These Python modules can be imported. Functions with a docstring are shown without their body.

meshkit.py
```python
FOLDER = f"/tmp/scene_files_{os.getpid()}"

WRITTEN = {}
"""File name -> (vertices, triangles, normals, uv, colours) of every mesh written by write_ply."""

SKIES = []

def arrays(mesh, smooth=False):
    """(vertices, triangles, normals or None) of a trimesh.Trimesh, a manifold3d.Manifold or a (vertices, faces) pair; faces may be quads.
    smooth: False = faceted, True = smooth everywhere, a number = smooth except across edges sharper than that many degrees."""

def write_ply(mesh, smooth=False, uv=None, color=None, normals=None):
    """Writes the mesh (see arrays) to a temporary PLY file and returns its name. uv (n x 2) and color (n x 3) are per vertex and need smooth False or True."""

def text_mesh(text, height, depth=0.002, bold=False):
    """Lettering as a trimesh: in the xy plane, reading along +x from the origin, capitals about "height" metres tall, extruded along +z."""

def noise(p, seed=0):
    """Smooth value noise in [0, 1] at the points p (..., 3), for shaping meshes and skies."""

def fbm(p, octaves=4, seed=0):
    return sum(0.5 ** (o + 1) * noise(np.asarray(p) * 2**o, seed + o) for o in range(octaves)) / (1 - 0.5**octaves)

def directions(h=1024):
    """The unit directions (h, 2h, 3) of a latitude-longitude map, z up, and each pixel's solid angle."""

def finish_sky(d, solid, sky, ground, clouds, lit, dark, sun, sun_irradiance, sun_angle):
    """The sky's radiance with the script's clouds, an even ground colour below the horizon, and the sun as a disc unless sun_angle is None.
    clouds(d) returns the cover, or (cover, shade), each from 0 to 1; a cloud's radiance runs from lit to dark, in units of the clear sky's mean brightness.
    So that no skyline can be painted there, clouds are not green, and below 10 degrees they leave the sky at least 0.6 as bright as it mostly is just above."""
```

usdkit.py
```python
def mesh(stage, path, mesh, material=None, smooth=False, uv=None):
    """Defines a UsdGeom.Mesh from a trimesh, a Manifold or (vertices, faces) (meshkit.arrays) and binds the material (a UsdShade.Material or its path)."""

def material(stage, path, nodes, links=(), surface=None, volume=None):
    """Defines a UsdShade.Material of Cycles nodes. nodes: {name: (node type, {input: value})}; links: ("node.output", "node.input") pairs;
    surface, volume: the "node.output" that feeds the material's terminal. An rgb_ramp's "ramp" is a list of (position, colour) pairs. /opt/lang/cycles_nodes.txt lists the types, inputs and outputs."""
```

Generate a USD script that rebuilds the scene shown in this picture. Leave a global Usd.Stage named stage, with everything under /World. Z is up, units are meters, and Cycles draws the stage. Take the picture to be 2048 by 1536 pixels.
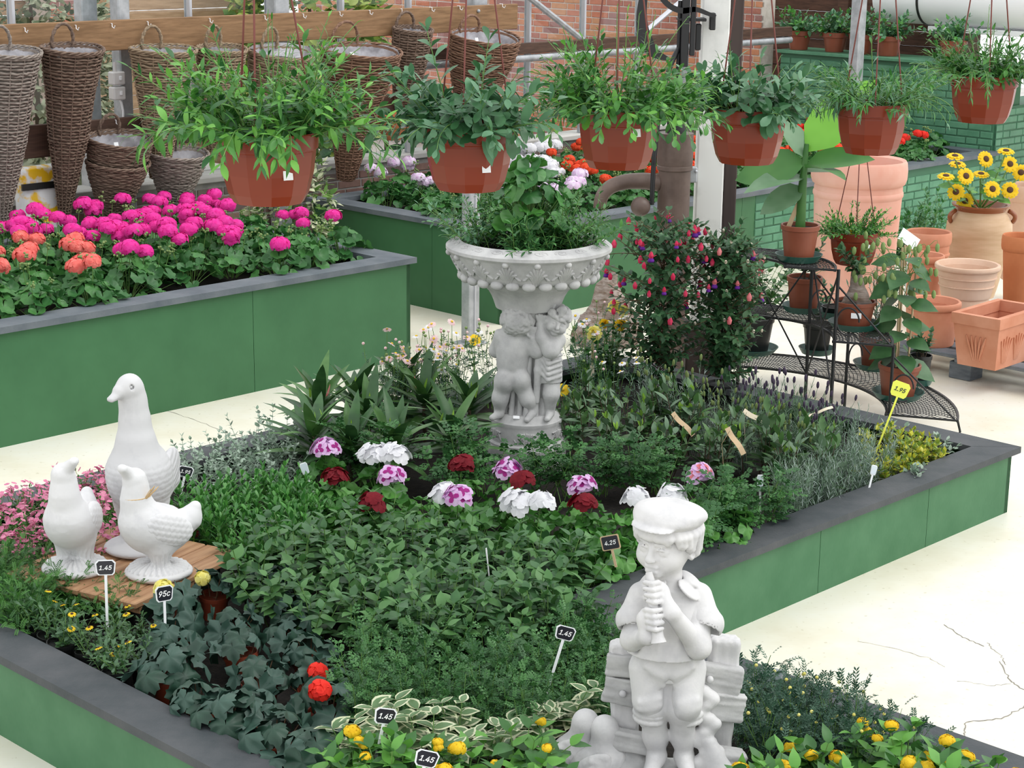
import math
import random
import numpy as np
import trimesh
from shapely.geometry import Polygon, Point
import meshkit
import usdkit
from pxr import Gf, Sdf, Usd, UsdGeom, UsdLux, UsdShade, Vt

stage = Usd.Stage.CreateInMemory()
UsdGeom.SetStageUpAxis(stage, "Z")
UsdGeom.SetStageMetersPerUnit(stage, 1.0)
UsdGeom.Xform.Define(stage, "/World")
UsdGeom.Scope.Define(stage, "/World/Looks")

# ------------------------------------------------------------------ camera, light, exposure
FPX, PITCH, ROLL, EYE = 3705.87, 0.252553, 0.0128066, np.array([0.0, 0.0, 2.6])
_cp, _sp = math.cos(PITCH), math.sin(PITCH)
FWD = np.array([0, _cp, -_sp])
_r0, _u0 = np.array([1.0, 0, 0]), np.array([0, _sp, _cp])
RIGHT = _r0 * math.cos(ROLL) + _u0 * math.sin(ROLL)
UPV = -_r0 * math.sin(ROLL) + _u0 * math.cos(ROLL)
cam = UsdGeom.Camera.Define(stage, "/World/camera")
cam.AddTransformOp().Set(Gf.Matrix4d(*RIGHT, 0, *UPV, 0, *(-FWD), 0, *EYE, 1))
cam.CreateHorizontalApertureAttr(36.0)
cam.CreateVerticalApertureAttr(27.0)
cam.CreateFocalLengthAttr(36.0 * FPX / 2048)
cam.CreateClippingRangeAttr(Gf.Vec2f(0.1, 500))
cam.CreateExposureAttr(-0.6)

dome = UsdLux.DomeLight.Define(stage, "/World/sky_light")
dome.CreateIntensityAttr(0.66)
dome.CreateColorAttr(Gf.Vec3f(0.97, 0.985, 1.0))
sun = UsdLux.DistantLight.Define(stage, "/World/hazy_sun")
sun.CreateIntensityAttr(1.65)
sun.CreateAngleAttr(38.0)
sun.CreateColorAttr(Gf.Vec3f(1.0, 0.985, 0.95))
_sd = Gf.Vec3d(0.62, -0.12, 0.80).GetNormalized()          # towards the light: high, from the right
sun.AddTransformOp().Set(Gf.Matrix4d().SetRotate(Gf.Rotation(Gf.Vec3d(0, 0, 1), _sd)))

# the beds lie square to one another; A runs away to the right, B away to the left
AZ = 0.766559
A3 = np.array([math.sin(AZ), math.cos(AZ), 0.0])
B3 = np.array([-math.cos(AZ), math.sin(AZ), 0.0])
ROT_A = math.atan2(A3[1], A3[0])


def W(a, b, z=0.0):
    return A3 * a + B3 * b + np.array([0, 0, z])


def ray(x, y):
    return FWD * FPX + RIGHT * (x - 1024) - UPV * (y - 768)


def at(x, y, z=0.0):
    """Layout helper: the point of the horizontal plane at height z seen at a pixel of the photograph."""
    d = ray(x, y)
    return EYE + d * (z - EYE[2]) / d[2]


def at_b(x, y, b):
    d = ray(x, y)
    return EYE + d * (b / (d @ B3))


def at_a(x, y, a):
    d = ray(x, y)
    return EYE + d * (a / (d @ A3))


def ab(p):
    return float(p @ A3), float(p @ B3)


# ------------------------------------------------------------------ scene helpers
USED = {}


def fresh(parent, name):
    k = (parent, name)
    n = USED.get(k, 0)
    USED[k] = n + 1
    return f"{parent}/{name}" + (f"_{n:03d}" if n else "")


def tag(prim, label=None, cat=None, group=None, kind=None):
    for k, v in (("label", label), ("category", cat), ("group", group), ("kind", kind)):
        if v:
            prim.SetCustomDataByKey(k, v)
    return prim


def place(x, loc=(0, 0, 0), rotz=0.0, scale=1.0, tilt=(0, 0)):
    x.AddTranslateOp().Set(Gf.Vec3d(*map(float, loc)))
    x.AddRotateXYZOp().Set(Gf.Vec3f(math.degrees(tilt[0]), math.degrees(tilt[1]), math.degrees(rotz)))
    s = scale if np.ndim(scale) else (scale,) * 3
    x.AddScaleOp().Set(Gf.Vec3f(*map(float, s)))


def thing(name, label, cat, loc=(0, 0, 0), rotz=0.0, group=None, scale=1.0, tilt=(0, 0), kind=None):
    x = UsdGeom.Xform.Define(stage, fresh("/World", name))
    place(x, loc, rotz, scale, tilt)
    return tag(x.GetPrim(), label, cat, group, kind)


def dup(root, loc, rotz=0.0, label=None, group=None, scale=1.0, tilt=(0, 0), name=None):
    was = root.GetCustomData()
    nm = name or root.GetName().rstrip("0123456789").rstrip("_")
    r = thing(nm, label or was["label"], was["category"], loc, rotz, group or was.get("group"), scale, tilt)
    r.GetReferences().AddInternalReference(root.GetPath())
    r.SetInstanceable(True)
    return r


def normals_of(v, f):
    n = np.zeros_like(v)
    c = np.cross(v[f[:, 1]] - v[f[:, 0]], v[f[:, 2]] - v[f[:, 0]])
    for k in range(3):
        np.add.at(n, f[:, k], c)
    l = np.linalg.norm(n, axis=1, keepdims=True)
    return np.where(l > 1e-12, n / np.maximum(l, 1e-12), [0, 0, 1.0])


def raw_mesh(path, v, f, m, n=None):
    g = UsdGeom.Mesh.Define(stage, path)
    g.CreatePointsAttr(Vt.Vec3fArray.FromNumpy(np.ascontiguousarray(v, np.float32)))
    g.CreateFaceVertexCountsAttr(Vt.IntArray.FromNumpy(np.full(len(f), 3, np.int32)))
    g.CreateFaceVertexIndicesAttr(Vt.IntArray.FromNumpy(np.ascontiguousarray(f, np.int32).ravel()))
    g.CreateSubdivisionSchemeAttr("none")
    if n is not None:
        g.CreateNormalsAttr(Vt.Vec3fArray.FromNumpy(np.ascontiguousarray(n, np.float32)))
        g.SetNormalsInterpolation("vertex")
    UsdShade.MaterialBindingAPI.Apply(g.GetPrim()).Bind(m)
    return g.GetPrim()


def obj(name, mesh, m, parent=None, smooth=False, label=None, kind=None, cat=None, group=None):
    """One mesh: a part under parent, or a thing of its own under /World."""
    path = fresh(str(parent.GetPath()) if parent else "/World", name)
    if smooth is False or smooth is True:
        if isinstance(mesh, tuple):
            v, f = np.asarray(mesh[0], float), np.asarray(mesh[1], int)
        else:
            v, f = np.array(mesh.vertices), np.array(mesh.faces)
        p = raw_mesh(path, v, f, m, normals_of(v, f) if smooth else None)
    else:
        p = usdkit.mesh(stage, path, mesh, m, smooth=smooth).GetPrim()
    return tag(p, label, cat, group, kind)


def cat_m(ms):
    """Joins (v, f) pairs."""
    vs, fs, n = [], [], 0
    for m in ms:
        v, f = m if isinstance(m, tuple) else (np.array(m.vertices), np.array(m.faces))
        if len(v) == 0:
            continue
        vs.append(v)
        fs.append(np.asarray(f) + n)
        n += len(v)
    return np.vstack(vs), np.vstack(fs)


def rz(a):
    c, s = math.cos(a), math.sin(a)
    return np.array([[c, -s, 0], [s, c, 0], [0, 0, 1.0]])


def rx(a):
    c, s = math.cos(a), math.sin(a)
    return np.array([[1.0, 0, 0], [0, c, -s], [0, s, c]])


def ry(a):
    c, s = math.cos(a), math.sin(a)
    return np.array([[c, 0, s], [0, 1.0, 0], [-s, 0, c]])


def xf(m, R=None, t=(0, 0, 0), s=1.0):
    v, f = m if isinstance(m, tuple) else (np.array(m.vertices), np.array(m.faces))
    v = v * s
    if R is not None:
        v = v @ np.asarray(R).T
    return v + np.asarray(t, float), f


def bbox(lo, hi, bevel=0.0):
    """A box between two corners, its edges chamfered."""
    lo, hi = np.minimum(lo, hi).astype(float), np.maximum(lo, hi).astype(float)
    if bevel <= 0:
        m = trimesh.creation.box(hi - lo)
        return np.array(m.vertices) + (lo + hi) / 2, np.array(m.faces)
    h = (hi - lo) / 2
    c = min(bevel, *(h * 0.9))
    pts = []
    for sx in (-1, 1):
        for sy in (-1, 1):
            for sz in (-1, 1):
                s = np.array([sx, sy, sz])
                for k in range(3):
                    q = h - c
                    q[k] = h[k]
                    pts.append(s * q)
    m = trimesh.convex.convex_hull(np.array(pts))
    return np.array(m.vertices) + (lo + hi) / 2, np.array(m.faces)


def oriented(m):
    """Bed coordinates (a, b, z) to world."""
    v, f = m
    return np.outer(v[:, 0], A3) + np.outer(v[:, 1], B3) + np.outer(v[:, 2], [0, 0, 1.0]), f


def abox(a0, a1, b0, b1, z0, z1, bevel=0.0):
    return oriented(bbox((a0, b0, z0), (a1, b1, z1), bevel))


def lathe(prof, n=48, a0=0.0, a1=2 * math.pi, rfun=None):
    """Revolves (r, z) pairs."""
    prof = np.asarray(prof, float)
    full = abs(a1 - a0 - 2 * math.pi) < 1e-9
    ang = np.linspace(a0, a1, n, endpoint=not full)
    k = len(prof)
    r = np.repeat(prof[None, :, 0], n, 0)
    if rfun is not None:
        r = r * rfun(ang)[:, None]
    v = np.stack([r * np.cos(ang)[:, None], r * np.sin(ang)[:, None], np.repeat(prof[None, :, 1], n, 0)], -1).reshape(-1, 3)
    f = []
    for i in range(n if full else n - 1):
        j = (i + 1) % n
        for q in range(k - 1):
            a, b, c, d = i * k + q, j * k + q, j * k + q + 1, i * k + q + 1
            if prof[q, 0] > 1e-9:
                f.append((a, b, c))
            if prof[q + 1, 0] > 1e-9:
                f.append((a, c, d))
    return v, np.array(f)


def tube(path, r, n=6, caps=True, flat=1.0):
    p = np.asarray(path, float)
    r = np.broadcast_to(r, (len(p),)).astype(float)
    t = np.gradient(p, axis=0)
    t /= np.linalg.norm(t, axis=1, keepdims=True) + 1e-12
    a = np.zeros_like(p)
    up = np.array([0, 0, 1.0]) if abs(t[0, 2]) < 0.9 else np.array([1.0, 0, 0])
    for i in range(len(p)):
        x = up - t[i] * (up @ t[i])
        x /= np.linalg.norm(x) + 1e-12
        a[i] = x
        up = x
    b = np.cross(t, a)
    g = np.arange(n) * 2 * math.pi / n
    v = p[:, None] + r[:, None, None] * (np.cos(g)[None, :, None] * a[:, None] * flat + np.sin(g)[None, :, None] * b[:, None])
    i, j = np.meshgrid(np.arange(len(p) - 1), np.arange(n), indexing="ij")
    q = np.stack([i * n + j, i * n + (j + 1) % n, (i + 1) * n + (j + 1) % n, (i + 1) * n + j], -1).reshape(-1, 4)
    f = np.vstack([q[:, [0, 1, 2]], q[:, [0, 2, 3]]])
    v = v.reshape(-1, 3)
    if caps:
        m = len(v)
        v = np.vstack([v, p[0], p[-1]])
        e = (len(p) - 1) * n
        f = np.vstack([f, [(m, (k + 1) % n, k) for k in range(n)], [(m + 1, e + k, e + (k + 1) % n) for k in range(n)]])
    return v, f


def bez(p0, p1, p2, n=8):
    t = np.linspace(0, 1, n)[:, None]
    return (1 - t) ** 2 * np.asarray(p0, float) + 2 * t * (1 - t) * np.asarray(p1, float) + t * t * np.asarray(p2, float)


def ico(r, c=(0, 0, 0), sub=2):
    m = trimesh.creation.icosphere(sub, 1.0)
    return np.array(m.vertices) * r + np.asarray(c, float), np.array(m.faces)


def extrude(pts, d):
    m = trimesh.creation.extrude_polygon(Polygon(pts), d, engine="earcut")
    return np.array(m.vertices), np.array(m.faces)


# ------------------------------------------------------------------ signed distance sculpting
class Field:
    def __init__(self, lo, hi, h):
        self.h, self.lo = h, np.asarray(lo, float)
        n = np.ceil((np.asarray(hi) - self.lo) / h).astype(int) + 1
        self.ax = [self.lo[k] + h * np.arange(n[k]) for k in range(3)]
        self.D = np.full(n, 0.05, np.float32)

    def _sub(self, lo, hi, pad):
        s = []
        for k in range(3):
            i0 = int(np.clip(math.floor((lo[k] - pad - self.lo[k]) / self.h), 0, self.D.shape[k]))
            i1 = int(np.clip(math.ceil((hi[k] + pad - self.lo[k]) / self.h) + 1, 0, self.D.shape[k]))
            s.append(slice(i0, i1))
        return tuple(s), np.meshgrid(self.ax[0][s[0]], self.ax[1][s[1]], self.ax[2][s[2]], indexing="ij")

    def add(self, prim, k=0.0):
        fn, lo, hi = prim
        s, g = self._sub(lo, hi, max(3 * self.h, 1.2 * k, 0.02))
        if 0 in self.D[s].shape:
            return self
        d, D = fn(*g).astype(np.float32), self.D[s]
        if k > 0:
            t = np.maximum(k - np.abs(d - D), 0) / k
            self.D[s] = np.minimum(d, D) - t * t * k * 0.25
        else:
            self.D[s] = np.minimum(d, D)
        return self

    def cut(self, prim, k=0.0):
        fn, lo, hi = prim
        s, g = self._sub(lo, hi, max(3 * self.h, 1.2 * k))
        d, D = -fn(*g).astype(np.float32), self.D[s]
        if k > 0:
            t = np.maximum(k - np.abs(d - D), 0) / k
            self.D[s] = np.maximum(d, D) + t * t * k * 0.25
        else:
            self.D[s] = np.maximum(d, D)
        return self

    def mesh(self):
        """Surface nets."""
        D = self.D
        n = np.array(D.shape)
        c = n - 1
        acc = np.zeros((*c, 3), np.float32)
        cnt = np.zeros(c, np.float32)
        corner = lambda o: D[o[0]:o[0] + c[0], o[1]:o[1] + c[1], o[2]:o[2] + c[2]]
        for k in range(3):
            for u in (0, 1):
                for w in (0, 1):
                    o = [0, 0, 0]
                    o[(k + 1) % 3], o[(k + 2) % 3] = u, w
                    e = list(o)
                    e[k] = 1
                    d0, d1 = corner(o), corner(e)
                    x = (d0 < 0) != (d1 < 0)
                    t = np.where(x, d0 / np.where(x, d0 - d1, 1), 0)
                    for q in range(3):
                        acc[..., q] += np.where(x, t if q == k else o[q], 0)
                    cnt += x
        on = cnt > 0
        idx = -np.ones(c, int)
        idx[on] = np.arange(on.sum())
        ijk = np.argwhere(on)
        v = self.lo + (ijk + acc[on] / cnt[on][:, None]) * self.h
        fs = []
        for k in range(3):
            a, b = (k + 1) % 3, (k + 2) % 3
            sl = [slice(1, -1)] * 3
            sl[k] = slice(0, -1)
            nx = [slice(1, -1)] * 3
            nx[k] = slice(1, None)
            s0, s1 = D[tuple(sl)] < 0, D[tuple(nx)] < 0
            for flip, mask in ((False, s0 & ~s1), (True, ~s0 & s1)):
                q = np.argwhere(mask)
                if not len(q):
                    continue
                base = q.copy()
                base[:, a] += 1
                base[:, b] += 1
                def cell(da, db):
                    z = base.copy()
                    z[:, a] -= da
                    z[:, b] -= db
                    return idx[z[:, 0], z[:, 1], z[:, 2]]
                p00, p10, p11, p01 = cell(1, 1), cell(0, 1), cell(0, 0), cell(1, 0)
                quad = np.stack([p00, p10, p11, p01], 1)
                if flip:
                    quad = quad[:, ::-1]
                fs += [quad[:, [0, 1, 2]], quad[:, [0, 2, 3]]]
        f = np.vstack(fs)
        f = f[(f >= 0).all(1)]
        return v, f


def s_ell(c, r, R=None):
    c, r = np.asarray(c, float), np.asarray(r, float)
    m = r.max() if R is not None else r

    def fn(x, y, z):
        p = np.stack([x - c[0], y - c[1], z - c[2]], -1)
        if R is not None:
            p = p @ np.asarray(R)
        k0 = np.linalg.norm(p / r, axis=-1)
        k1 = np.linalg.norm(p / (r * r), axis=-1)
        return k0 * (k0 - 1) / np.maximum(k1, 1e-9)
    return fn, c - m, c + m


def s_cone(p, q, r1, r2):
    p, q = np.asarray(p, float), np.asarray(q, float)
    d = q - p
    l2 = d @ d + 1e-12
    m = max(r1, r2)

    def fn(x, y, z):
        t = np.clip(((x - p[0]) * d[0] + (y - p[1]) * d[1] + (z - p[2]) * d[2]) / l2, 0, 1)
        return np.sqrt((x - p[0] - d[0] * t) ** 2 + (y - p[1] - d[1] * t) ** 2 + (z - p[2] - d[2] * t) ** 2) - (r1 + (r2 - r1) * t)
    return fn, np.minimum(p, q) - m, np.maximum(p, q) + m


def s_box(c, h, r=0.0, R=None):
    c, h = np.asarray(c, float), np.asarray(h, float)
    m = np.linalg.norm(h) if R is not None else h

    def fn(x, y, z):
        p = np.stack([x - c[0], y - c[1], z - c[2]], -1)
        if R is not None:
            p = p @ np.asarray(R)
        q = np.abs(p) - (h - r)
        return np.linalg.norm(np.maximum(q, 0), axis=-1) + np.minimum(q.max(-1), 0) - r
    return fn, c - m, c + m


def s_prof(zs, rxs, rys, cx=None, cy=None):
    """A vertical solid of elliptical sections."""
    zs = np.asarray(zs, float)
    cx = np.zeros(len(zs)) if cx is None else np.asarray(cx, float)
    cy = np.zeros(len(zs)) if cy is None else np.asarray(cy, float)

    def fn(x, y, z):
        a, b = np.interp(z, zs, rxs), np.interp(z, zs, rys)
        u, w = x - np.interp(z, zs, cx), y - np.interp(z, zs, cy)
        d = (np.sqrt((u / a) ** 2 + (w / b) ** 2) - 1) * np.minimum(a, b)
        return np.maximum(d, np.maximum(zs[0] - z, z - zs[-1]))
    m, k = max(rxs), max(rys)
    return fn, np.array([cx.min() - m, cy.min() - k, zs[0]]), np.array([cx.max() + m, cy.max() + k, zs[-1]])


def soften(m, n=6):
    t = trimesh.Trimesh(m[0], m[1], process=False)
    trimesh.smoothing.filter_taubin(t, lamb=0.5, nu=0.53, iterations=n)
    return np.array(t.vertices), np.array(t.faces)


def s_path(field, pts, radii, k):
    for p, q, r1, r2 in zip(pts[:-1], pts[1:], radii[:-1], radii[1:]):
        field.add(s_cone(p, q, r1, r2), k)


# ------------------------------------------------------------------ materials
def mat(name, nodes, links, surface):
    return usdkit.material(stage, f"/World/Looks/{name}", nodes, links, surface=surface)


def plain(name, col, rough=0.5, spec=0.5, **kw):
    return mat(name, {"p": ("principled_bsdf", {"base_color": col, "roughness": rough, "specular_ior_level": spec, **kw})}, [], "p.BSDF")


def noisy(name, c1, c2, scale=6.0, rough=0.6, detail=4, spec=0.4, bump=0.0, bscale=60.0, stretch=(1, 1, 1), lo=0.35, hi=0.65, obj=False, **kw):
    nodes = {
        "g": ("texture_coordinate", {}) if obj else ("geometry", {}),
        "mp": ("mapping", {"scale": stretch}),
        "n": ("noise_texture", {"scale": scale, "detail": detail, "roughness": 0.6}),
        "r": ("rgb_ramp", {"ramp": [(lo, c1), (hi, c2)]}),
        "p": ("principled_bsdf", {"roughness": rough, "specular_ior_level": spec, **kw}),
    }
    links = [("g.object" if obj else "g.position", "mp.vector"), ("mp.vector", "n.vector"), ("n.fac", "r.fac"), ("r.color", "p.base_color")]
    if bump:
        nodes["bn"] = ("noise_texture", {"scale": bscale, "detail": 4})
        nodes["b"] = ("bump", {"strength": bump, "distance": 0.004})
        links += [("mp.vector", "bn.vector"), ("bn.fac", "b.height"), ("b.normal", "p.normal")]
    return mat(name, nodes, links, "p.BSDF")


def leafy(name, c1, c2, scale=18.0, rough=0.42, trans=0.22, spec=0.45):
    c1, c2 = np.array(c1), np.array(c2)
    return mat(name, {
        "g": ("geometry", {}),
        "n": ("noise_texture", {"scale": scale, "detail": 2}),
        "r": ("rgb_ramp", {"ramp": [(0.32, c1), (0.68, c2)]}),
        "p": ("principled_bsdf", {"roughness": rough, "specular_ior_level": spec}),
        "t": ("translucent_bsdf", {}),
        "m": ("mix_closure", {"fac": trans}),
    }, [("g.position", "n.vector"), ("n.fac", "r.fac"), ("r.color", "p.base_color"), ("r.color", "t.color"),
        ("p.BSDF", "m.closure1"), ("t.BSDF", "m.closure2")], "m.closure")


def petaly(name, c, c2=None, trans=0.3):
    return leafy(name, c, c2 or tuple(np.array(c) * 0.85), scale=40, rough=0.6, trans=trans, spec=0.2)


def srgb(r, g, b):
    x = np.array([r, g, b]) / 255.0
    return tuple(np.where(x <= 0.04045, x / 12.92, ((x + 0.055) / 1.055) ** 2.4))


M = {}
M["panel"] = noisy("green_panel", (0.040, 0.135, 0.056), (0.050, 0.160, 0.068), 3.0, 0.5, bump=0.08, bscale=90)
M["panel_old"] = noisy("green_panel_worn", (0.042, 0.148, 0.064), (0.062, 0.18, 0.085), 5.0, 0.55, bump=0.1, bscale=70)
M["cap"] = noisy("slate_cap", (0.04, 0.05, 0.056), (0.08, 0.085, 0.092), 5.0, 0.62, stretch=(1, 1, 1), bump=0.25, bscale=120, lo=0.3, hi=0.7)
M["cap_light"] = noisy("slate_cap_pale", (0.085, 0.105, 0.125), (0.15, 0.17, 0.19), 5.0, 0.55, bump=0.2, bscale=120, lo=0.3, hi=0.7)
M["soil"] = noisy("dark_soil", (0.006, 0.005, 0.004), (0.022, 0.017, 0.013), 40, 0.95, bump=0.8, bscale=90)
M["stone"] = noisy("white_stone", (0.50, 0.50, 0.515), (0.66, 0.655, 0.655), 9.0, 0.7, detail=8, bump=0.12, bscale=150, lo=0.28, hi=0.55, obj=True)
M["stone_grey"] = noisy("grey_stone", (0.37, 0.37, 0.375), (0.53, 0.53, 0.525), 10.0, 0.75, detail=8, bump=0.15, bscale=150, lo=0.3, hi=0.6, obj=True)
M["goose"] = noisy("goose_white", (0.54, 0.54, 0.56), (0.71, 0.71, 0.72), 6.0, 0.6, detail=9, bump=0.06, bscale=120, lo=0.22, hi=0.42, obj=True)
M["goose_old"] = noisy("goose_grey_white", (0.45, 0.45, 0.47), (0.60, 0.6, 0.61), 5.0, 0.65, detail=9, bump=0.06, bscale=120, lo=0.25, hi=0.5, obj=True)
M["deck"] = noisy("deck_wood", (0.33, 0.17, 0.085), (0.50, 0.30, 0.165), 4.0, 0.6, stretch=(1, 12, 12), detail=6, bump=0.1, bscale=20, obj=True)
M["hangpot"] = noisy("pot_plastic", (0.185, 0.027, 0.010), (0.21, 0.034, 0.014), 3, 0.3, spec=0.32)
M["pot"] = noisy("pot_brown", (0.22, 0.06, 0.032), (0.27, 0.078, 0.042), 5, 0.45)
M["pot_small"] = plain("pot_small_red", (0.23, 0.045, 0.02), 0.45)
M["terra"] = noisy("terracotta", (0.55, 0.22, 0.125), (0.66, 0.31, 0.20), 4, 0.75, detail=6, obj=True)
M["terra_pink"] = noisy("terracotta_pink", (0.72, 0.35, 0.265), (0.79, 0.48, 0.39), 2.5, 0.75, detail=5, obj=True)
M["terra_pale"] = noisy("terracotta_pale", (0.60, 0.40, 0.28), (0.72, 0.52, 0.40), 2.5, 0.7, detail=5, obj=True)
M["terra_orange"] = noisy("terracotta_orange", (0.50, 0.16, 0.06), (0.60, 0.22, 0.09), 4, 0.7, obj=True)
M["jar"] = noisy("jar_clay", (0.50, 0.33, 0.19), (0.62, 0.44, 0.29), 3.0, 0.5, stretch=(1, 1, 6), obj=True)
M["jar_rim"] = plain("jar_glaze", (0.26, 0.08, 0.03), 0.25)
M["black"] = plain("black_iron", (0.012, 0.012, 0.014), 0.45)
M["blackpot"] = plain("black_plastic", (0.012, 0.013, 0.013), 0.4)
M["saucer"] = plain("saucer_green", (0.012, 0.085, 0.065), 0.4)
M["steel"] = noisy("galvanised", (0.36, 0.38, 0.40), (0.50, 0.52, 0.545), 14, 0.5, metallic=0.35)
M["alu"] = plain("aluminium", (0.55, 0.56, 0.60), 0.42, metallic=0.4)
M["pump"] = noisy("pump_brown", (0.10, 0.068, 0.056), (0.15, 0.105, 0.088), 8, 0.45)
M["whitewood"] = noisy("white_paint", (0.62, 0.63, 0.61), (0.78, 0.78, 0.76), 5, 0.6, detail=6, lo=0.25, hi=0.45)
M["darkwood"] = noisy("dark_post", (0.03, 0.02, 0.018), (0.06, 0.042, 0.038), 8, 0.7, stretch=(1, 1, 0.1))
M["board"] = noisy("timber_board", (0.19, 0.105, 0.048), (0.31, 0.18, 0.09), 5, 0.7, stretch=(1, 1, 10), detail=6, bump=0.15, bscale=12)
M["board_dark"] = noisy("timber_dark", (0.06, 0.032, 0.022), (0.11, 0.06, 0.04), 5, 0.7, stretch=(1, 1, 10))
M["fence"] = noisy("fence_wood", (0.42, 0.26, 0.15), (0.58, 0.38, 0.24), 4, 0.75, stretch=(1, 1, 10))
M["shed"] = noisy("shed_wood", (0.07, 0.036, 0.024), (0.13, 0.065, 0.042), 6, 0.7, stretch=(1, 1, 8))
M["pallet"] = noisy("pallet_blue", (0.10, 0.12, 0.145), (0.20, 0.225, 0.25), 6, 0.75, stretch=(1, 1, 4))
M["foil"] = noisy("plastic_liner", (0.20, 0.19, 0.205), (0.46, 0.45, 0.48), 9, 0.25, detail=5, spec=0.6)
M["sticker"] = plain("white_sticker", (0.85, 0.86, 0.88), 0.5)
M["tag_white"] = plain("tag_white", (0.82, 0.84, 0.86), 0.4)
M["tag_black"] = plain("tag_black", (0.012, 0.012, 0.02), 0.35)
M["tag_blue"] = plain("tag_pale_blue", (0.60, 0.68, 0.74), 0.4)
M["tag_yellow"] = plain("tag_yellow", (0.82, 0.86, 0.10), 0.4)
M["ink"] = plain("ink_dark", (0.03, 0.05, 0.03), 0.5)
M["chalk"] = plain("chalk_white", (0.88, 0.88, 0.88), 0.6)
M["tag_tan"] = plain("tag_tan", (0.55, 0.40, 0.24), 0.6)
M["tag_cream"] = plain("tag_cream", (0.75, 0.66, 0.5), 0.6)
M["raffia"] = plain("raffia", (0.70, 0.50, 0.27), 0.7)
M["wire"] = plain("red_wire", (0.17, 0.04, 0.03), 0.45)
M["switch"] = plain("switch_grey", (0.62, 0.61, 0.6), 0.4)
M["fleece"] = plain("fleece_white", (0.85, 0.86, 0.87), 0.7)
M["fleece_end"] = plain("fleece_edge", (0.50, 0.52, 0.58), 0.7)
M["mortar"] = noisy("mortar", (0.55, 0.47, 0.42), (0.66, 0.58, 0.53), 20, 0.9)
M["mortar_grey"] = noisy("mortar_grey", (0.30, 0.29, 0.28), (0.40, 0.38, 0.36), 20, 0.9)
M["greenbrick"] = noisy("brick_green", (0.075, 0.22, 0.125), (0.11, 0.29, 0.175), 6, 0.45, bump=0.2, bscale=60)
M["greenmortar"] = plain("mortar_green", (0.04, 0.14, 0.075), 0.6)
for k_, c_ in enumerate([(0.56, 0.20, 0.12), (0.62, 0.25, 0.13), (0.46, 0.17, 0.125), (0.36, 0.17, 0.15), (0.60, 0.29, 0.16)]):
    M[f"brick{k_}"] = noisy(f"brick_{k_}", tuple(np.array(c_) * 0.85), c_, 18, 0.8)
for k_, c_ in enumerate([(0.26, 0.15, 0.13), (0.20, 0.15, 0.135), (0.30, 0.18, 0.15)]):
    M[f"oldbrick{k_}"] = noisy(f"oldbrick_{k_}", tuple(np.array(c_) * 0.8), c_, 18, 0.85)
M["driftwood"] = noisy("driftwood", (0.17, 0.11, 0.075), (0.42, 0.36, 0.33), 3, 0.8, stretch=(3, 3, 14), detail=7, bump=0.6, bscale=18, obj=True)
M["bag"] = noisy("printed_bag", (0.80, 0.80, 0.80), (0.86, 0.52, 0.02), 5, 0.25, lo=0.5, hi=0.56, obj=True)
M["paving"] = noisy("grey_paving", (0.42, 0.41, 0.39), (0.55, 0.53, 0.5), 3, 0.85)

# ------------------------------------------------------------------ floor and beds
def structure(prim):
    return tag(prim, kind="structure")


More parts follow.
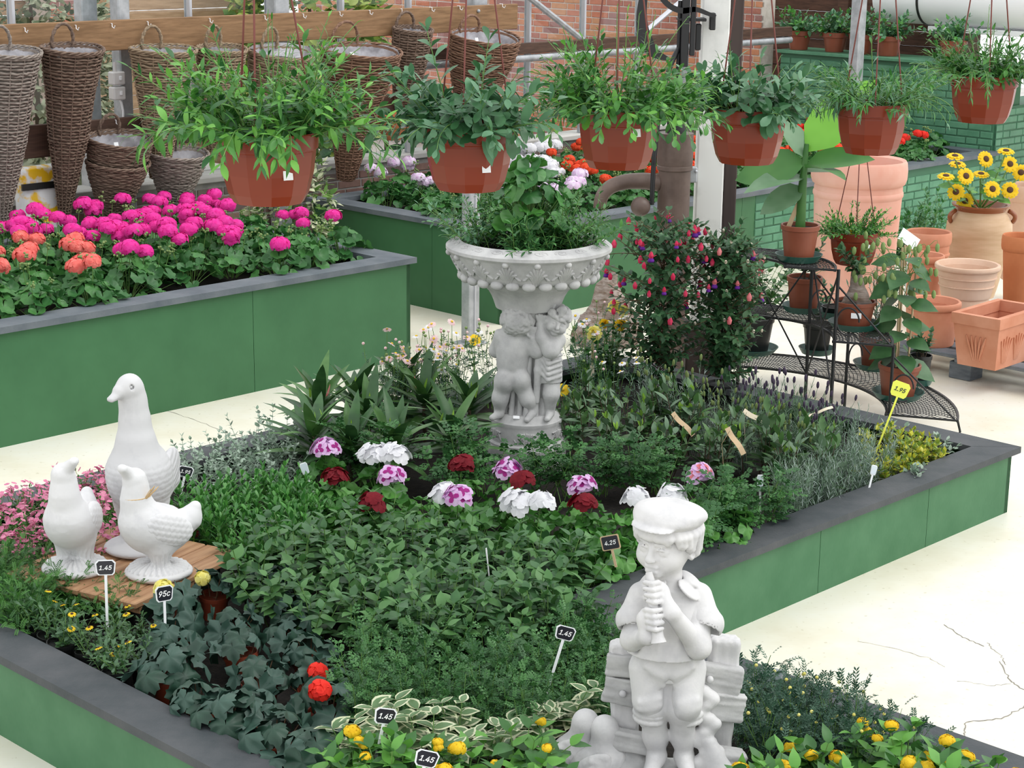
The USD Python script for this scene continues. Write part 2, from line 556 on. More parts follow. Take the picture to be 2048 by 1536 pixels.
M["floor"] = mat("cream_floor", {
    "g": ("geometry", {}),
    "n": ("noise_texture", {"scale": 1.3, "detail": 6, "roughness": 0.65}),
    "r": ("rgb_ramp", {"ramp": [(0.3, (0.74, 0.68, 0.53)), (0.5, (0.83, 0.79, 0.67)), (0.7, (0.86, 0.84, 0.77))]}),
    "n2": ("noise_texture", {"scale": 40, "detail": 4}),
    "r2": ("rgb_ramp", {"ramp": [(0.28, (0.80, 0.78, 0.72)), (0.36, (1, 1, 1))]}),
    "mx": ("mix_color", {"blend_type": "multiply", "fac": 1.0}),
    "p": ("principled_bsdf", {"roughness": 0.42, "specular_ior_level": 0.5}),
}, [("g.position", "n.vector"), ("n.fac", "r.fac"), ("g.position", "n2.vector"), ("n2.fac", "r2.fac"),
    ("r.color", "mx.a"), ("r2.color", "mx.b"), ("mx.result", "p.base_color")], "p.BSDF")

fl = tag(UsdGeom.Xform.Define(stage, fresh("/World", "floor")).GetPrim(), "cream painted concrete floor with hairline cracks", kind="structure")
obj("slab", abox(-6, 17.0, -8, 10.25, -0.15, 0.0), M["floor"], fl)
CR = plain("crack_dark", (0.27, 0.25, 0.22), 0.9)


def crack(pix, w=0.004):
    rng = np.random.default_rng(len(pix) + int(pix[0][0]))
    p = np.array([at(x, y, 0.0) for x, y in pix])
    q = []
    for i in range(len(p) - 1):
        for t in np.linspace(0, 1, 9)[:-1]:
            q.append(p[i] * (1 - t) + p[i + 1] * t + np.array([*rng.normal(0, 0.003, 2), 0]))
    q.append(p[-1])
    q = np.array(q)
    d = np.gradient(q, axis=0)
    n = np.stack([-d[:, 1], d[:, 0], 0 * d[:, 0]], 1)
    n /= np.linalg.norm(n, axis=1, keepdims=True)
    ww = 0.75 * w * rng.uniform(0.5, 1.2, len(q))[:, None]
    v = np.vstack([q + n * ww / 2, q - n * ww / 2]) + [0, 0, 0.0012]
    k = len(q)
    f = [(i, k + i, k + i + 1) for i in range(k - 1)] + [(i, k + i + 1, i + 1) for i in range(k - 1)]
    obj("crack", (v, np.array(f)), CR, fl)


crack([(1890, 1250), (1925, 1275), (1968, 1293)], 0.006)
crack([(1972, 1285), (2000, 1310), (2012, 1330)])
crack([(1998, 1322), (2020, 1362), (2048, 1380), (2075, 1395)], 0.006)
crack([(1918, 1362), (1980, 1372), (2022, 1368)], 0.003)
crack([(1930, 1472), (1930, 1445), (2004, 1438), (2050, 1412), (2075, 1404)], 0.006)
crack([(1715, 1282), (1800, 1300), (1860, 1318), (1890, 1334)], 0.003)
crack([(322, 818), (385, 838), (455, 866), (484, 872)], 0.004)


def planter(name, label, corners, top, wall_top, capw, over, capm, panel, joints, soil_z, skip=(), thick=0.03):
    """A raised bed: panelled sides, a mitred board on top, soil inside. corners: (a, b) of the wall's outer face, counter-clockwise."""
    t = thing(name, label, "planter")
    poly = Polygon(corners)
    out, inn = poly.buffer(over, join_style=2), poly.buffer(over - capw, join_style=2)
    oc = np.array(out.exterior.coords)[:-1]
    ic = np.array(inn.exterior.coords)[:-1]
    C = np.array(corners, float)
    o = np.array([oc[np.argmin(np.linalg.norm(oc - c, axis=1))] for c in C])
    i = np.array([ic[np.argmin(np.linalg.norm(ic - c, axis=1))] for c in C])
    n = len(C)
    for k in range(n):
        j = (k + 1) % n
        quad = np.array([o[k], o[j], i[j], i[k]])
        q = Polygon(quad).buffer(-0.0012, join_style=2)
        v, f = extrude(list(q.exterior.coords)[:-1], top - wall_top)
        obj("cap_board", oriented((v + [0, 0, wall_top], f)), capm, t)
        if k in skip:
            continue
        d = C[j] - C[k]
        L = np.linalg.norm(d)
        d /= L
        nrm = np.array([d[1], -d[0]])
        cuts = [0.0] + sorted(joints.get(k, [])) + [L]
        for s0, s1 in zip(cuts[:-1], cuts[1:]):
            p0, p1 = C[k] + d * (s0 + (0.0015 if s0 > 0 else 0)), C[k] + d * (s1 - (0.0015 if s1 < L else 0))
            ring = [p0, p1, p1 - nrm * thick, p0 - nrm * thick]
            v, f = extrude(ring, wall_top)
            obj("side_panel", oriented((v, f)), panel, t)
    ring = list(poly.buffer(-thick - 0.002, join_style=2).exterior.coords)[:-1]
    v, f = extrude(ring, soil_z - 0.02)
    obj("soil", oriented((v + [0, 0, 0.02], f)), M["soil"], t, kind="stuff")
    return t


BED = [(2.815, 1.25), (4.42, 1.25), (4.42, 3.875), (7.228, 3.875), (7.228, 6.31), (2.815, 6.31)]
SOIL = 0.215
jn = [ab(at_b(x, 1100, 3.875))[0] - 4.42 for x in (1640, 1850)]
jn += [jn[0] - (jn[1] - jn[0])]
planter("planter_bed", "low green central planter bed with dark slate-grey cap boards, holding the statues", BED, 0.305, 0.277, 0.16, 0.03,
        M["cap"], M["panel_old"], {2: [x for x in jn if x > 0.1], 5: [1.30, 2.52, 3.74], 4: [1.2, 2.4, 3.4]}, SOIL)
planter("planter_bed", "tall green planter bed of magenta geraniums under the hanging baskets",
        [(1.2, 7.832), (7.262, 7.832), (7.262, 9.95), (1.2, 9.95)], 0.605, 0.572, 0.17, 0.03, M["cap_light"], M["panel"], {0: [2.45, 4.9]}, 0.52)
far_bed = planter("planter_bed", "tall green planter bed of lilac, white and red geraniums behind the fountain bowl",
        [(8.29, 8.09), (14.36, 8.09), (14.36, 9.95), (8.29, 9.95)], 0.605, 0.572, 0.17, 0.03, M["cap_light"], M["panel"], {0: [2.5], 3: [1.22]}, 0.52)


# ------------------------------------------------------------------ brick walls
def brick_courses(length, z0, z1, off=0.0, bl=0.215, bh=0.052, j=0.011):
    """(s, z, length) of the bricks of a Flemish-like bond."""
    out, z, row = [], z0 + j, 0
    while z + bh <= z1 + 1e-6:
        s = -off - (0.5 * bl if row % 2 else 0.13 * (row % 3))
        k = row
        while s < length:
            w = bl if k % 3 else 0.102
            a, b = max(s, 0), min(s + w, length)
            if b - a > 0.03:
                out.append((a, z, b - a))
            s += w + j
            k += 1
        z += bh + j
        row += 1
    return out, bh


def brick_mesh(s, z, w, h, depth, rng):
    j = rng.uniform(-0.0015, 0.003)
    return bbox((s, -0.03, z), (s + w, depth + j, z + h), 0.004)


def brick_wall(prim, origin, along, outward, length, z0, z1, mats, mortar, seed, parts=300, near=None, thick=0.2, off=0.0):
    """Mortar body with bricks standing proud; the nearest ones are parts, the rest one mesh of stuff. origin, along, outward in bed coordinates."""
    rng = np.random.default_rng(seed)
    al, ou = np.array(along, float), np.array(outward, float)

    def put(m):
        v, f = m
        ab_ = np.asarray(origin) + np.outer(v[:, 0], al) + np.outer(v[:, 1], ou)
        det = al[0] * ou[1] - al[1] * ou[0]
        return oriented((np.column_stack([ab_, v[:, 2]]), f if det > 0 else f[:, ::-1]))
    obj("mortar_bed", put(bbox((0, -thick, z0), (length, 0, z1))), mortar, prim)
    bs, bh = brick_courses(length, z0, z1, off)
    rank = sorted(range(len(bs)), key=(lambda i: near(*bs[i])) if near else (lambda i: i))
    rest = {}
    for q, i in enumerate(rank):
        s, z, w = bs[i]
        m = put(brick_mesh(s, z, w, bh, 0.006, rng))
        mm = mats[int(rng.integers(len(mats)))]
        if q < parts:
            obj("brick", m, mm, prim)
        else:
            rest.setdefault(mm.GetPath(), []).append((m, mm))
    for lst in rest.values():
        obj("brickwork", cat_m([m for m, _ in lst]), lst[0][1], prim, kind="stuff")


wb = tag(UsdGeom.Xform.Define(stage, fresh("/World", "wall_back")).GetPrim(), "orange red brick house wall seen through the greenhouse frame", kind="structure")
bm = [M["brick0"], M["brick1"], M["brick2"], M["brick3"], M["brick4"], M["brick0"]]
# along -B from b = 17.2 to b = 10.5; looks towards -A
brick_wall(wb, (14.25, 17.3), (0, -1), (-1, 0), 6.75, 0.0, 2.5, bm, M["mortar"], 5,
           near=lambda s, z, w: 0 if (1.2 < s < 7.4 and 0.75 < z < 1.78) else 10 + abs(z - 1.2) + abs(s - 4))
wbx = tag(UsdGeom.Xform.Define(stage, fresh("/World", "wall_left")).GetPrim(), "low weathered brick plinth under the greenhouse glazing", kind="structure")
om = [M["oldbrick0"], M["oldbrick1"], M["oldbrick2"]]
brick_wall(wbx, (3.5, 10.28), (1, 0), (0, -1), 10.7, 0.0, 0.74, om, M["mortar_grey"], 6,
           near=lambda s, z, w: 0 if z > 0.45 and 2.4 < s < 7 else 5 + s)
obj("sill", abox(3.5, 14.2, 10.23, 10.5, 0.74, 0.78, 0.005), M["paving"], wbx)
wr = tag(UsdGeom.Xform.Define(stage, fresh("/World", "wall_right")).GetPrim(), "green painted brick wall with potted plants along its top", kind="structure")
gm = [M["greenbrick"]]
brick_wall(wr, (14.4, 10.42), (0, -1), (-1, 0), 2.27, 0.0, 1.30, gm, M["greenmortar"], 7, thick=0.42)
obj("coping", abox(14.36, 14.84, 8.12, 10.45, 1.30, 1.33, 0.004), M["greenbrick"], wr)
wr2 = tag(UsdGeom.Xform.Define(stage, fresh("/World", "wall_right")).GetPrim(), "green painted brick wall standing behind the sunflower jar", kind="structure")
brick_wall(wr2, (14.42, 8.13), (1, 0), (0, -1), 2.6, 0.0, 0.97, gm, M["greenmortar"], 8, thick=0.4)
# the red geranium bed's side is brick where it is painted green
brick_wall(far_bed, (10.95, 8.088), (1, 0), (0, -1), 3.42, 0.0, 0.565, gm, M["greenmortar"], 9, thick=0.01)

# ------------------------------------------------------------------ greenhouse side: mullions, panes, posts, boards
PANE = mat("clear_pane", {"t": ("transparent_bsdf", {"color": (0.97, 0.985, 0.985)}), "g": ("glossy_bsdf", {"roughness": 0.02, "color": (0.9, 0.9, 0.9)}),
                          "f": ("layer_weight", {"blend": 0.5}), "w": ("math", {"math_type": "power", "value2": 4.0}), "x": ("math", {"math_type": "multiply_add", "value2": 0.35, "value3": 0.02}), "m": ("mix_closure", {})},
           [("f.facing", "w.value1"), ("w.value", "x.value1"), ("x.value", "m.fac"), ("t.BSDF", "m.closure1"), ("g.BSDF", "m.closure2")], "m.closure")
mull = [5.55, 6.218, 6.983, 7.554, 8.232, 8.892, 9.552, 10.2, 10.846, 11.498, 12.199, 12.85, 13.5, 14.15]
for k in range(len(mull) - 1):
    a0, a1 = mull[k], mull[k + 1]
    w = tag(UsdGeom.Xform.Define(stage, f"/World/window_{k + 1}").GetPrim(), "tall greenhouse window bay with a grey aluminium bar", kind="structure")
    if 0.5 < a1 - a0:
        obj("mullion", abox(a0 - 0.011, a0 + 0.011, 10.29, 10.35, 0.78, 3.4, 0.003), M["alu"], w)
        obj("glazing_bar", abox(a0 - 0.017, a0 + 0.017, 10.335, 10.345, 0.78, 3.4), M["steel"], w)
    obj("pane", abox(a0 + 0.012, a1 - 0.012, 10.318, 10.322, 0.78, 3.4), PANE, w)
for a, b, w_, lab in ((ab(at_b(171, 20, 10.46))[0], 10.46, 0.12, "pale blue-grey steel column behind the tall wicker cones"), (6.93, 10.2, 0.09, "grey steel post that carries the two switch boxes"),
                      (8.22, 10.2, 0.13, "wide white-grey steel column behind the lined baskets"), (10.15, 10.2, 0.15, "grey steel column behind the right end of the basket board")):
    t = thing("greenhouse_column", lab, "column")
    obj("shaft", abox(a - w_ / 2, a + w_ / 2, b - 0.05, b + 0.05, 0, 3.4, 0.008), M["steel"], t)
    obj("foot_plate", abox(a - w_ / 2 - 0.04, a + w_ / 2 + 0.04, b - 0.09, b + 0.09, 0, 0.012), M["steel"], t)
t = thing("greenhouse_rail", "grey steel rail with a brown board on top crossing the far windows", "rail")
obj("pipe", tube([W(9.0, 10.18, 1.44), W(14.2, 10.18, 1.44)], 0.03, 12), M["steel"], t, smooth=40)
obj("timber_strip", abox(9.6, 14.2, 10.16, 10.2, 1.475, 1.56, 0.004), M["board_dark"], t)
t = thing("diagonal_brace", "dark grey diagonal brace sloping down to the right before the bricks", "brace")
obj("strut", tube([at_b(1040, -20, 10.22), at_b(1200, 108, 10.22)], 0.026, 8), M["steel"], t, smooth=40)
obj("bolt", ico(0.022, at_b(1196, 105, 10.19)), M["steel"], t, smooth=True)
t = thing("diagonal_brace", "pale diagonal brace sloping down to the left beside the iron scroll", "brace")
obj("strut", tube([at_b(1365, 0, 10.22), at_b(1262, 88, 10.22)], 0.022, 8), M["alu"], t, smooth=40)
obj("bolt", ico(0.02, at_b(1264, 86, 10.19)), M["steel"], t, smooth=True)


def hook(p, parent):
    b = p - B3 * 0.012
    obj("hook", tube(np.array([p + B3 * 0.02, b, b + [0, 0, -0.02], b - B3 * 0.02 + [0, 0, -0.028], b - B3 * 0.03 + [0, 0, -0.012]]), 0.003, 5), M["sticker"], parent)


bd = thing("timber_board", "long brown timber board with hooks that the upper wicker baskets hang from", "board")
obj("plank", abox(2.0, 10.45, 10.05, 10.09, 1.683, 1.872, 0.004), M["board"], bd)
for x in (48, 150, 222, 294, 418, 528, 605, 678, 738, 802, 862, 918, 1003):
    hook(at_b(x, 58 - 0.05 * x, 10.05), bd)
obj("bolt", ico(0.014, at_b(957, 22, 10.045)), M["steel"], bd, smooth=True)
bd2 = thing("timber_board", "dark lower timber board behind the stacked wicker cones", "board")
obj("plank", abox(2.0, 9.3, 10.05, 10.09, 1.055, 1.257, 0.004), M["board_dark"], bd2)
hook(at_b(230, 240, 10.05), bd2)
hook(at_b(350, 236, 10.05), bd2)

# ------------------------------------------------------------------ outside the greenhouse
g_ = abox(-8, 26, 10.5, 34, -0.06, 0.0)
structure(obj("ground", g_, M["paving"]))
fc = thing("plank_fence", "weathered brown plank fence beyond the greenhouse at far left", "fence")
rng = np.random.default_rng(3)
for k in range(21):
    z = 0.05 + k * 0.118
    for a0 in (3.2, 6.9):
        if a0 > 6 and False:
            continue
        v, f = bbox((a0, 13.4 + rng.uniform(-0.006, 0.006), z), (a0 + 3.66, 13.44, z + 0.112), 0.004)
        obj("plank", oriented((v, f)), M["fence"], fc)
for a in (3.2, 6.86, 10.55):
    obj("post", abox(a - 0.06, a + 0.06, 13.44, 13.56, 0, 2.6, 0.006), M["fence"], fc)
pil = thing("brick_pillar", "narrow brick pillar in front of the plank fence behind the switch boxes", "pillar")
brick_wall(pil, (8.18, 13.0), (1, 0), (0, -1), 0.42, 0.0, 2.6, bm, M["mortar"], 11, thick=0.35)
st = thing("stone_stack", "low stack of grey paving stones lying outside behind the switch boxes", "paving stone")
for k in range(5):
    obj("stone", abox(7.95 + rng.uniform(-.04, .04), 9.2 + rng.uniform(-.04, .04), 12.0, 12.5, 0.11 * k, 0.11 * k + 0.1, 0.01), M["oldbrick1"] if k % 2 else M["paving"], st)
sw = at_b(231, 170, 10.13)
for k, (dz, lab) in enumerate(((0.045, "upper grey switch box on the greenhouse post"), (-0.05, "lower grey switch box on the greenhouse post"))):
    t = thing("switch_box", lab, "switch box", sw + [0, 0, dz], ROT_A)
    obj("housing", bbox((-0.045, -0.05, -0.042), (0.045, 0.02, 0.042), 0.008), M["switch"], t)
    obj("toggle", bbox((-0.006, -0.062, -0.012), (0.012, -0.048, 0.016), 0.003), M["tag_white"], t)
    if k == 1:
        obj("cable", tube(bez((0.02, -0.01, -0.04), (0.07, -0.02, -0.14), (0.0, 0.0, -0.3), 10), 0.008, 6), M["sticker"], t, smooth=True)
    else:
        obj("cable", tube([(0, 0, 0.04), (0.0, 0, 0.1)], 0.012, 6), M["switch"], t, smooth=True)
t = thing("printed_bag", "white and yellow plastic bag of potting soil between the two tall wicker cones", "bag", at_b(82, 385, 10.135) * [1, 1, 0], ROT_A)
fb = Field((-0.24, -0.13, 0), (0.24, 0.13, 1.12), 0.02)
fb.add(s_box((0, 0, 0.5), (0.17, 0.06, 0.5), 0.05)).add(s_ell((0.03, -0.02, 0.6), (0.15, 0.08, 0.3)), 0.05)
v, f = fb.mesh()
v += 0.012 * (meshkit.fbm(v * 14, 3, 4)[:, None] - 0.5)
obj("sack", (v, f), M["bag"], t, smooth=True)
obj("strap", bbox((-0.18, -0.085, 0.86), (0.18, -0.07, 0.9)), M["blackpot"], t)

# post between the beds
t = thing("steel_post", "galvanised steel post on the floor between the green beds, below a hanging pot", "post", W(7.78, 7.86), ROT_A)
obj("channel", bbox((-0.045, -0.045, 0.0), (0.045, 0.03, 1.2), 0.006), M["steel"], t)
obj("flange", bbox((-0.006, -0.053, 0.0), (0.006, -0.04, 1.2), 0.002), M["alu"], t)
obj("base_plate", bbox((-0.08, -0.08, 0), (0.08, 0.07, 0.012), 0.003), M["steel"], t)

# ------------------------------------------------------------------ old pump on a white post, dark post
P0 = at(1404, 768, 0.0)
rgt = np.array([1.0, 0, 0])
awy = np.array([0, 1.0, 0])
t = thing("greenhouse_post", "white painted wooden post that carries the old pump", "post", P0)
obj("shaft", bbox((-0.075, 0.0, 0), (0.075, 0.13, 3.1), 0.008), M["whitewood"], t)
t = thing("greenhouse_post", "dark brown wooden post right behind the white post", "post", P0)
obj("shaft", bbox((0.077, 0.02, 0), (0.15, 0.14, 3.1), 0.006), M["darkwood"], t)
obj("foot", bbox((-0.1, -0.02, 0), (0.16, 0.16, 0.35), 0.01), M["darkwood"], t)
py = lambda p: P0[2] + (at_b(1400, p, ab(P0)[1])[2])
yy = P0[1]


def pz(y):
    d = ray(1400, y)
    return (EYE + d * (yy / d[1]))[2]


def px(x):
    d = ray(x, 400)
    return (EYE + d * (yy / d[1]))[0] - P0[0]


t = thing("water_pump", "brown cast-iron hand pump strapped to the white post", "pump", P0)
c = np.array([px(1344), -0.10, 0])
zt = pz(262)
R_ = 0.088
obj("barrel", xf(lathe([(0, 0), (R_ * 1.15, 0), (R_ * 1.15, 0.04), (R_, 0.06), (R_, pz(330)), (R_ * 1.04, pz(329)), (R_ * 1.1, pz(322)), (R_ * 1.12, pz(300)), (R_ * 1.1, zt), (0, zt)], 32), None, c), M["pump"], t, smooth=35)
obj("collar", xf(lathe([(R_ * 1.03, pz(336)), (R_ * 1.1, pz(334)), (R_ * 1.1, pz(327)), (R_ * 1.03, pz(325))], 32), None, c), M["pump"], t, smooth=35)
obj("neck", xf(lathe([(0.05, zt), (0.05, zt + 0.12), (0.012, zt + 0.14), (0.012, zt + 0.7), (0, zt + 0.7)], 20), None, c), M["black"], t, smooth=35)
sp = np.array([[px(1318), -0.10, pz(362)], [px(1285), -0.11, pz(357)], [px(1245), -0.13, pz(358)], [px(1215), -0.15, pz(368)], [px(1200), -0.16, pz(385)], [px(1196), -0.16, pz(410)]])
tt = np.linspace(0, 1, 24)
sp = np.column_stack([np.interp(tt, np.linspace(0, 1, 6), sp[:, k]) for k in range(3)])
for _ in range(3):
    sp[1:-1] = (sp[:-2] + 2 * sp[1:-1] + sp[2:]) / 4
obj("spout", tube(sp, np.linspace(0.048, 0.034, 24), 16), M["pump"], t, smooth=True)
hx = px(1299)
obj("handle_rod", tube([(hx, -0.22, pz(318)), (hx - 0.004, -0.22, pz(398))], 0.013, 8), M["black"], t, smooth=True)
obj("handle_lever", tube(bez((hx, -0.22, pz(320)), (hx + 0.02, -0.2, pz(150)), (c[0], -0.1, zt + 0.45), 14), 0.014, 8), M["black"], t, smooth=True)
obj("handle_ball", ico(0.053, (px(1276), -0.22, pz(402)), 3), M["pump"], t, smooth=True)
obj("ball_pin", tube([(px(1276), -0.22, pz(402)), (hx, -0.22, pz(392))], 0.012, 6), M["black"], t)
br = bbox((px(1366), -0.055, pz(363)), (px(1391), 0.0, pz(332)), 0.006)
obj("bracket", br, M["steel"], t)
obj("bracket_bolt", ico(0.009, (px(1388), -0.058, pz(340)), 1), M["alu"], t, smooth=True)
# black scrolled ironwork at the head of the pump
ir = thing("iron_scroll", "black wrought-iron scroll and lever fixed to the white post above the pump", "ironwork", P0)


def band(pix, w0, w1, y=-0.05, th=0.012):
    q = np.array([(px(x), y, pz(yv)) for x, yv in pix])
    k = 26
    u = np.linspace(0, 1, k)
    s = np.linspace(0, 1, len(q))
    q = np.column_stack([np.interp(u, s, q[:, i]) for i in range(3)])
    for _ in range(4):
        q[1:-1] = (q[:-2] + 2 * q[1:-1] + q[2:]) / 4
    d = np.gradient(q, axis=0)
    n = np.column_stack([-d[:, 2], 0 * d[:, 0], d[:, 0]])
    n /= np.linalg.norm(n, axis=1, keepdims=True)
    w = np.interp(u, np.linspace(0, 1, 3), [w0, w1, w0 * 0.6])[:, None] / 2
    a, b = q + n * w, q - n * w
    o = np.array([0, th, 0])
    v = np.vstack([a, b, a + o, b + o])
    f = []
    for i in range(k - 1):
        f += [(i, i + 1, k + i + 1), (i, k + i + 1, k + i), (2 * k + i, 3 * k + i + 1, 2 * k + i + 1), (2 * k + i, 3 * k + i, 3 * k + i + 1),
              (i, 2 * k + i + 1, i + 1), (i, 2 * k + i, 2 * k + i + 1), (k + i, k + i + 1, 3 * k + i + 1), (k + i, 3 * k + i + 1, 3 * k + i)]
    return v, np.array(f)


obj("scroll", band([(1272, -40), (1264, 20), (1268, 60), (1282, 92), (1300, 104), (1318, 110)], 0.035, 0.075, y=-0.30), M["black"], ir)
obj("lever", band([(1302, -12), (1318, 8), (1336, 18), (1352, 20), (1372, 14), (1395, 24), (1412, 30)], 0.03, 0.03, y=-0.14), M["black"], ir)
obj("upright", bbox((px(1347), -0.14, pz(130)), (px(1362), -0.10, pz(-60)), 0.004), M["black"], ir)
obj("upright", bbox((px(1364), -0.14, pz(108)), (px(1374), -0.10, pz(-60)), 0.004), M["black"], ir)
obj("hanger", bbox((px(1376), -0.09, pz(98)), (px(1387), -0.03, pz(46)), 0.004), M["black"], ir)
obj("hanger", bbox((px(1403), -0.09, pz(58)), (px(1414), -0.03, pz(24)), 0.004), M["black"], ir)
obj("tie_bar", bbox((px(1340), -0.13, pz(40)), (px(1395), 0.0, pz(34)), 0.003), M["black"], ir)

# ------------------------------------------------------------------ behind the green walls at the right
sh = thing("slatted_screen", "dark brown slatted wooden screen behind the green wall", "screen")
for k in range(19):
    obj("slat", abox(15.35 + 0.008 * (k % 2), 15.42, 9.3, 11.75, 0.02 + k * 0.135, 0.02 + k * 0.135 + 0.13, 0.006), M["shed"], sh)
obj("post", abox(15.28, 15.42, 11.6, 11.75, 0, 2.6, 0.006), M["shed"], sh)
obj("post", abox(15.28, 15.42, 10.3, 10.42, 0, 2.6, 0.006), M["shed"], sh)
t = thing("steel_column", "grey galvanised column rising out of the far geranium bed", "column")
cc = at_b(1700, 330, 9.2)
aa, _b = ab(cc)
obj("shaft", abox(aa - 0.05, aa + 0.05, 9.15, 9.25, 0.5, 3.2, 0.008), M["steel"], t)
obj("base_plate", abox(aa - 0.09, aa + 0.09, 9.11, 9.29, 0.5, 0.53, 0.004), M["steel"], t)
ro = thing("fleece_roll", "thick white roll of fleece film with a spiral end, at top right", "roll")
ra, rr = 15.0, 0.235
rc = at_a(1772, -8, ra)
b_end = ab(rc)[1]
v, f = lathe([(0, 0), (rr * 0.3, 0.0), (rr - 0.01, 0), (rr, 0.012), (rr, 4.2), (0, 4.2)], 56)
v = np.column_stack([v[:, 1], -v[:, 2], v[:, 0]])
obj("roll", oriented((v + [ra, b_end, rc[2]], f)), M["fleece"], ro, smooth=35)
for k in range(8):
    r0 = rr * (0.22 + 0.095 * k)
    ang = np.linspace(0, 2 * math.pi, 34)
    q = np.column_stack([ra + r0 * np.cos(ang) * (1 + 0.02 * np.sin(3 * ang + k)), np.full(34, b_end + 0.004), rc[2] + r0 * np.sin(ang) * (1 + 0.03 * np.cos(2 * ang + k))])
    v, f = tube(q, 0.0045, 5, caps=False)
    obj("spiral_edge", oriented((v, f)), M["fleece_end"], ro)
ang = np.linspace(0, 2 * math.pi, 40)
q = np.column_stack([ra + (rr + 0.002) * np.cos(ang), np.full(40, b_end - 0.48), rc[2] + (rr + 0.002) * np.sin(ang)])
obj("strap", oriented(tube(q, 0.012, 6, caps=False)), M["blackpot"], ro, smooth=True)
t = thing("roll_shelf", "white board under the fleece roll on the green wall", "shelf")
zs_ = rc[2] - rr
obj("board", abox(14.86, 15.3, b_end - 4.2, b_end - 0.55, zs_ - 0.05, zs_ - 0.005, 0.004), M["fleece"], t)
for q_ in (0.8, 2.4):
    obj("support", abox(14.95, 15.2, b_end - q_ - 0.1, b_end - q_, 0, zs_ - 0.05, 0.004), M["shed"], t)
t = obj("yellow_crate", cat_m([abox(15.0, 15.4, 7.45, 7.95, 0.97, 1.0), abox(15.0, 15.02, 7.45, 7.95, 1.0, 1.2), abox(15.38, 15.4, 7.45, 7.95, 1.0, 1.2),
                               abox(15.02, 15.38, 7.45, 7.47, 1.0, 1.2), abox(15.02, 15.38, 7.93, 7.95, 1.0, 1.2)]), plain("yellow_plastic", (0.75, 0.55, 0.05), 0.4),
        label="yellow crate standing on the green wall behind the rightmost hanging pot", cat="crate")

# ------------------------------------------------------------------ statues
def grain(v, f, axis, amp=0.004, freq=70, seed=0):
    """Carves wood grain along one axis of a mesh."""
    s = np.full(3, freq)
    s[axis] = freq * 0.06
    n = normals_of(v, f)
    return v + n * (amp * (meshkit.fbm(v * s, 3, seed)[:, None] - 0.55)), f


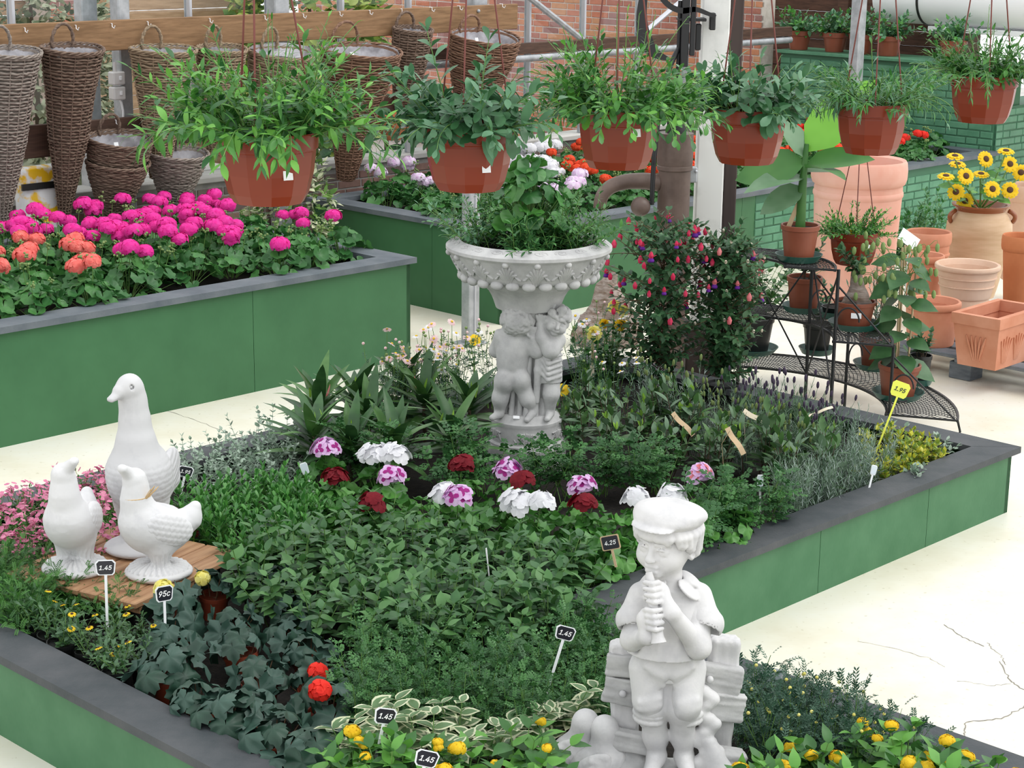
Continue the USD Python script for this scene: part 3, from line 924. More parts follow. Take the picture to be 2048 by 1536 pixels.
def make_boy():
    O = at(1328, 1532, 0.305)
    t = thing("boy_statue", "white stone boy in a flat cap playing a whistle before a log fence", "statue", [O[0], O[1], SOIL], 0.0)
    dz = 0.09                                   # the plinth lifts the feet above the soil
    Z = lambda p: np.array([p[0], p[1], p[2] + dz])
    C = lambda p, q, a, b: s_cone(Z(p), Z(q), a, b)
    E_ = lambda c, r, R=None: s_ell(Z(c), r, R)
    # head frame: turned to the viewer's left and bent down
    HC = np.array([-0.016, -0.004, 0.648])
    HR = rz(-0.60) @ rx(0.03) @ ry(0.04)
    hp = lambda x, y, z: HC + HR @ np.array([x, y, z])
    F = Field((-0.16, -0.24, -0.01), (0.17, 0.13, 0.86), 0.0036)
    # torso, neck
    F.add(s_prof(np.array([0.27, 0.33, 0.40, 0.47, 0.525]) + dz, [0.082, 0.084, 0.082, 0.084, 0.062], [0.062, 0.066, 0.066, 0.06, 0.045]))
    F.add(C((0.0, 0.005, 0.50), (-0.012, -0.005, 0.60), 0.042, 0.036), 0.03)
    # legs
    for kn, pts, rr_ in ((0, [(-0.046, 0, 0.28), (-0.040, -0.02, 0.185), (-0.028, -0.004, 0.09), (-0.020, 0.0, 0.035)], (0.050, 0.038, 0.031, 0.023)),
                         (1, [(0.044, 0, 0.28), (0.040, -0.035, 0.19), (0.050, -0.004, 0.09), (0.055, 0.0, 0.035)], (0.050, 0.038, 0.031, 0.023))):
        s_path(F, [Z(p) for p in pts], rr_, 0.02)
        a = np.array(pts[-1])
        tip = np.array([-0.048, -0.082, 0.014]) if kn == 0 else np.array([0.060, -0.092, 0.014])
        F.add(C(a + [0, 0.012, -0.012], tip, 0.027, 0.018), 0.02)
        d = (tip - a)[:2] / np.linalg.norm((tip - a)[:2])
        sd = np.array([-d[1], d[0]])
        for k, (o, l, r) in enumerate(((-0.018, 0.020, 0.0095), (-0.006, 0.019, 0.0075), (0.003, 0.016, 0.007), (0.011, 0.012, 0.0065), (0.018, 0.008, 0.006))):
            o = o if kn == 0 else -o
            b = np.array([*(tip[:2] + sd * o), 0.013])
            F.add(C(b, b + np.array([*(d * l), -0.004]), r, r * 0.95), 0.004)
    # arms: the viewer's right arm up to the mouthpiece, the other lower down the whistle
    eR, hR = (0.074, -0.075, 0.385), (-0.006, -0.128, 0.502)
    s_path(F, [Z((0.078, 0.0, 0.495)), Z(eR), Z(hR)], (0.034, 0.031, 0.021), 0.02)
    eL, hL = (-0.102, -0.045, 0.392), (-0.068, -0.125, 0.432)
    s_path(F, [Z((-0.078, 0.0, 0.495)), Z(eL), Z(hL)], (0.034, 0.029, 0.021), 0.02)
    W0, W1 = np.array([-0.066, -0.084, 0.598]), np.array([-0.036, -0.158, 0.405])     # whistle axis
    wd = (W1 - W0) / np.linalg.norm(W1 - W0)
    for (h, u0, side) in ((np.array(hR), 0.050, 1), (np.array(hL), 0.122, -1)):
        c = W0 + wd * u0
        palm = c + np.array([0.026 * side, 0.012, -0.008])
        F.add(C(h, palm, 0.021, 0.019), 0.012)
        F.add(E_(palm, (0.022, 0.016, 0.027)), 0.012)
        for k, (ln, r) in enumerate(((0.92, 0.0078), (1.05, 0.008), (1.0, 0.0078), (0.8, 0.007))):
            q = c + wd * (-0.026 + 0.0165 * k)
            k0 = q + np.array([0.020 * side, -0.010, 0.0])
            k1 = q + np.array([0.004 * side, -0.023, 0.001])
            k2 = q + np.array([-0.017 * side * ln, -0.014, 0.002])
            s_path(F, [Z(palm + wd * (-0.02 + 0.013 * k)), Z(k0), Z(k1), Z(k2)], (0.009, r, r, r * 0.85), 0.0025)
        th0 = palm + np.array([0.002 * side, 0.006, 0.018])
        th1 = c + np.array([0.004 * side, 0.014, -0.004 + 0.018])
        s_path(F, [Z(th0), Z(th1), Z(th1 + np.array([-0.012 * side, -0.002, 0.010]))], (0.0095, 0.0085, 0.007), 0.004)
    # head
    F.add(E_(HC + HR @ np.array([0, 0.010, 0.018]), (0.072, 0.082, 0.082), HR), 0.02)
    F.add(E_(hp(0, -0.022, -0.022), (0.058, 0.052, 0.052), HR), 0.03)
    F.add(E_(hp(0.034, -0.045, -0.024), (0.024, 0.022, 0.024), HR), 0.02)
    F.add(E_(hp(-0.034, -0.045, -0.024), (0.024, 0.022, 0.024), HR), 0.02)
    F.add(E_(hp(0, -0.058, -0.062), (0.020, 0.018, 0.014), HR), 0.018)
    F.add(C(hp(0, -0.076, 0.008), hp(0, -0.090, -0.016), 0.0075, 0.0105), 0.012)
    for s in (-1, 1):
        F.add(E_(hp(0.009 * s, -0.084, -0.019), (0.007, 0.007, 0.006), HR), 0.005)
        F.cut(E_(hp(0.029 * s, -0.080, 0.003), (0.019, 0.014, 0.0125), HR), 0.008)
        F.add(E_(hp(0.0285 * s, -0.064, 0.002), (0.0145, 0.0105, 0.0105), HR), 0.002)
        F.add(C(hp(0.014 * s, -0.0735, 0.009), hp(0.029 * s, -0.0765, 0.0135), 0.0028, 0.0032), 0.003)
        F.add(C(hp(0.029 * s, -0.0765, 0.0135), hp(0.044 * s, -0.063, 0.007), 0.0032, 0.0026), 0.003)
        F.cut(E_(hp(0.027 * s, -0.0755, 0.001), (0.0035, 0.003, 0.0035), HR), 0.001)
        F.add(C(hp(0.012 * s, -0.078, 0.026), hp(0.046 * s, -0.062, 0.026), 0.004, 0.0035), 0.012)
        F.add(E_(hp(0.073 * s, 0.012, -0.008), (0.010, 0.016, 0.023), HR), 0.006)
        F.cut(E_(hp(0.081 * s, 0.007, -0.007), (0.007, 0.009, 0.014), HR), 0.004)
    F.add(C(hp(-0.014, -0.074, -0.039), hp(0.014, -0.074, -0.039), 0.0065, 0.0065), 0.004)
    F.add(C(hp(-0.012, -0.072, -0.053), hp(0.012, -0.072, -0.053), 0.0075, 0.0075), 0.004)
    F.cut(C(hp(-0.017, -0.082, -0.0455), hp(0.017, -0.082, -0.0455), 0.0042, 0.0042), 0.002)
    obj("boy", F.mesh(), M["stone"], t, smooth=True)
    # hair: locks all round under the cap
    rng = np.random.default_rng(4)
    H = Field((-0.15, -0.14, 0.60), (0.13, 0.13, 0.86), 0.0034)
    for k in range(30):
        g = -math.pi + 2 * math.pi * k / 30 + rng.uniform(-0.05, 0.05)
        fr = math.cos(g)                       # 1 in front
        if fr > 0.9:
            z1 = 0.040
        elif fr > 0.3:
            z1 = 0.026 - 0.04 * (0.9 - fr)
        else:
            z1 = -0.018 + 0.02 * rng.uniform(-1, 1)
        x, y = math.sin(g), -math.cos(g)
        p0 = hp(x * 0.068, 0.008 + y * 0.080, 0.062)
        p1 = hp(x * 0.081, 0.010 + y * 0.091, 0.045)
        sw_ = rng.uniform(-0.10, 0.10)
        x2, y2 = math.sin(g + sw_), -math.cos(g + sw_)
        p2 = hp(x2 * 0.080, 0.010 + y2 * 0.090, z1 + 0.012)
        p3 = hp(x2 * 0.076, 0.010 + y2 * 0.085, z1)
        s_path(H, [Z(p0), Z(p1), Z(p2), Z(p3)], (0.013, 0.013, 0.0105, 0.005), 0.003)
    obj("hair", H.mesh(), M["stone"], t, smooth=True)
    # flat cap
    K = Field((-0.17, -0.19, 0.68), (0.15, 0.14, 0.90), 0.0038)
    K.add(E_(hp(0.0, 0.024, 0.086), (0.094, 0.100, 0.031), HR @ rx(-0.16)))
    K.add(E_(hp(0.0, -0.020, 0.084), (0.084, 0.070, 0.024), HR), 0.03)
    K.add(E_(hp(0.0, 0.016, 0.068), (0.084, 0.094, 0.014), HR @ rx(-0.06)), 0.012)
    K.add(E_(hp(0.0, -0.078, 0.074), (0.062, 0.038, 0.0075), HR @ rx(0.05)), 0.008)
    v, f = K.mesh()
    v = v + normals_of(v, f) * (0.004 * (meshkit.fbm(v * 28, 3, 7)[:, None] - 0.5))
    obj("cap", (v, f), M["stone"], t, smooth=True)
    # shirt
    S = Field((-0.18, -0.14, 0.40), (0.18, 0.12, 0.66), 0.0036)
    S.add(s_prof(np.array([0.345, 0.37, 0.40, 0.46, 0.50, 0.527]) + dz, [0.114, 0.107, 0.096, 0.094, 0.088, 0.050], [0.090, 0.084, 0.076, 0.07, 0.062, 0.040], None, [-0.004, -0.004, 0, 0, 0, 0]))
    S.add(C((0.076, 0.0, 0.500), (0.094, -0.030, 0.435), 0.038, 0.042), 0.008)
    S.add(C((-0.076, 0.0, 0.500), (-0.098, -0.018, 0.440), 0.038, 0.041), 0.008)
    S.add(C((0.093, -0.030, 0.447), (0.099, -0.036, 0.436), 0.043, 0.046), 0.004)
    S.add(C((-0.096, -0.018, 0.450), (-0.102, -0.024, 0.440), 0.042, 0.045), 0.004)
    S.cut(s_cone(Z((0.094, -0.050, 0.425)), Z((0.086, -0.085, 0.375)), 0.036, 0.040), 0.003)
    S.cut(s_box(Z((0.125, -0.055, 0.385)), (0.055, 0.07, 0.022), 0.0, rx(-0.3) @ ry(0.15)), 0.003)
    S.cut(s_cone(Z((-0.100, -0.036, 0.430)), Z((-0.110, -0.06, 0.385)), 0.034, 0.038), 0.003)
    S.cut(s_box(Z((-0.138, -0.045, 0.390)), (0.055, 0.07, 0.022), 0.0, rx(-0.25)), 0.003)
    for s in (-1, 1):                         # collar wings
        S.add(s_ell(Z((0.046 * s, -0.038, 0.532)), (0.042, 0.032, 0.0085), rz(0.5 * s) @ ry(0.62 * s) @ rx(0.55)), 0.004)
        S.add(s_ell(Z((0.055 * s, 0.01, 0.545)), (0.034, 0.042, 0.009), ry(0.6 * s)), 0.006)
    for k in range(9):                        # soft folds
        g = -2.3 + 0.5 * k
        b = np.array([0.106 * math.sin(g), -0.085 * math.cos(g), 0.352])
        S.add(C(b, b * [0.86, 0.86, 1] + [0, 0, 0.075], 0.006, 0.003), 0.014)
    obj("shirt", S.mesh(), M["stone"], t, smooth=True)
    # rolled knee trousers
    T = Field((-0.13, -0.13, 0.20), (0.14, 0.11, 0.46), 0.0036)
    T.add(s_prof(np.array([0.255, 0.30, 0.36]) + dz, [0.078, 0.094, 0.092], [0.062, 0.074, 0.07]))
    for q in (0, 1):
        hipp, kn, cu = (((-0.050, 0, 0.290), (-0.047, -0.020, 0.205), (-0.038, -0.006, 0.150)), ((0.050, 0, 0.290), (0.046, -0.042, 0.208), (0.049, -0.006, 0.150)))[q]
        s_path(T, [Z(hipp), Z(kn), Z(cu)], (0.056, 0.047, 0.041), 0.008)
        for dzz, r in ((0.0, 0.043), (0.017, 0.044)):
            for k in range(18):
                g0, g1 = 2 * math.pi * k / 18, 2 * math.pi * (k + 1) / 18
                T.add(C((cu[0] + r * math.cos(g0), cu[1] + r * math.sin(g0), cu[2] + dzz), (cu[0] + r * math.cos(g1), cu[1] + r * math.sin(g1), cu[2] + dzz), 0.0105, 0.0105), 0.003)
        for k in range(2):
            z = 0.195 + 0.02 * k
            T.add(C((kn[0] - 0.03, -0.060 - 0.012 * q, z), (kn[0] + 0.028, -0.060 - 0.012 * q, z + 0.014), 0.003, 0.002), 0.02)
    T.cut(s_cone(Z((0.0, -0.085, 0.285)), Z((0.004, -0.075, 0.12)), 0.006, 0.012), 0.018)
    T.cut(s_box(Z((0.001, -0.075, 0.215)), (0.005, 0.05, 0.075), 0.004), 0.022)
    for s in (-1, 1):
        T.add(C((0.010 * s, -0.062, 0.292), (0.062 * s, -0.058, 0.318), 0.004, 0.003), 0.02)
    obj("trousers", T.mesh(), M["stone"], t, smooth=True)
    wv = tube([Z(W0 + wd * u) for u in (0, 0.02, 0.10, 0.17, 0.186)], [0.009, 0.0125, 0.0135, 0.016, 0.021], 16)
    obj("whistle", wv, M["stone"], t, smooth=45)
    # fence of split logs behind him, plinth, cloth and stump
    wood = M["stone_grey"]

    def timber(name, c, h, R, seed, axis):
        fd = Field(np.array(c) - max(h) - 0.02, np.array(c) + max(h) + 0.02, 0.0048)
        fd.add(s_box(c, h, min(h) * 0.45, R))
        v, f = fd.mesh()
        loc = (v - c) @ R
        n = normals_of(v, f)
        s = np.full(3, 75.0)
        s[axis] = 6.0
        d = 0.010 * (meshkit.fbm(loc * s, 3, seed) - 0.5) + 0.012 * (meshkit.fbm(loc * 14, 2, seed + 9) - 0.5)
        obj(name, (v + n * d[:, None], f), wood if name == "fence_plank" else M["stone"], t, smooth=True)
    timber("fence_post", (-0.110, 0.085, 0.24), (0.036, 0.028, 0.185), ry(-0.06), 1, 2)
    timber("fence_post", (0.155, 0.075, 0.25), (0.042, 0.030, 0.195), ry(0.03), 2, 2)
    timber("fence_plank", (-0.095, 0.050, 0.365), (0.070, 0.016, 0.032), rz(-0.1) @ ry(0.06), 3, 0)
    timber("fence_plank", (-0.100, 0.046, 0.288), (0.072, 0.016, 0.040), rz(-0.1) @ ry(0.16), 4, 0)
    timber("fence_plank", (0.132, 0.035, 0.330), (0.075, 0.018, 0.050), rz(0.12) @ ry(0.20), 5, 0)
    timber("fence_plank", (0.140, 0.030, 0.258), (0.082, 0.018, 0.042), rz(0.12) @ ry(0.16), 6, 0)
    timber("fence_plank", (-0.075, 0.02, 0.150), (0.085, 0.02, 0.030), rz(-0.05) @ ry(0.18), 7, 0)
    timber("fence_plank", (0.165, 0.0, 0.105), (0.06, 0.03, 0.040), rz(0.2) @ ry(0.22), 8, 0)
    for p_ in ((-0.118, 0.026, 0.292), (0.118, 0.010, 0.345)):
        obj("peg", ico(0.010, p_, 2), M["stone"], t, smooth=True)
    B = Field((-0.26, -0.22, -0.02), (0.27, 0.16, 0.16), 0.0055)
    B.add(s_ell((0.0, -0.02, 0.02), (0.23, 0.17, 0.066)))
    B.add(s_ell((0.16, -0.03, 0.05), (0.07, 0.07, 0.06)), 0.03).add(s_ell((-0.1, 0.05, 0.07), (0.11, 0.05, 0.06)), 0.03)
    v, f = B.mesh()
    v = v + normals_of(v, f) * (0.016 * (meshkit.fbm(v * 38, 4, 3)[:, None] - 0.5))
    obj("plinth", (v, f), M["stone_grey"], t, smooth=True)
    G = Field((0.05, -0.08, 0.05), (0.19, 0.06, 0.36), 0.0045)
    rng = np.random.default_rng(8)
    for k in range(16):
        z = 0.31 - 0.235 * (k / 15)
        x = 0.102 + 0.02 * math.sin(k * 1.3) + 0.012 * (k / 15)
        G.add(s_ell((x, 0.005 - 0.02 * (k / 15), z), (0.026 + 0.012 * k / 15, 0.022, 0.02), rz(rng.uniform(-1, 1)) @ ry(rng.uniform(-0.8, 0.8))), 0.008)
    G.add(s_cone((0.12, -0.02, 0.17), (0.15, -0.03, 0.09), 0.02, 0.04), 0.01)
    obj("cloth_bundle", G.mesh(), M["stone"], t, smooth=True)
    return t, O


BOY, BOY_O = make_boy()


def make_ducklings():
    O = at(1178, 1536, 0.27)
    t = thing("duckling_pair", "two small white stone ducklings cuddled together beside the boy statue", "statue", [O[0], O[1], SOIL])
    for k, (c, hd, nk) in enumerate((((-0.050, 0.02, 0.085), (-0.012, 0.012, 0.185), (-0.022, 0.015, 0.14)), ((0.022, -0.025, 0.080), (0.040, -0.02, 0.182), (0.038, -0.022, 0.135)))):
        F = Field((-0.16, -0.12, -0.02), (0.12, 0.12, 0.23), 0.0038)
        R = rz(0.35 if k == 0 else 0.15) @ ry(-0.55 if k == 0 else -0.42)
        F.add(s_ell(c, (0.082, 0.052, 0.060), R))
        tail = np.array(c) + R @ np.array([-0.10, 0, 0.0])
        F.add(s_cone(np.array(c) + R @ np.array([-0.05, 0, 0]), tail, 0.04, 0.012), 0.02)
        F.add(s_cone(np.array(c) + R @ np.array([0.04, 0, 0.01]), nk, 0.045, 0.033), 0.02)
        F.add(s_cone(nk, hd, 0.033, 0.034), 0.02)
        F.add(s_ell(hd, (0.037, 0.038, 0.040)), 0.015)
        F.add(s_cone(np.array(hd) + [0.005, 0.03, -0.005], np.array(hd) + [0.012, 0.058, -0.014], 0.016, 0.006), 0.008)
        F.add(s_ell((c[0], c[1], 0.012), (0.07, 0.055, 0.022)), 0.02)
        v, f = F.mesh()
        n = normals_of(v, f)
        fe = meshkit.fbm(v * [60, 60, 26], 3, 3 + k)[:, None] - 0.5
        w = np.clip((0.15 - v[:, 2:3]) / 0.06, 0.15, 1)
        obj("duckling", (v + n * 0.010 * fe * w, f), M["stone"], t, smooth=True)
    for k, (c, a) in enumerate((((-0.085, -0.018, 0.10), 0.35), ((0.0, -0.078, 0.09), 0.15))):
        F = Field((-0.17, -0.14, 0), (0.1, 0.1, 0.2), 0.004)
        R = rz(a) @ ry(-0.5)
        F.add(s_ell(c, (0.066, 0.016, 0.036), R))
        for j in range(4):
            F.add(s_cone(np.array(c) + R @ np.array([0.01 - 0.01 * j, -0.012, 0.024 - 0.016 * j]), np.array(c) + R @ np.array([-0.066, -0.002, 0.006 - 0.010 * j]), 0.009, 0.005), 0.004)
        v, f = F.mesh()
        obj("wing", (v + normals_of(v, f) * 0.006 * (meshkit.fbm(v * 55, 3, 9)[:, None] - 0.5), f), M["stone"], t, smooth=True)


make_ducklings()

# ------------------------------------------------------------------ slatted deck with three stone geese
DK = 0.335
d0, d1, d2 = at(42, 1132, DK), at(272, 1208, DK), at(488, 1104, DK)
ux, uy = (d2 - d1), (d0 - d1)
dl, dw = np.linalg.norm(ux), np.linalg.norm(uy)
deck_rot = math.atan2(ux[1], ux[0])
dk = thing("wooden_deck", "square slatted wooden platform under the three white stone geese", "platform", [d1[0], d1[1], SOIL], deck_rot)
nsl = 7
sl = dw / nsl
for k in range(nsl):
    v, f = bbox((0, k * sl + 0.003, DK - SOIL - 0.022), (dl, (k + 1) * sl - 0.003, DK - SOIL), 0.004)
    obj("slat", (v, f), M["deck"], dk)
for x in (0.03, dl / 2, dl - 0.06):
    obj("batten", bbox((x, 0.01, DK - SOIL - 0.05), (x + 0.04, dw - 0.01, DK - SOIL - 0.0225), 0.003), M["deck"], dk)
obj("crate", bbox((0.06, 0.06, 0), (dl - 0.06, dw - 0.06, DK - SOIL - 0.051), 0.004), M["blackpot"], dk, label="black plastic crate holding the platform up")


def bird_base(F, rx_, ry_, z=0.02):
    F.add(s_ell((0, 0, z), (rx_, ry_, 0.034)))


def feather(v, f, c, R, ext, depth=0.006, pitch=0.024):
    """Scalloped feather relief on the part of a mesh inside a box."""
    p = (v - c) @ R
    m = np.clip(1.2 - np.max(np.abs(p) / ext, axis=1), 0, 0.3) / 0.3
    row = np.floor(p[:, 2] / pitch)
    u = p[:, 0] / pitch + 0.5 * (row % 2)
    g = np.abs((u % 1) - 0.5)
    w = (p[:, 2] / pitch) % 1
    h = np.minimum(1, np.maximum(0, (w - 2.2 * g * g)) * 2.5)
    return v + normals_of(v, f) * (depth * (h - 0.6) * m)[:, None], f


def make_goose():
    p = at(283, 1102, DK)
    t = thing("goose_statue", "tall white stone goose with upright neck and head turned to the left", "statue", [p[0], p[1], DK], scale=(1, 1, 0.95))
    F = Field((-0.17, -0.20, -0.01), (0.17, 0.26, 0.70), 0.0048)
    F.add(s_ell((0.0, 0.02, 0.29), (0.118, 0.135, 0.145), rx(0.25)))
    F.add(s_ell((0.0, 0.10, 0.25), (0.085, 0.13, 0.09), rx(0.5)), 0.05)
    F.add(s_cone((0, 0.16, 0.24), (0, 0.235, 0.20), 0.05, 0.018), 0.04)
    s_path(F, [(0, -0.02, 0.34), (0.0, -0.02, 0.44), (-0.002, -0.018, 0.53), (-0.006, -0.018, 0.60), (-0.010, -0.022, 0.64)], (0.098, 0.062, 0.046, 0.040, 0.042), 0.04)
    hd = np.array([-0.012, -0.028, 0.655])
    dr = np.array([-0.62, -0.72, -0.30])
    dr /= np.linalg.norm(dr)
    F.add(s_ell(hd, (0.040, 0.046, 0.045)), 0.02)
    F.add(s_cone(hd + dr * 0.015, hd + dr * 0.046, 0.036, 0.026), 0.02)
    sd = np.cross(dr, [0, 0, 1])
    sd /= np.linalg.norm(sd)
    for s in (-0.5, 0, 0.5):
        F.add(s_cone(hd + dr * 0.04 + sd * 0.010 * s - [0, 0, 0.006], hd + dr * 0.088 + sd * 0.016 * s - [0, 0, 0.010], 0.017, 0.009), 0.008)
    F.cut(s_cone(hd + dr * 0.052 + sd * 0.022 - [0, 0, 0.017], hd + dr * 0.095 - [0, 0, 0.019], 0.0025, 0.002), 0.003)
    for s in (-1, 1):
        e = hd + dr * 0.020 + sd * 0.034 * s + np.array([0, 0, 0.010])
        F.cut(s_ell(e, (0.010, 0.010, 0.010)), 0.004)
        F.add(s_ell(e - sd * 0.003 * s, (0.0072, 0.0072, 0.0072)), 0.001)
    for s in (-1, 1):
        F.add(s_cone((0.045 * s, 0.03, 0.17), (0.042 * s, 0.02, 0.04), 0.050, 0.030), 0.04)
    F.add(s_cone((0, 0.03, 0.16), (0, 0.03, 0.03), 0.06, 0.05), 0.04)
    F.add(s_ell((-0.005, 0.01, 0.018), (0.13, 0.125, 0.030)), 0.03)
    v, f = F.mesh()
    v, f = feather(v, f, np.array([0, 0.03, 0.26]), np.eye(3), np.array([0.14, 0.2, 0.10]), 0.0012, 0.022)
    obj("goose", (v, f), M["goose_old"], t, smooth=True)
    for s in (-1, 1):
        Fw = Field((-0.2, -0.12, 0.12), (0.2, 0.3, 0.44), 0.005)
        Fw.add(s_ell((0.090 * s, 0.07, 0.28), (0.027, 0.120, 0.092), rx(0.45) @ rz(-0.15 * s)))
        Fw.add(s_cone((0.085 * s, 0.14, 0.24), (0.03 * s, 0.235, 0.205), 0.03, 0.012), 0.03)
        v, f = Fw.mesh()
        obj("wing", feather(v, f, np.array([0.1 * s, 0.06, 0.27]), rx(0.45), np.array([0.1, 0.16, 0.12]), 0.002, 0.022), M["goose_old"], t, smooth=True)


def make_duck(px_, py_, label, yaw, beak_up, ribbon, hgt):
    p = at(px_, py_, DK)
    t = thing("duck_statue", label, "statue", [p[0], p[1], DK])
    F = Field((-0.20, -0.20, -0.01), (0.20, 0.20, 0.46), 0.0042)
    Ry = rz(yaw)
    q = lambda x, y, z: Ry @ np.array([x, y, z])          # x forward along the bird
    k = hgt
    F.add(s_ell(q(0.0, 0, 0.165 * k), (0.105, 0.084, 0.085), Ry @ ry(-0.35)))
    F.add(s_ell(q(0.05, 0, 0.19 * k), (0.070, 0.078, 0.085), Ry), 0.04)
    tl = q(-0.135, 0, 0.235 * k)
    s_path(F, [q(-0.07, 0, 0.17 * k), q(-0.115, 0, 0.195 * k), tl], (0.055, 0.036, 0.020), 0.03)
    s_path(F, [q(0.062, 0, 0.21 * k), q(0.070, 0, 0.285 * k), q(0.068, 0, 0.335 * k), q(0.070, 0, 0.355 * k)], (0.068, 0.046, 0.036, 0.034), 0.03)
    hd = q(0.074, 0, 0.362 * k)
    F.add(s_ell(hd, (0.036, 0.034, 0.033)), 0.015)
    up = np.array(beak_up, float)
    up /= np.linalg.norm(up)
    sd = np.cross(up, [0, 0, 1.0])
    sd /= np.linalg.norm(sd) + 1e-9
    for s in (-1, 0, 1):
        F.add(s_cone(hd + up * 0.018, hd + up * 0.066 + sd * 0.008 * s, 0.021, 0.0125), 0.010)
    for s in (-1, 1):
        e = hd + up * 0.018 + sd * 0.029 * s + np.array([0, 0, 0.014])
        F.cut(s_ell(e, (0.007, 0.007, 0.005)), 0.004)
    for s in (-1, 1):
        F.add(s_cone(q(0.0, 0.035 * s, 0.10 * k), q(0.0, 0.034 * s, 0.035), 0.036, 0.024), 0.03)
        for j in range(3):
            F.add(s_cone(q(0.0, 0.034 * s, 0.05), q(0.06, (0.034 + 0.02 * (j - 1)) * s, 0.032), 0.011, 0.007), 0.012)
    F.add(s_ell((0, 0, 0.016), (0.118, 0.108, 0.030)), 0.02)
    v, f = F.mesh()
    n = normals_of(v, f)
    low = np.clip((0.10 - v[:, 2:3]) / 0.06, 0, 1)
    ang = np.arctan2(v[:, 1], v[:, 0])[:, None]
    v = v + n * (low * 0.006 * np.sin(ang * 26) * (v[:, 2:3] > 0.03) + 0.002 * (meshkit.fbm(v * 40, 3, 2)[:, None] - 0.5))
    obj("duck", (v, f), M["goose"], t, smooth=True)
    for s in (-1, 1):
        Fw = Field((-0.2, -0.2, 0.05), (0.2, 0.2, 0.32), 0.0046)
        Fw.add(s_ell(q(-0.024, 0.062 * s, 0.182 * k), (0.092, 0.026, 0.060), Ry @ rz(0.12 * s) @ ry(-0.3)))
        v, f = Fw.mesh()
        obj("wing", feather(v, f, q(-0.02, 0.072 * s, 0.18 * k), Ry @ ry(-0.3), np.array([0.12, 0.1, 0.08]), 0.0016, 0.020), M["goose"], t, smooth=True)
    if ribbon:
        rb = thing("raffia_bow", "raffia ribbon tied in a bow round the neck of the small duck statue", "ribbon", [p[0], p[1], DK])
        c = q(0.069, 0, 0.292 * k)
        g = np.linspace(0, 2 * math.pi, 28)
        for j in range(3):
            r0 = 0.0485 + 0.001 * j
            ringp = np.column_stack([c[0] + r0 * np.cos(g), c[1] + r0 * np.sin(g), c[2] + 0.004 * (j - 1) + 0.003 * np.sin(g + j)])
            obj("band", tube(ringp, 0.0024, 5, caps=False), M["raffia"], rb, smooth=True)
        kn = c + np.array([0.034, -0.030, -0.004])
        obj("knot", ico(0.007, kn, 1), M["raffia"], rb, smooth=True)
        rng = np.random.default_rng(2)
        for j in range(5):
            e = kn + np.array([0.026 + 0.006 * j, -0.012 + 0.004 * j, 0.05 + 0.008 * rng.uniform(-1, 1)])
            o = np.array([0.010, 0.0, 0.008])
            pp = np.vstack([bez(kn, kn + (e - kn) * 0.7 + o, e, 8), bez(e, kn + (e - kn) * 0.6 - o, kn, 8)[1:]])
            obj("loop", tube(pp, 0.0013, 4), M["raffia"], rb)
        for j in range(6):
            e = kn + np.array([0.018 + 0.010 * j, -0.02 + 0.006 * j, -0.055 - 0.012 * rng.uniform(0, 1)])
            obj("tail", tube(bez(kn, kn + (e - kn) * [0.3, 0.3, 0.7] + [0.01, -0.01, 0], e, 8), 0.0013, 4), M["raffia"], rb)


make_goose()
make_duck(318, 1150, "small white stone duck statue with a raffia bow and its tail raised", math.radians(203), (-0.42, -0.62, 0.66), True, 1.0)
make_duck(152, 1142, "small white stone duck statue without a bow, its beak raised to the right", math.radians(262), (0.62, -0.25, 0.66), False, 1.05)


# ------------------------------------------------------------------ fountain bowl carried by cherubs
BO = at(1052, 897, 0.29)
BO[2] = SOIL


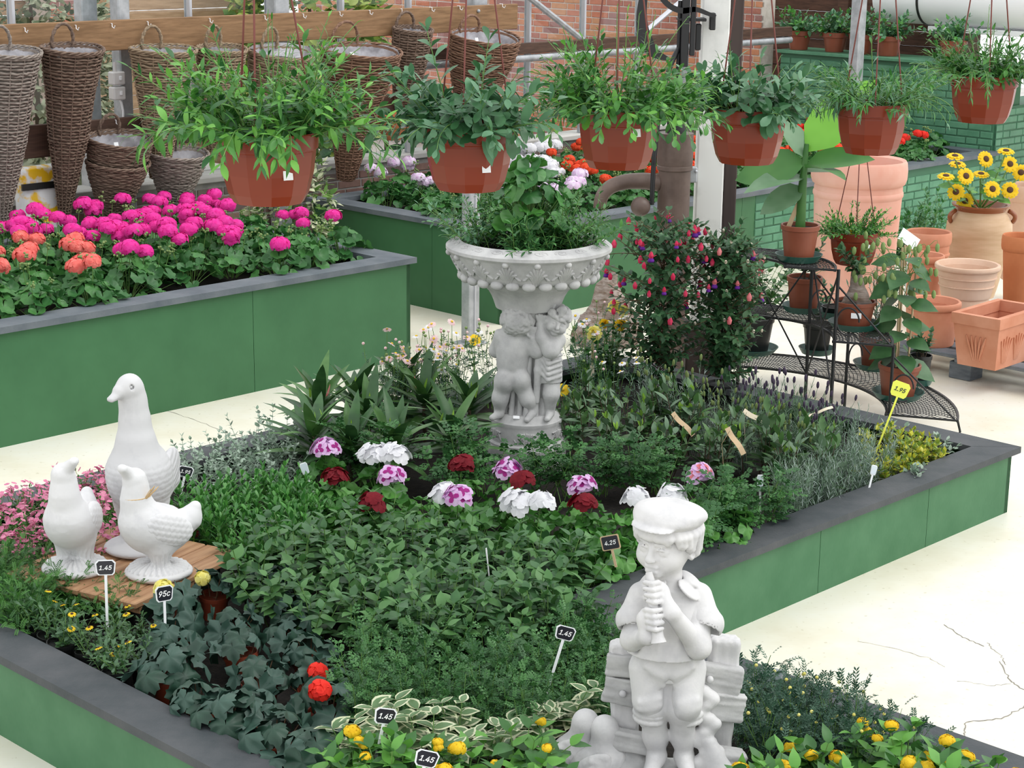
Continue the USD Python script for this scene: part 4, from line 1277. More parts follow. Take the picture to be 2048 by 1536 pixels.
def make_bowl():
    t = thing("garden_urn", "large carved grey stone bowl on a pedestal of two cherubs, filled with plants", "urn", BO)
    z0 = 0.29 - SOIL
    b = M["stone_grey"]
    ped = [(0, 0), (0.175, 0), (0.176, z0 + 0.03), (0.168, z0 + 0.038), (0.168, z0 + 0.047), (0.158, z0 + 0.055), (0.152, z0 + 0.12), (0.156, z0 + 0.13), (0.156, z0 + 0.145), (0.148, z0 + 0.152), (0.128, z0 + 0.178), (0, z0 + 0.182)]
    obj("pedestal", lathe(ped, 64), b, t, smooth=35)
    orn = []
    for k in range(6):
        g0 = -math.pi / 2 + k * math.pi / 3
        fr = lambda u, zz, r=0.1555: np.array([r * math.cos(g0 + u), r * math.sin(g0 + u), z0 + zz])
        for j in range(-3, 4):
            orn.append(tube([fr(0.02 * j, 0.075), fr(0.055 * j, 0.105), fr(0.078 * j, 0.112 - 0.004 * abs(j))], [0.004, 0.006, 0.005], 6))
        for s in (-1, 1):
            u = np.linspace(0, 1, 12)
            orn.append(tube([fr(s * (0.05 + 0.3 * x), 0.085 + 0.018 * math.sin(6.0 * x)) for x in u], 0.0045, 6))
            orn.append(tube([fr(s * (0.10 + 0.05 * math.cos(5 * x)), 0.078 + 0.012 * math.sin(5 * x)) for x in u], 0.004, 6))
    obj("relief", cat_m(orn), b, t, smooth=True, kind="stuff", label="carved scrollwork round the pedestal")
    zb = z0 + 0.668                               # underside of the bowl
    prof = [(0, zb - 0.03), (0.14, zb - 0.03), (0.150, zb), (0.158, zb + 0.02), (0.172, zb + 0.045), (0.192, zb + 0.065), (0.205, zb + 0.075), (0.215, zb + 0.10),
            (0.262, zb + 0.106), (0.283, zb + 0.114), (0.302, zb + 0.135), (0.322, zb + 0.175), (0.340, zb + 0.212), (0.348, zb + 0.218), (0.356, zb + 0.227), (0.356, zb + 0.240), (0.346, zb + 0.249),
            (0.335, zb + 0.251), (0.300, zb + 0.268), (0.292, zb + 0.264), (0.284, zb + 0.244), (0.26, zb + 0.21), (0, zb + 0.205)]
    obj("bowl", lathe(prof, 96), b, t, smooth=35)
    for k in range(26):
        g = 2 * math.pi * (k + 0.5) / 26
        v, f = ico(1.0, sub=2)
        v = v * [0.029, 0.022, 0.021]
        v = v @ rz(g + math.pi / 2).T + [0.286 * math.cos(g), 0.288 * math.sin(g), zb + 0.112]
        obj("bead", (v, f), b, t, smooth=True)
    for k in range(16):
        g0 = 2 * math.pi * (k + 0.25) / 16
        L = []
        rr_ = lambda z: np.interp(z, [0.114, 0.135, 0.175, 0.212], [0.283, 0.302, 0.322, 0.340])
        fr = lambda u, z: np.array([rr_(z) * math.cos(g0 + u), rr_(z) * math.sin(g0 + u), zb + z])
        for j in range(-4, 5):
            top = 0.206 - 0.0030 * j * j
            L.append(tube([fr(0.006 * j, 0.126), fr(0.024 * j, 0.166), fr(0.038 * j, top - 0.012), fr(0.046 * j, top - 0.004 * abs(j))], [0.004, 0.0075, 0.0075, 0.004], 6))
        L.append(tube([fr(0, 0.12), fr(0, 0.205)], [0.008, 0.005], 6))
        obj("acanthus", cat_m(L), b, t, smooth=True, kind="stuff")
        obj("rosette", ico(0.014, fr(0, 0.211) * [1.01, 1.01, 1], 2), b, t, smooth=True)
    sc = []
    for k in range(22):
        g0 = 2 * math.pi * k / 22
        s = 1 if k % 2 else -1
        u = np.linspace(0, 1, 22)
        pts = []
        for x in u:
            rad = 0.030 * (1 - 0.75 * x)
            th = s * (1.2 + x * 9.0)
            rr_, gg = 0.322 + 0.50 * rad * math.cos(th), g0 + rad * math.sin(th) / 0.32
            pts.append((rr_ * math.cos(gg), rr_ * math.sin(gg), zb + 0.2565 - (rr_ - 0.322) * 0.48))
        sc.append(tube(pts, 0.0038, 5))
    obj("scroll_relief", cat_m(sc), b, t, smooth=True, kind="stuff", label="spiral scrolls along the bowl's upper rim")
    obj("soil", lathe([(0, zb + 0.235), (0.283, zb + 0.235), (0.283, zb + 0.21)], 40), M["soil"], t, kind="stuff")
    # column core with drapery
    zc = z0 + 0.17
    core = Field((-0.14, -0.14, zc - 0.02), (0.14, 0.14, zb + 0.02), 0.005)
    core.add(s_prof([zc - 0.02, zc + 0.05, zc + 0.34, zb + 0.01], [0.105, 0.075, 0.082, 0.13], [0.105, 0.075, 0.082, 0.13]))
    for k in range(26):
        g = 2 * math.pi * k / 26 + 0.1 * math.sin(k * 2.1)
        r = 0.080 + 0.012 * (k % 2)
        core.add(s_cone((r * 1.15 * math.cos(g), r * 1.15 * math.sin(g), zc), (0.086 * math.cos(g + 0.15), 0.086 * math.sin(g + 0.15), zc + 0.33), 0.013, 0.008), 0.006)
    obj("column", core.mesh(), b, t, smooth=True)
    # viewer-left cherub seen from behind
    F = Field((-0.19, -0.21, zc - 0.02), (0.08, 0.08, zb + 0.02), 0.0038)
    A = lambda x, y, z: (x, y, zc + z * 1.07)
    F.add(s_ell(A(-0.062, -0.085, 0.285), (0.072, 0.052, 0.078)))
    F.add(s_ell(A(-0.064, -0.085, 0.215), (0.067, 0.050, 0.075)), 0.04)
    F.add(s_ell(A(-0.095, -0.110, 0.155), (0.046, 0.044, 0.050)), 0.014)
    F.add(s_ell(A(-0.030, -0.110, 0.160), (0.044, 0.044, 0.048)), 0.010)
    F.cut(s_cone(A(-0.062, -0.155, 0.19), A(-0.062, -0.150, 0.125), 0.004, 0.006), 0.012)
    s_path(F, [A(-0.100, -0.090, 0.14), A(-0.115, -0.090, 0.075), A(-0.118, -0.075, 0.02)], (0.042, 0.034, 0.024), 0.02)
    F.add(s_cone(A(-0.118, -0.085, 0.008), A(-0.150, -0.115, 0.0), 0.020, 0.013), 0.012)
    s_path(F, [A(-0.025, -0.090, 0.14), A(0.005, -0.098, 0.075), A(0.030, -0.085, 0.03)], (0.042, 0.034, 0.022), 0.02)
    F.add(s_cone(A(0.03, -0.095, 0.02), A(0.0, -0.145, 0.0), 0.020, 0.013), 0.012)
    s_path(F, [A(-0.115, -0.075, 0.33), A(-0.135, -0.03, 0.26), A(-0.125, 0.02, 0.32)], (0.032, 0.028, 0.02), 0.02)
    s_path(F, [A(0.0, -0.085, 0.315), A(0.040, -0.105, 0.275), A(0.022, -0.115, 0.33)], (0.030, 0.028, 0.020), 0.02)
    for j in range(4):
        F.add(s_cone(A(0.022, -0.118, 0.335), A(0.004 + 0.010 * j, -0.122, 0.372 + 0.004 * (j % 2)), 0.0085, 0.006), 0.003)
    F.add(s_cone(A(0.018, -0.122, 0.330), A(0.002, -0.132, 0.345), 0.008, 0.006), 0.003)
    F.add(s_ell(A(-0.045, -0.092, 0.395), (0.070, 0.068, 0.066)), 0.02)
    obj("cherub", F.mesh(), b, t, smooth=True)
    Hh = Field((-0.15, -0.20, zc + 0.28), (0.06, 0.02, zb + 0.03), 0.0036)
    rng = np.random.default_rng(12)
    for k in range(70):
        d = rng.normal(size=3) * [1, 0.8, 0.8] + [0, -0.7, 0.1]
        d /= np.linalg.norm(d)
        c = np.array(A(-0.045, -0.092, 0.398)) + d * [0.068, 0.066, 0.062]
        tq = np.cross(d, [0.3, 0.2, 1.0])
        tq /= np.linalg.norm(tq)
        u = np.cross(d, tq)
        sgn = rng.choice((-1, 1))
        pts = [c + 0.015 * (tq * math.cos(sgn * w) + u * math.sin(sgn * w)) - d * 0.004 * (w / 3) for w in (0, 1.2, 2.4, 3.4)]
        s_path(Hh, pts, (0.009, 0.010, 0.009, 0.006), 0.0025)
    obj("hair", Hh.mesh(), b, t, smooth=True)
    # viewer-right cherub facing the viewer
    F = Field((0.0, -0.20, zc - 0.02), (0.20, 0.08, zb + 0.03), 0.0036)
    hd = np.array(A(0.122, -0.092, 0.395))
    HRr = rz(0.12) @ ry(0.32) @ rx(0.12)
    hq = lambda x, y, z: hd + HRr @ np.array([x, y, z])
    F.add(s_ell(A(0.095, -0.065, 0.255), (0.050, 0.045, 0.085)))
    F.add(s_ell(A(0.097, -0.080, 0.205), (0.050, 0.045, 0.055)), 0.03)
    F.add(s_cone(A(0.100, -0.075, 0.30), hd, 0.036, 0.03), 0.02)
    s_path(F, [A(0.105, -0.075, 0.175), A(0.104, -0.092, 0.10), A(0.100, -0.075, 0.03)], (0.042, 0.035, 0.024), 0.02)
    F.add(s_cone(A(0.1, -0.082, 0.012), A(0.088, -0.128, 0.0), 0.020, 0.013), 0.012)
    s_path(F, [A(0.06, -0.05, 0.175), A(0.055, -0.05, 0.10), A(0.06, -0.035, 0.02)], (0.036, 0.03, 0.022), 0.02)
    s_path(F, [A(0.130, -0.070, 0.315), A(0.098, -0.125, 0.285), A(0.058, -0.115, 0.335), A(0.052, -0.105, 0.385)], (0.034, 0.034, 0.026, 0.020), 0.02)
    for j in range(4):
        F.add(s_cone(A(0.050, -0.110, 0.388), A(0.034 + 0.012 * j, -0.112, 0.428 - 0.003 * abs(j - 1)), 0.0085, 0.006), 0.003)
    F.add(s_cone(A(0.056, -0.112, 0.385), A(0.074, -0.118, 0.405), 0.008, 0.006), 0.003)
    F.add(s_ell(hd, (0.052, 0.052, 0.056), HRr), 0.015)
    for s in (-1, 1):
        F.add(s_ell(hq(0.024 * s, -0.036, -0.018), (0.019, 0.017, 0.018), HRr), 0.012)
        F.cut(s_ell(hq(0.019 * s, -0.052, 0.006), (0.011, 0.008, 0.007), HRr), 0.006)
        F.add(s_ell(hq(0.019 * s, -0.043, 0.004), (0.008, 0.006, 0.006), HRr), 0.002)
        F.add(s_ell(hq(0.050 * s, 0.004, -0.002), (0.008, 0.012, 0.015), HRr), 0.005)
    F.add(s_cone(hq(0, -0.052, 0.006), hq(0, -0.060, -0.010), 0.0055, 0.0085), 0.008)
    F.add(s_cone(hq(-0.010, -0.050, -0.027), hq(0.010, -0.050, -0.027), 0.0055, 0.0055), 0.004)
    F.add(s_ell(hq(0, -0.040, -0.042), (0.014, 0.012, 0.010), HRr), 0.01)
    F.cut(s_cone(hq(-0.012, -0.057, -0.0255), hq(0.012, -0.057, -0.0255), 0.0022, 0.0022), 0.002)
    obj("cherub", F.mesh(), b, t, smooth=True)
    Hh = Field((0.04, -0.18, zc + 0.34), (0.21, 0.0, zb + 0.05), 0.0036)
    for k in range(40):
        g = rng.uniform(-2.6, 2.6)
        z = rng.uniform(0.025, 0.062)
        r = 0.056 * math.sqrt(max(0.06, 1 - (z / 0.075) ** 2))
        c = hq(r * math.sin(g), r * -math.cos(g) * 0.95 + 0.004, z)
        e = hq(r * math.sin(g + 0.45), r * -math.cos(g + 0.45) * 0.95 + 0.004, z - 0.010)
        s_path(Hh, [c, (c + e) / 2 + [0, 0, 0.006], e], (0.010, 0.011, 0.006), 0.003)
    s_path(Hh, [hq(0, -0.04, 0.045), hq(0, -0.03, 0.066), hq(0.0, 0.0, 0.072)], (0.012, 0.018, 0.012), 0.006)
    obj("hair", Hh.mesh(), b, t, smooth=True)
    D = Field((0.02, -0.18, zc + 0.06), (0.18, 0.06, zc + 0.33), 0.0038)
    D.add(s_prof([zc + 0.155, zc + 0.20, zc + 0.29], [0.052, 0.055, 0.046], [0.05, 0.052, 0.045], [0.1, 0.097, 0.095], [-0.075, -0.075, -0.068]))
    for k in range(6):
        z = 0.165 + 0.022 * k
        pts = [A(0.05, -0.11 + 0.003 * k, z + 0.035 + 0.01 * k), A(0.088, -0.133, z), A(0.145, -0.105, z + 0.010)]
        s_path(D, pts, (0.008, 0.0095, 0.007), 0.006)
    s_path(D, [A(0.05, -0.105, 0.30), A(0.045, -0.11, 0.2), A(0.04, -0.105, 0.07)], (0.014, 0.016, 0.014), 0.01)
    obj("drapery", D.mesh(), b, t, smooth=True)
    # third cherub on the far side
    obj("price_sticker", xf(bbox((-0.014, -0.004, -0.007), (0.014, 0.004, 0.007)), rx(-0.7) @ rz(0.1), (-0.045, -0.128, z0 + 0.176)), M["sticker"], t)


make_bowl()

# ------------------------------------------------------------------ leaves
def leaf_strip(shape, fold=0.15, droop=0.2, base=0.08, rows=None):
    """A leaf of unit length along +x: (t, half width) pairs, folded along the midrib and bent down towards its tip."""
    sh = np.array(shape, float)
    v, f = [(0, 0, 0)], []
    for t, w in sh:
        z = -droop * t * t
        v += [(t, w, z + fold * w), (t, 0, z), (t, -w, z + fold * w)]
    n = len(sh)
    v.append((1.0, 0, -droop))
    e = len(v) - 1
    f += [(0, 2, 1), (0, 3, 2)]
    for i in range(n - 1):
        a, b = 1 + 3 * i, 4 + 3 * i
        f += [(a, a + 1, b), (a + 1, b + 1, b), (a + 1, a + 2, b + 1), (a + 2, b + 2, b + 1)]
    a = 1 + 3 * (n - 1)
    f += [(a, a + 1, e), (a + 1, a + 2, e)]
    return finish_leaf(np.array(v, float), np.array(f))


def finish_leaf(v, f):
    c = np.cross(v[f[:, 1]] - v[f[:, 0]], v[f[:, 2]] - v[f[:, 0]])
    if c[:, 2].sum() < 0:
        f = f[:, ::-1]
    return v, f, normals_of(v, f)


def leaf_round(lobes=7, depth=0.12, notch=0.5, cup=0.15, wave=0.05, n=None, tip=0.0, teeth=0, tooth=0.04):
    """A rounded leaf on a central petiole: scalloped rim, a notch at the back, slightly cupped."""
    n = n or max(3 * lobes, 14)
    v, f = [(0.0, 0, 0)], []
    for ring, r0 in ((1, 0.55), (2, 1.0)):
        for k in range(n):
            g = -math.pi + (2 * math.pi) * (k + 0.5) / n
            r = 1 - depth * abs(math.sin(lobes * g / 2))
            r *= 1 - notch * max(0, 1 - abs(abs(g) - math.pi) / 0.5)
            r += tip * max(0, 1 - abs(g) / 0.5) + (tooth * ((k % 2) - 0.5) if teeth and ring == 2 else 0)
            rr = r * r0
            v.append((0.5 * rr * math.cos(g), 0.5 * rr * math.sin(g), cup * (0.5 * rr) ** 2 * 2 + wave * r0 * math.sin(lobes * g)))
    for k in range(n - 1):
        f += [(0, 1 + k, 2 + k), (1 + k, 1 + n + k, 2 + n + k), (1 + k, 2 + n + k, 2 + k)]
    v = np.array(v)
    v[:, 0] += 0.38
    return finish_leaf(v, np.array(f))


def leaf_cut(pairs=4, spread=0.9, width=0.10, length=0.34, curl=0.15, sub=True, term=0.3):
    """A finely cut leaf: a midrib with narrow toothed leaflets."""
    v, f = [], []

    def blade(p, d, l, w, z):
        n = len(v)
        s = np.array([-d[1], d[0]])
        v.extend([(*p, z), (*(p + d * l * 0.5 + s * w), z + 0.02), (*(p + d * l), z - curl * l), (*(p + d * l * 0.5 - s * w), z + 0.02)])
        f.extend([(n, n + 3, n + 1), (n + 3, n + 2, n + 1)])
    blade(np.array([0.0, 0]), np.array([1.0, 0]), 0.9, 0.022, 0)
    for k in range(pairs):
        t = 0.25 + 0.6 * k / max(pairs - 1, 1)
        l = length * (1 - 0.35 * abs(k / max(pairs - 1, 1) - 0.35))
        for s in (-1, 1):
            a = spread * s
            d = np.array([math.cos(a), math.sin(a)])
            p = np.array([t, 0.0])
            blade(p, d, l, width * 0.5, -curl * t * t)
            if sub:
                for q in (-0.6, 0.6):
                    d2 = np.array([math.cos(a + q), math.sin(a + q)])
                    blade(p + d * l * 0.45, d2, l * 0.5, width * 0.4, -curl * t * t - 0.02)
    for s in (-0.5, 0.5):
        blade(np.array([0.82, 0.0]), np.array([math.cos(s), math.sin(s)]), term, width * 0.45, -curl)
    return finish_leaf(np.array(v, float), np.array(f))


ELL = [(0.12, 0.10), (0.32, 0.19), (0.55, 0.21), (0.78, 0.14), (0.92, 0.05)]
OVATE = [(0.08, 0.14), (0.24, 0.28), (0.45, 0.32), (0.68, 0.23), (0.87, 0.09)]
LANCE = [(0.12, 0.05), (0.32, 0.10), (0.55, 0.105), (0.78, 0.06), (0.93, 0.02)]
NARROW = [(0.15, 0.03), (0.4, 0.045), (0.7, 0.035), (0.9, 0.015)]
SPAT = [(0.15, 0.05), (0.38, 0.13), (0.62, 0.21), (0.83, 0.19), (0.95, 0.09)]
STRAP = [(0.05, 0.05), (0.2, 0.062), (0.45, 0.058), (0.7, 0.042), (0.88, 0.02)]


class Bits:
    """Collects copies of leaf templates into one mesh, or hands each out as a part."""

    def __init__(self):
        self.v, self.f, self.n, self.k = [], [], [], 0

    def add(self, v, f, n):
        self.v.append(v)
        self.f.append(f + self.k)
        self.n.append(n)
        self.k += len(v)

    def put(self, name, m, parent, kind="stuff", label=None):
        if self.k:
            p = raw_mesh(fresh(str(parent.GetPath()), name), np.vstack(self.v), np.vstack(self.f), m, np.vstack(self.n))
            tag(p, label, kind=kind)


def pose(T, p, d, up, size, roll=0.0, wid=1.0):
    """Places a template at p: its length along d, its face towards up."""
    d = d / (np.linalg.norm(d) + 1e-9)
    y = np.cross(up, d)
    l = np.linalg.norm(y)
    y = y / l if l > 1e-6 else np.array([0, 1.0, 0])
    z = np.cross(d, y)
    if roll:
        y, z = y * math.cos(roll) + z * math.sin(roll), z * math.cos(roll) - y * math.sin(roll)
    R = np.stack([d, y, z])
    return (T[0] * [1, wid, 1] * size) @ R + p, T[1], T[2] @ R


def arc_stem(rng, p0, az, lean, length, bend, n=7):
    """A curved stem: starts leaning by "lean" from the vertical towards az and bends outward by "bend"."""
    pts, p = [np.array(p0, float)], np.array(p0, float)
    for k in range(n - 1):
        a = lean + bend * k / (n - 1)
        p = p + length / (n - 1) * np.array([math.sin(a) * math.cos(az), math.sin(a) * math.sin(az), math.cos(a)])
        pts.append(p)
        az = az + rng.normal(0, 0.07)
    return np.array(pts)


UPZ = np.array([0, 0, 1.0])


def along(pts, u):
    s = np.linspace(0, 1, len(pts))
    p = np.array([np.interp(u, s, pts[:, k]) for k in range(3)])
    q = np.array([np.interp(min(u + 0.05, 1), s, pts[:, k]) - np.interp(max(u - 0.05, 0), s, pts[:, k]) for k in range(3)])
    return p, q / (np.linalg.norm(q) + 1e-9)


def stem_leaves(rng, pts, T, spec, out):
    """Opposite or alternate leaves along a stem. spec: size at foot and tip, nodes, per node, opening angle, start."""
    s0, s1, nodes, per, openn, start = spec["s0"], spec["s1"], spec["nodes"], spec.get("per", 2), spec.get("open", 1.0), spec.get("start", 0.1)
    ph = rng.uniform(0, 6.28)
    for k in range(nodes):
        u = start + (1 - start) * (k + rng.uniform(-0.2, 0.2)) / max(nodes - 1, 1)
        u = min(max(u, 0), 1)
        p, d = along(pts, u)
        a = np.cross(d, [0.3, 0.5, 0.8])
        a /= np.linalg.norm(a)
        b = np.cross(d, a)
        ph += spec.get("turn", 1.57)
        o = openn * (1 - 0.55 * max(0, (u - 0.8) / 0.2)) + rng.normal(0, 0.12)
        for j in range(per):
            g = ph + 2 * math.pi * j / per + rng.normal(0, 0.12)
            side = a * math.cos(g) + b * math.sin(g)
            ld = d * math.cos(o) + side * math.sin(o)
            if spec.get("flat"):
                ld[2] *= 1 - spec["flat"]
            sz = (s0 + (s1 - s0) * u) * rng.uniform(0.8, 1.15)
            up = UPZ * spec.get("upz", 1.0) + d * 0.5 + rng.normal(0, 0.12, 3)
            t = T[int(rng.integers(len(T)))]
            out.append((*pose(t, p, ld, up, sz, wid=rng.uniform(0.85, 1.1)), sz))


def emit(parent, leaves, mats, rng, parts, name="leaf", stuff="foliage"):
    """The largest leaves become parts, the rest one mesh per material."""
    order = sorted(range(len(leaves)), key=lambda i: -leaves[i][3])
    rest = [Bits() for _ in mats]
    for q, i in enumerate(order):
        v, f, n, _ = leaves[i]
        k = int(rng.integers(len(mats)))
        if q < parts:
            raw_mesh(fresh(str(parent.GetPath()), name), v, f, mats[k], n)
        else:
            rest[k].add(v, f, n)
    for b, m in zip(rest, mats):
        b.put(stuff, m, parent)


def emit_stems(parent, stems, m, r=0.0022, name="stem", sides=4, r1=None):
    if stems:
        v, f = cat_m([tube(s, np.linspace(r, r1 or r * 0.5, len(s)), sides, caps=False) for s in stems])
        obj(name, (v, f), m, parent, smooth=True, kind="stuff" if len(stems) > 1 else None)


# flowers -------------------------------------------------------------
def petal_ring(n, r0, r1, w, tilt=0.3, z=0.0, twist=0.0, rng=None, cup=0.0):
    ms = Bits()
    for k in range(n):
        g = 2 * math.pi * k / n + twist + (rng.normal(0, 0.06) if rng is not None else 0)
        d = np.array([math.cos(g), math.sin(g), 0])
        s = np.array([-math.sin(g), math.cos(g), 0])
        zt = math.tan(tilt)
        P = lambda r, o: d * r + s * o + UPZ * (z + (r - r0) * zt - cup * (r - r0) ** 2 / (r1 - r0))
        m_ = (r0 + r1) / 2
        v = np.array([P(r0, -w * 0.25), P(r0, w * 0.25), P(m_ * 1.05, -w / 2), P(m_ * 1.05, w / 2), P(r1 * 0.93, -w * 0.36), P(r1 * 0.93, w * 0.36), P(r1, 0)])
        f = np.array([(0, 2, 1), (2, 3, 1), (2, 4, 3), (4, 5, 3), (4, 6, 5)])
        ms.add(*finish_leaf(v, f))
    return np.vstack(ms.v), np.vstack(ms.f)


def florets(rng, count, R, fr, dome=1.0, squash=0.75, petals=5):
    """A rounded head of small five-petalled florets."""
    ms = []
    for k in range(count):
        z = 1 - (k + 0.5) / count * dome
        g = k * 2.39996 + rng.uniform(-0.2, 0.2)
        q = math.sqrt(max(0, 1 - z * z))
        d = np.array([q * math.cos(g), q * math.sin(g), z])
        v, f = petal_ring(petals, 0.0, fr * rng.uniform(0.85, 1.15), fr * 1.05, tilt=0.25, twist=rng.uniform(0, 6), cup=0.6)
        a = np.cross(d, [0.2, 0.4, 0.9])
        a /= np.linalg.norm(a)
        Rm = np.stack([a, np.cross(d, a), d])
        c = d * R * rng.uniform(0.82, 1.12) * np.array([1, 1, squash])
        ms.append((v @ Rm + c, f))
    return cat_m(ms)


def dome_core(R, squash=0.75):
    v, f = ico(R * 0.86, sub=2)
    v[:, 2] = np.where(v[:, 2] < 0, v[:, 2] * 0.35, v[:, 2]) * squash
    return v, f


L = {}
L["geranium"] = [leafy("leaf_geranium", (0.030, 0.125, 0.032), (0.055, 0.19, 0.05)), leafy("leaf_geranium_light", (0.055, 0.19, 0.045), (0.085, 0.26, 0.065))]
L["pelarg"] = [leafy("leaf_pelargonium", (0.035, 0.145, 0.022), (0.062, 0.21, 0.036)), leafy("leaf_pelargonium_light", (0.07, 0.24, 0.04), (0.12, 0.33, 0.065))]
L["begonia"] = [leafy("leaf_begonia", (0.012, 0.042, 0.026), (0.028, 0.075, 0.048), rough=0.5, trans=0.08), leafy("leaf_begonia_grey", (0.03, 0.075, 0.055), (0.05, 0.105, 0.08), rough=0.5, trans=0.08)]
L["mint"] = [leafy("leaf_fuchsia_bed", (0.034, 0.108, 0.034), (0.058, 0.16, 0.052), rough=0.45, trans=0.12), leafy("leaf_fuchsia_bed_light", (0.068, 0.185, 0.05), (0.105, 0.25, 0.075), rough=0.45, trans=0.15)]
L["tagetes"] = [leafy("leaf_cut", (0.032, 0.115, 0.034), (0.055, 0.17, 0.052)), leafy("leaf_cut_light", (0.06, 0.19, 0.05), (0.09, 0.25, 0.07))]
L["bushy"] = [leafy("leaf_glossy", (0.038, 0.16, 0.03), (0.06, 0.22, 0.045), rough=0.35), leafy("leaf_glossy_light", (0.08, 0.27, 0.05), (0.11, 0.34, 0.065), rough=0.35)]
L["hang"] = [leafy("leaf_hanging", (0.045, 0.17, 0.03), (0.08, 0.26, 0.045), rough=0.4), leafy("leaf_hanging_light", (0.11, 0.33, 0.045), (0.17, 0.44, 0.07), rough=0.4), leafy("leaf_hanging_dark", (0.025, 0.11, 0.028), (0.045, 0.155, 0.04), rough=0.4)]
L["petunia"] = [leafy("leaf_petunia", (0.032, 0.115, 0.042), (0.055, 0.17, 0.065), rough=0.4, trans=0.12), leafy("leaf_petunia_pale", (0.075, 0.20, 0.10), (0.12, 0.27, 0.145), rough=0.4, trans=0.12)]
L["aloe"] = [leafy("leaf_strap", (0.022, 0.075, 0.022), (0.042, 0.12, 0.034), rough=0.38, trans=0.06), leafy("leaf_strap_edge", (0.055, 0.15, 0.035), (0.085, 0.2, 0.05), rough=0.38, trans=0.06)]
L["silver"] = [leafy("leaf_silver", (0.16, 0.25, 0.17), (0.27, 0.37, 0.28), rough=0.7, trans=0.1), leafy("leaf_silver_pale", (0.30, 0.40, 0.31), (0.40, 0.49, 0.41), rough=0.7, trans=0.1)]
L["lav"] = [leafy("leaf_grey_green", (0.11, 0.2, 0.12), (0.2, 0.3, 0.2), rough=0.7, trans=0.1), leafy("leaf_grey_silver", (0.25, 0.33, 0.29), (0.36, 0.43, 0.4), rough=0.7, trans=0.1)]
L["laurel"] = [leafy("leaf_laurel", (0.045, 0.12, 0.032), (0.08, 0.18, 0.05), rough=0.4, trans=0.1), leafy("leaf_laurel_grey", (0.10, 0.18, 0.10), (0.14, 0.235, 0.135), rough=0.45, trans=0.1)]
L["tip"] = leafy("leaf_young_tip", (0.22, 0.42, 0.05), (0.32, 0.55, 0.08))
L["euonymus"] = [leafy("leaf_yellow", (0.45, 0.48, 0.035), (0.60, 0.58, 0.06)), leafy("leaf_yellow_green", (0.14, 0.26, 0.04), (0.30, 0.40, 0.05))]
L["grey_argy"] = [leafy("leaf_blue_grey", (0.05, 0.125, 0.075), (0.085, 0.175, 0.115), rough=0.5), leafy("leaf_blue_dark", (0.028, 0.08, 0.048), (0.045, 0.115, 0.07), rough=0.5)]
L["lantana"] = [leafy("leaf_lantana", (0.045, 0.15, 0.035), (0.07, 0.2, 0.055), rough=0.45), leafy("leaf_lantana_light", (0.11, 0.32, 0.05), (0.15, 0.40, 0.07), rough=0.45)]
L["sanv"] = [leafy("leaf_small", (0.04, 0.115, 0.035), (0.07, 0.17, 0.055)), leafy("leaf_small_grey", (0.07, 0.15, 0.075), (0.10, 0.2, 0.1))]
L["fern"] = [leafy("leaf_fluffy", (0.06, 0.2, 0.035), (0.1, 0.29, 0.055)), leafy("leaf_fluffy_dark", (0.03, 0.12, 0.028), (0.055, 0.17, 0.04))]
L["fuchsia"] = [leafy("leaf_fuchsia", (0.025, 0.085, 0.032), (0.045, 0.125, 0.05)), leafy("leaf_fuchsia_mid", (0.055, 0.14, 0.055), (0.085, 0.185, 0.08))]
L["banana"] = [leafy("leaf_banana", (0.16, 0.42, 0.04), (0.2, 0.5, 0.06), scale=6, trans=0.4), leafy("leaf_banana_dark", (0.05, 0.17, 0.04), (0.09, 0.24, 0.06), scale=6, trans=0.3), leafy("leaf_banana_grey", (0.12, 0.24, 0.12), (0.2, 0.33, 0.2), scale=8, trans=0.3)]
L["hedge"] = [leafy("leaf_shrub", (0.07, 0.12, 0.06), (0.2, 0.25, 0.15), scale=9), leafy("leaf_shrub_pale", (0.42, 0.46, 0.30), (0.55, 0.58, 0.42), scale=9)]
L["yellowshrub"] = [leafy("leaf_lime", (0.42, 0.55, 0.09), (0.6, 0.68, 0.2), scale=9), leafy("leaf_lime_dark", (0.10, 0.22, 0.05), (0.2, 0.36, 0.08), scale=9)]
STEM = leafy("stem_green", (0.10, 0.22, 0.05), (0.17, 0.32, 0.08), trans=0.05)
STEM_W = plain("stem_woody", (0.10, 0.07, 0.045), 0.8)
STEM_R = plain("stem_reddish", (0.14, 0.08, 0.04), 0.7)
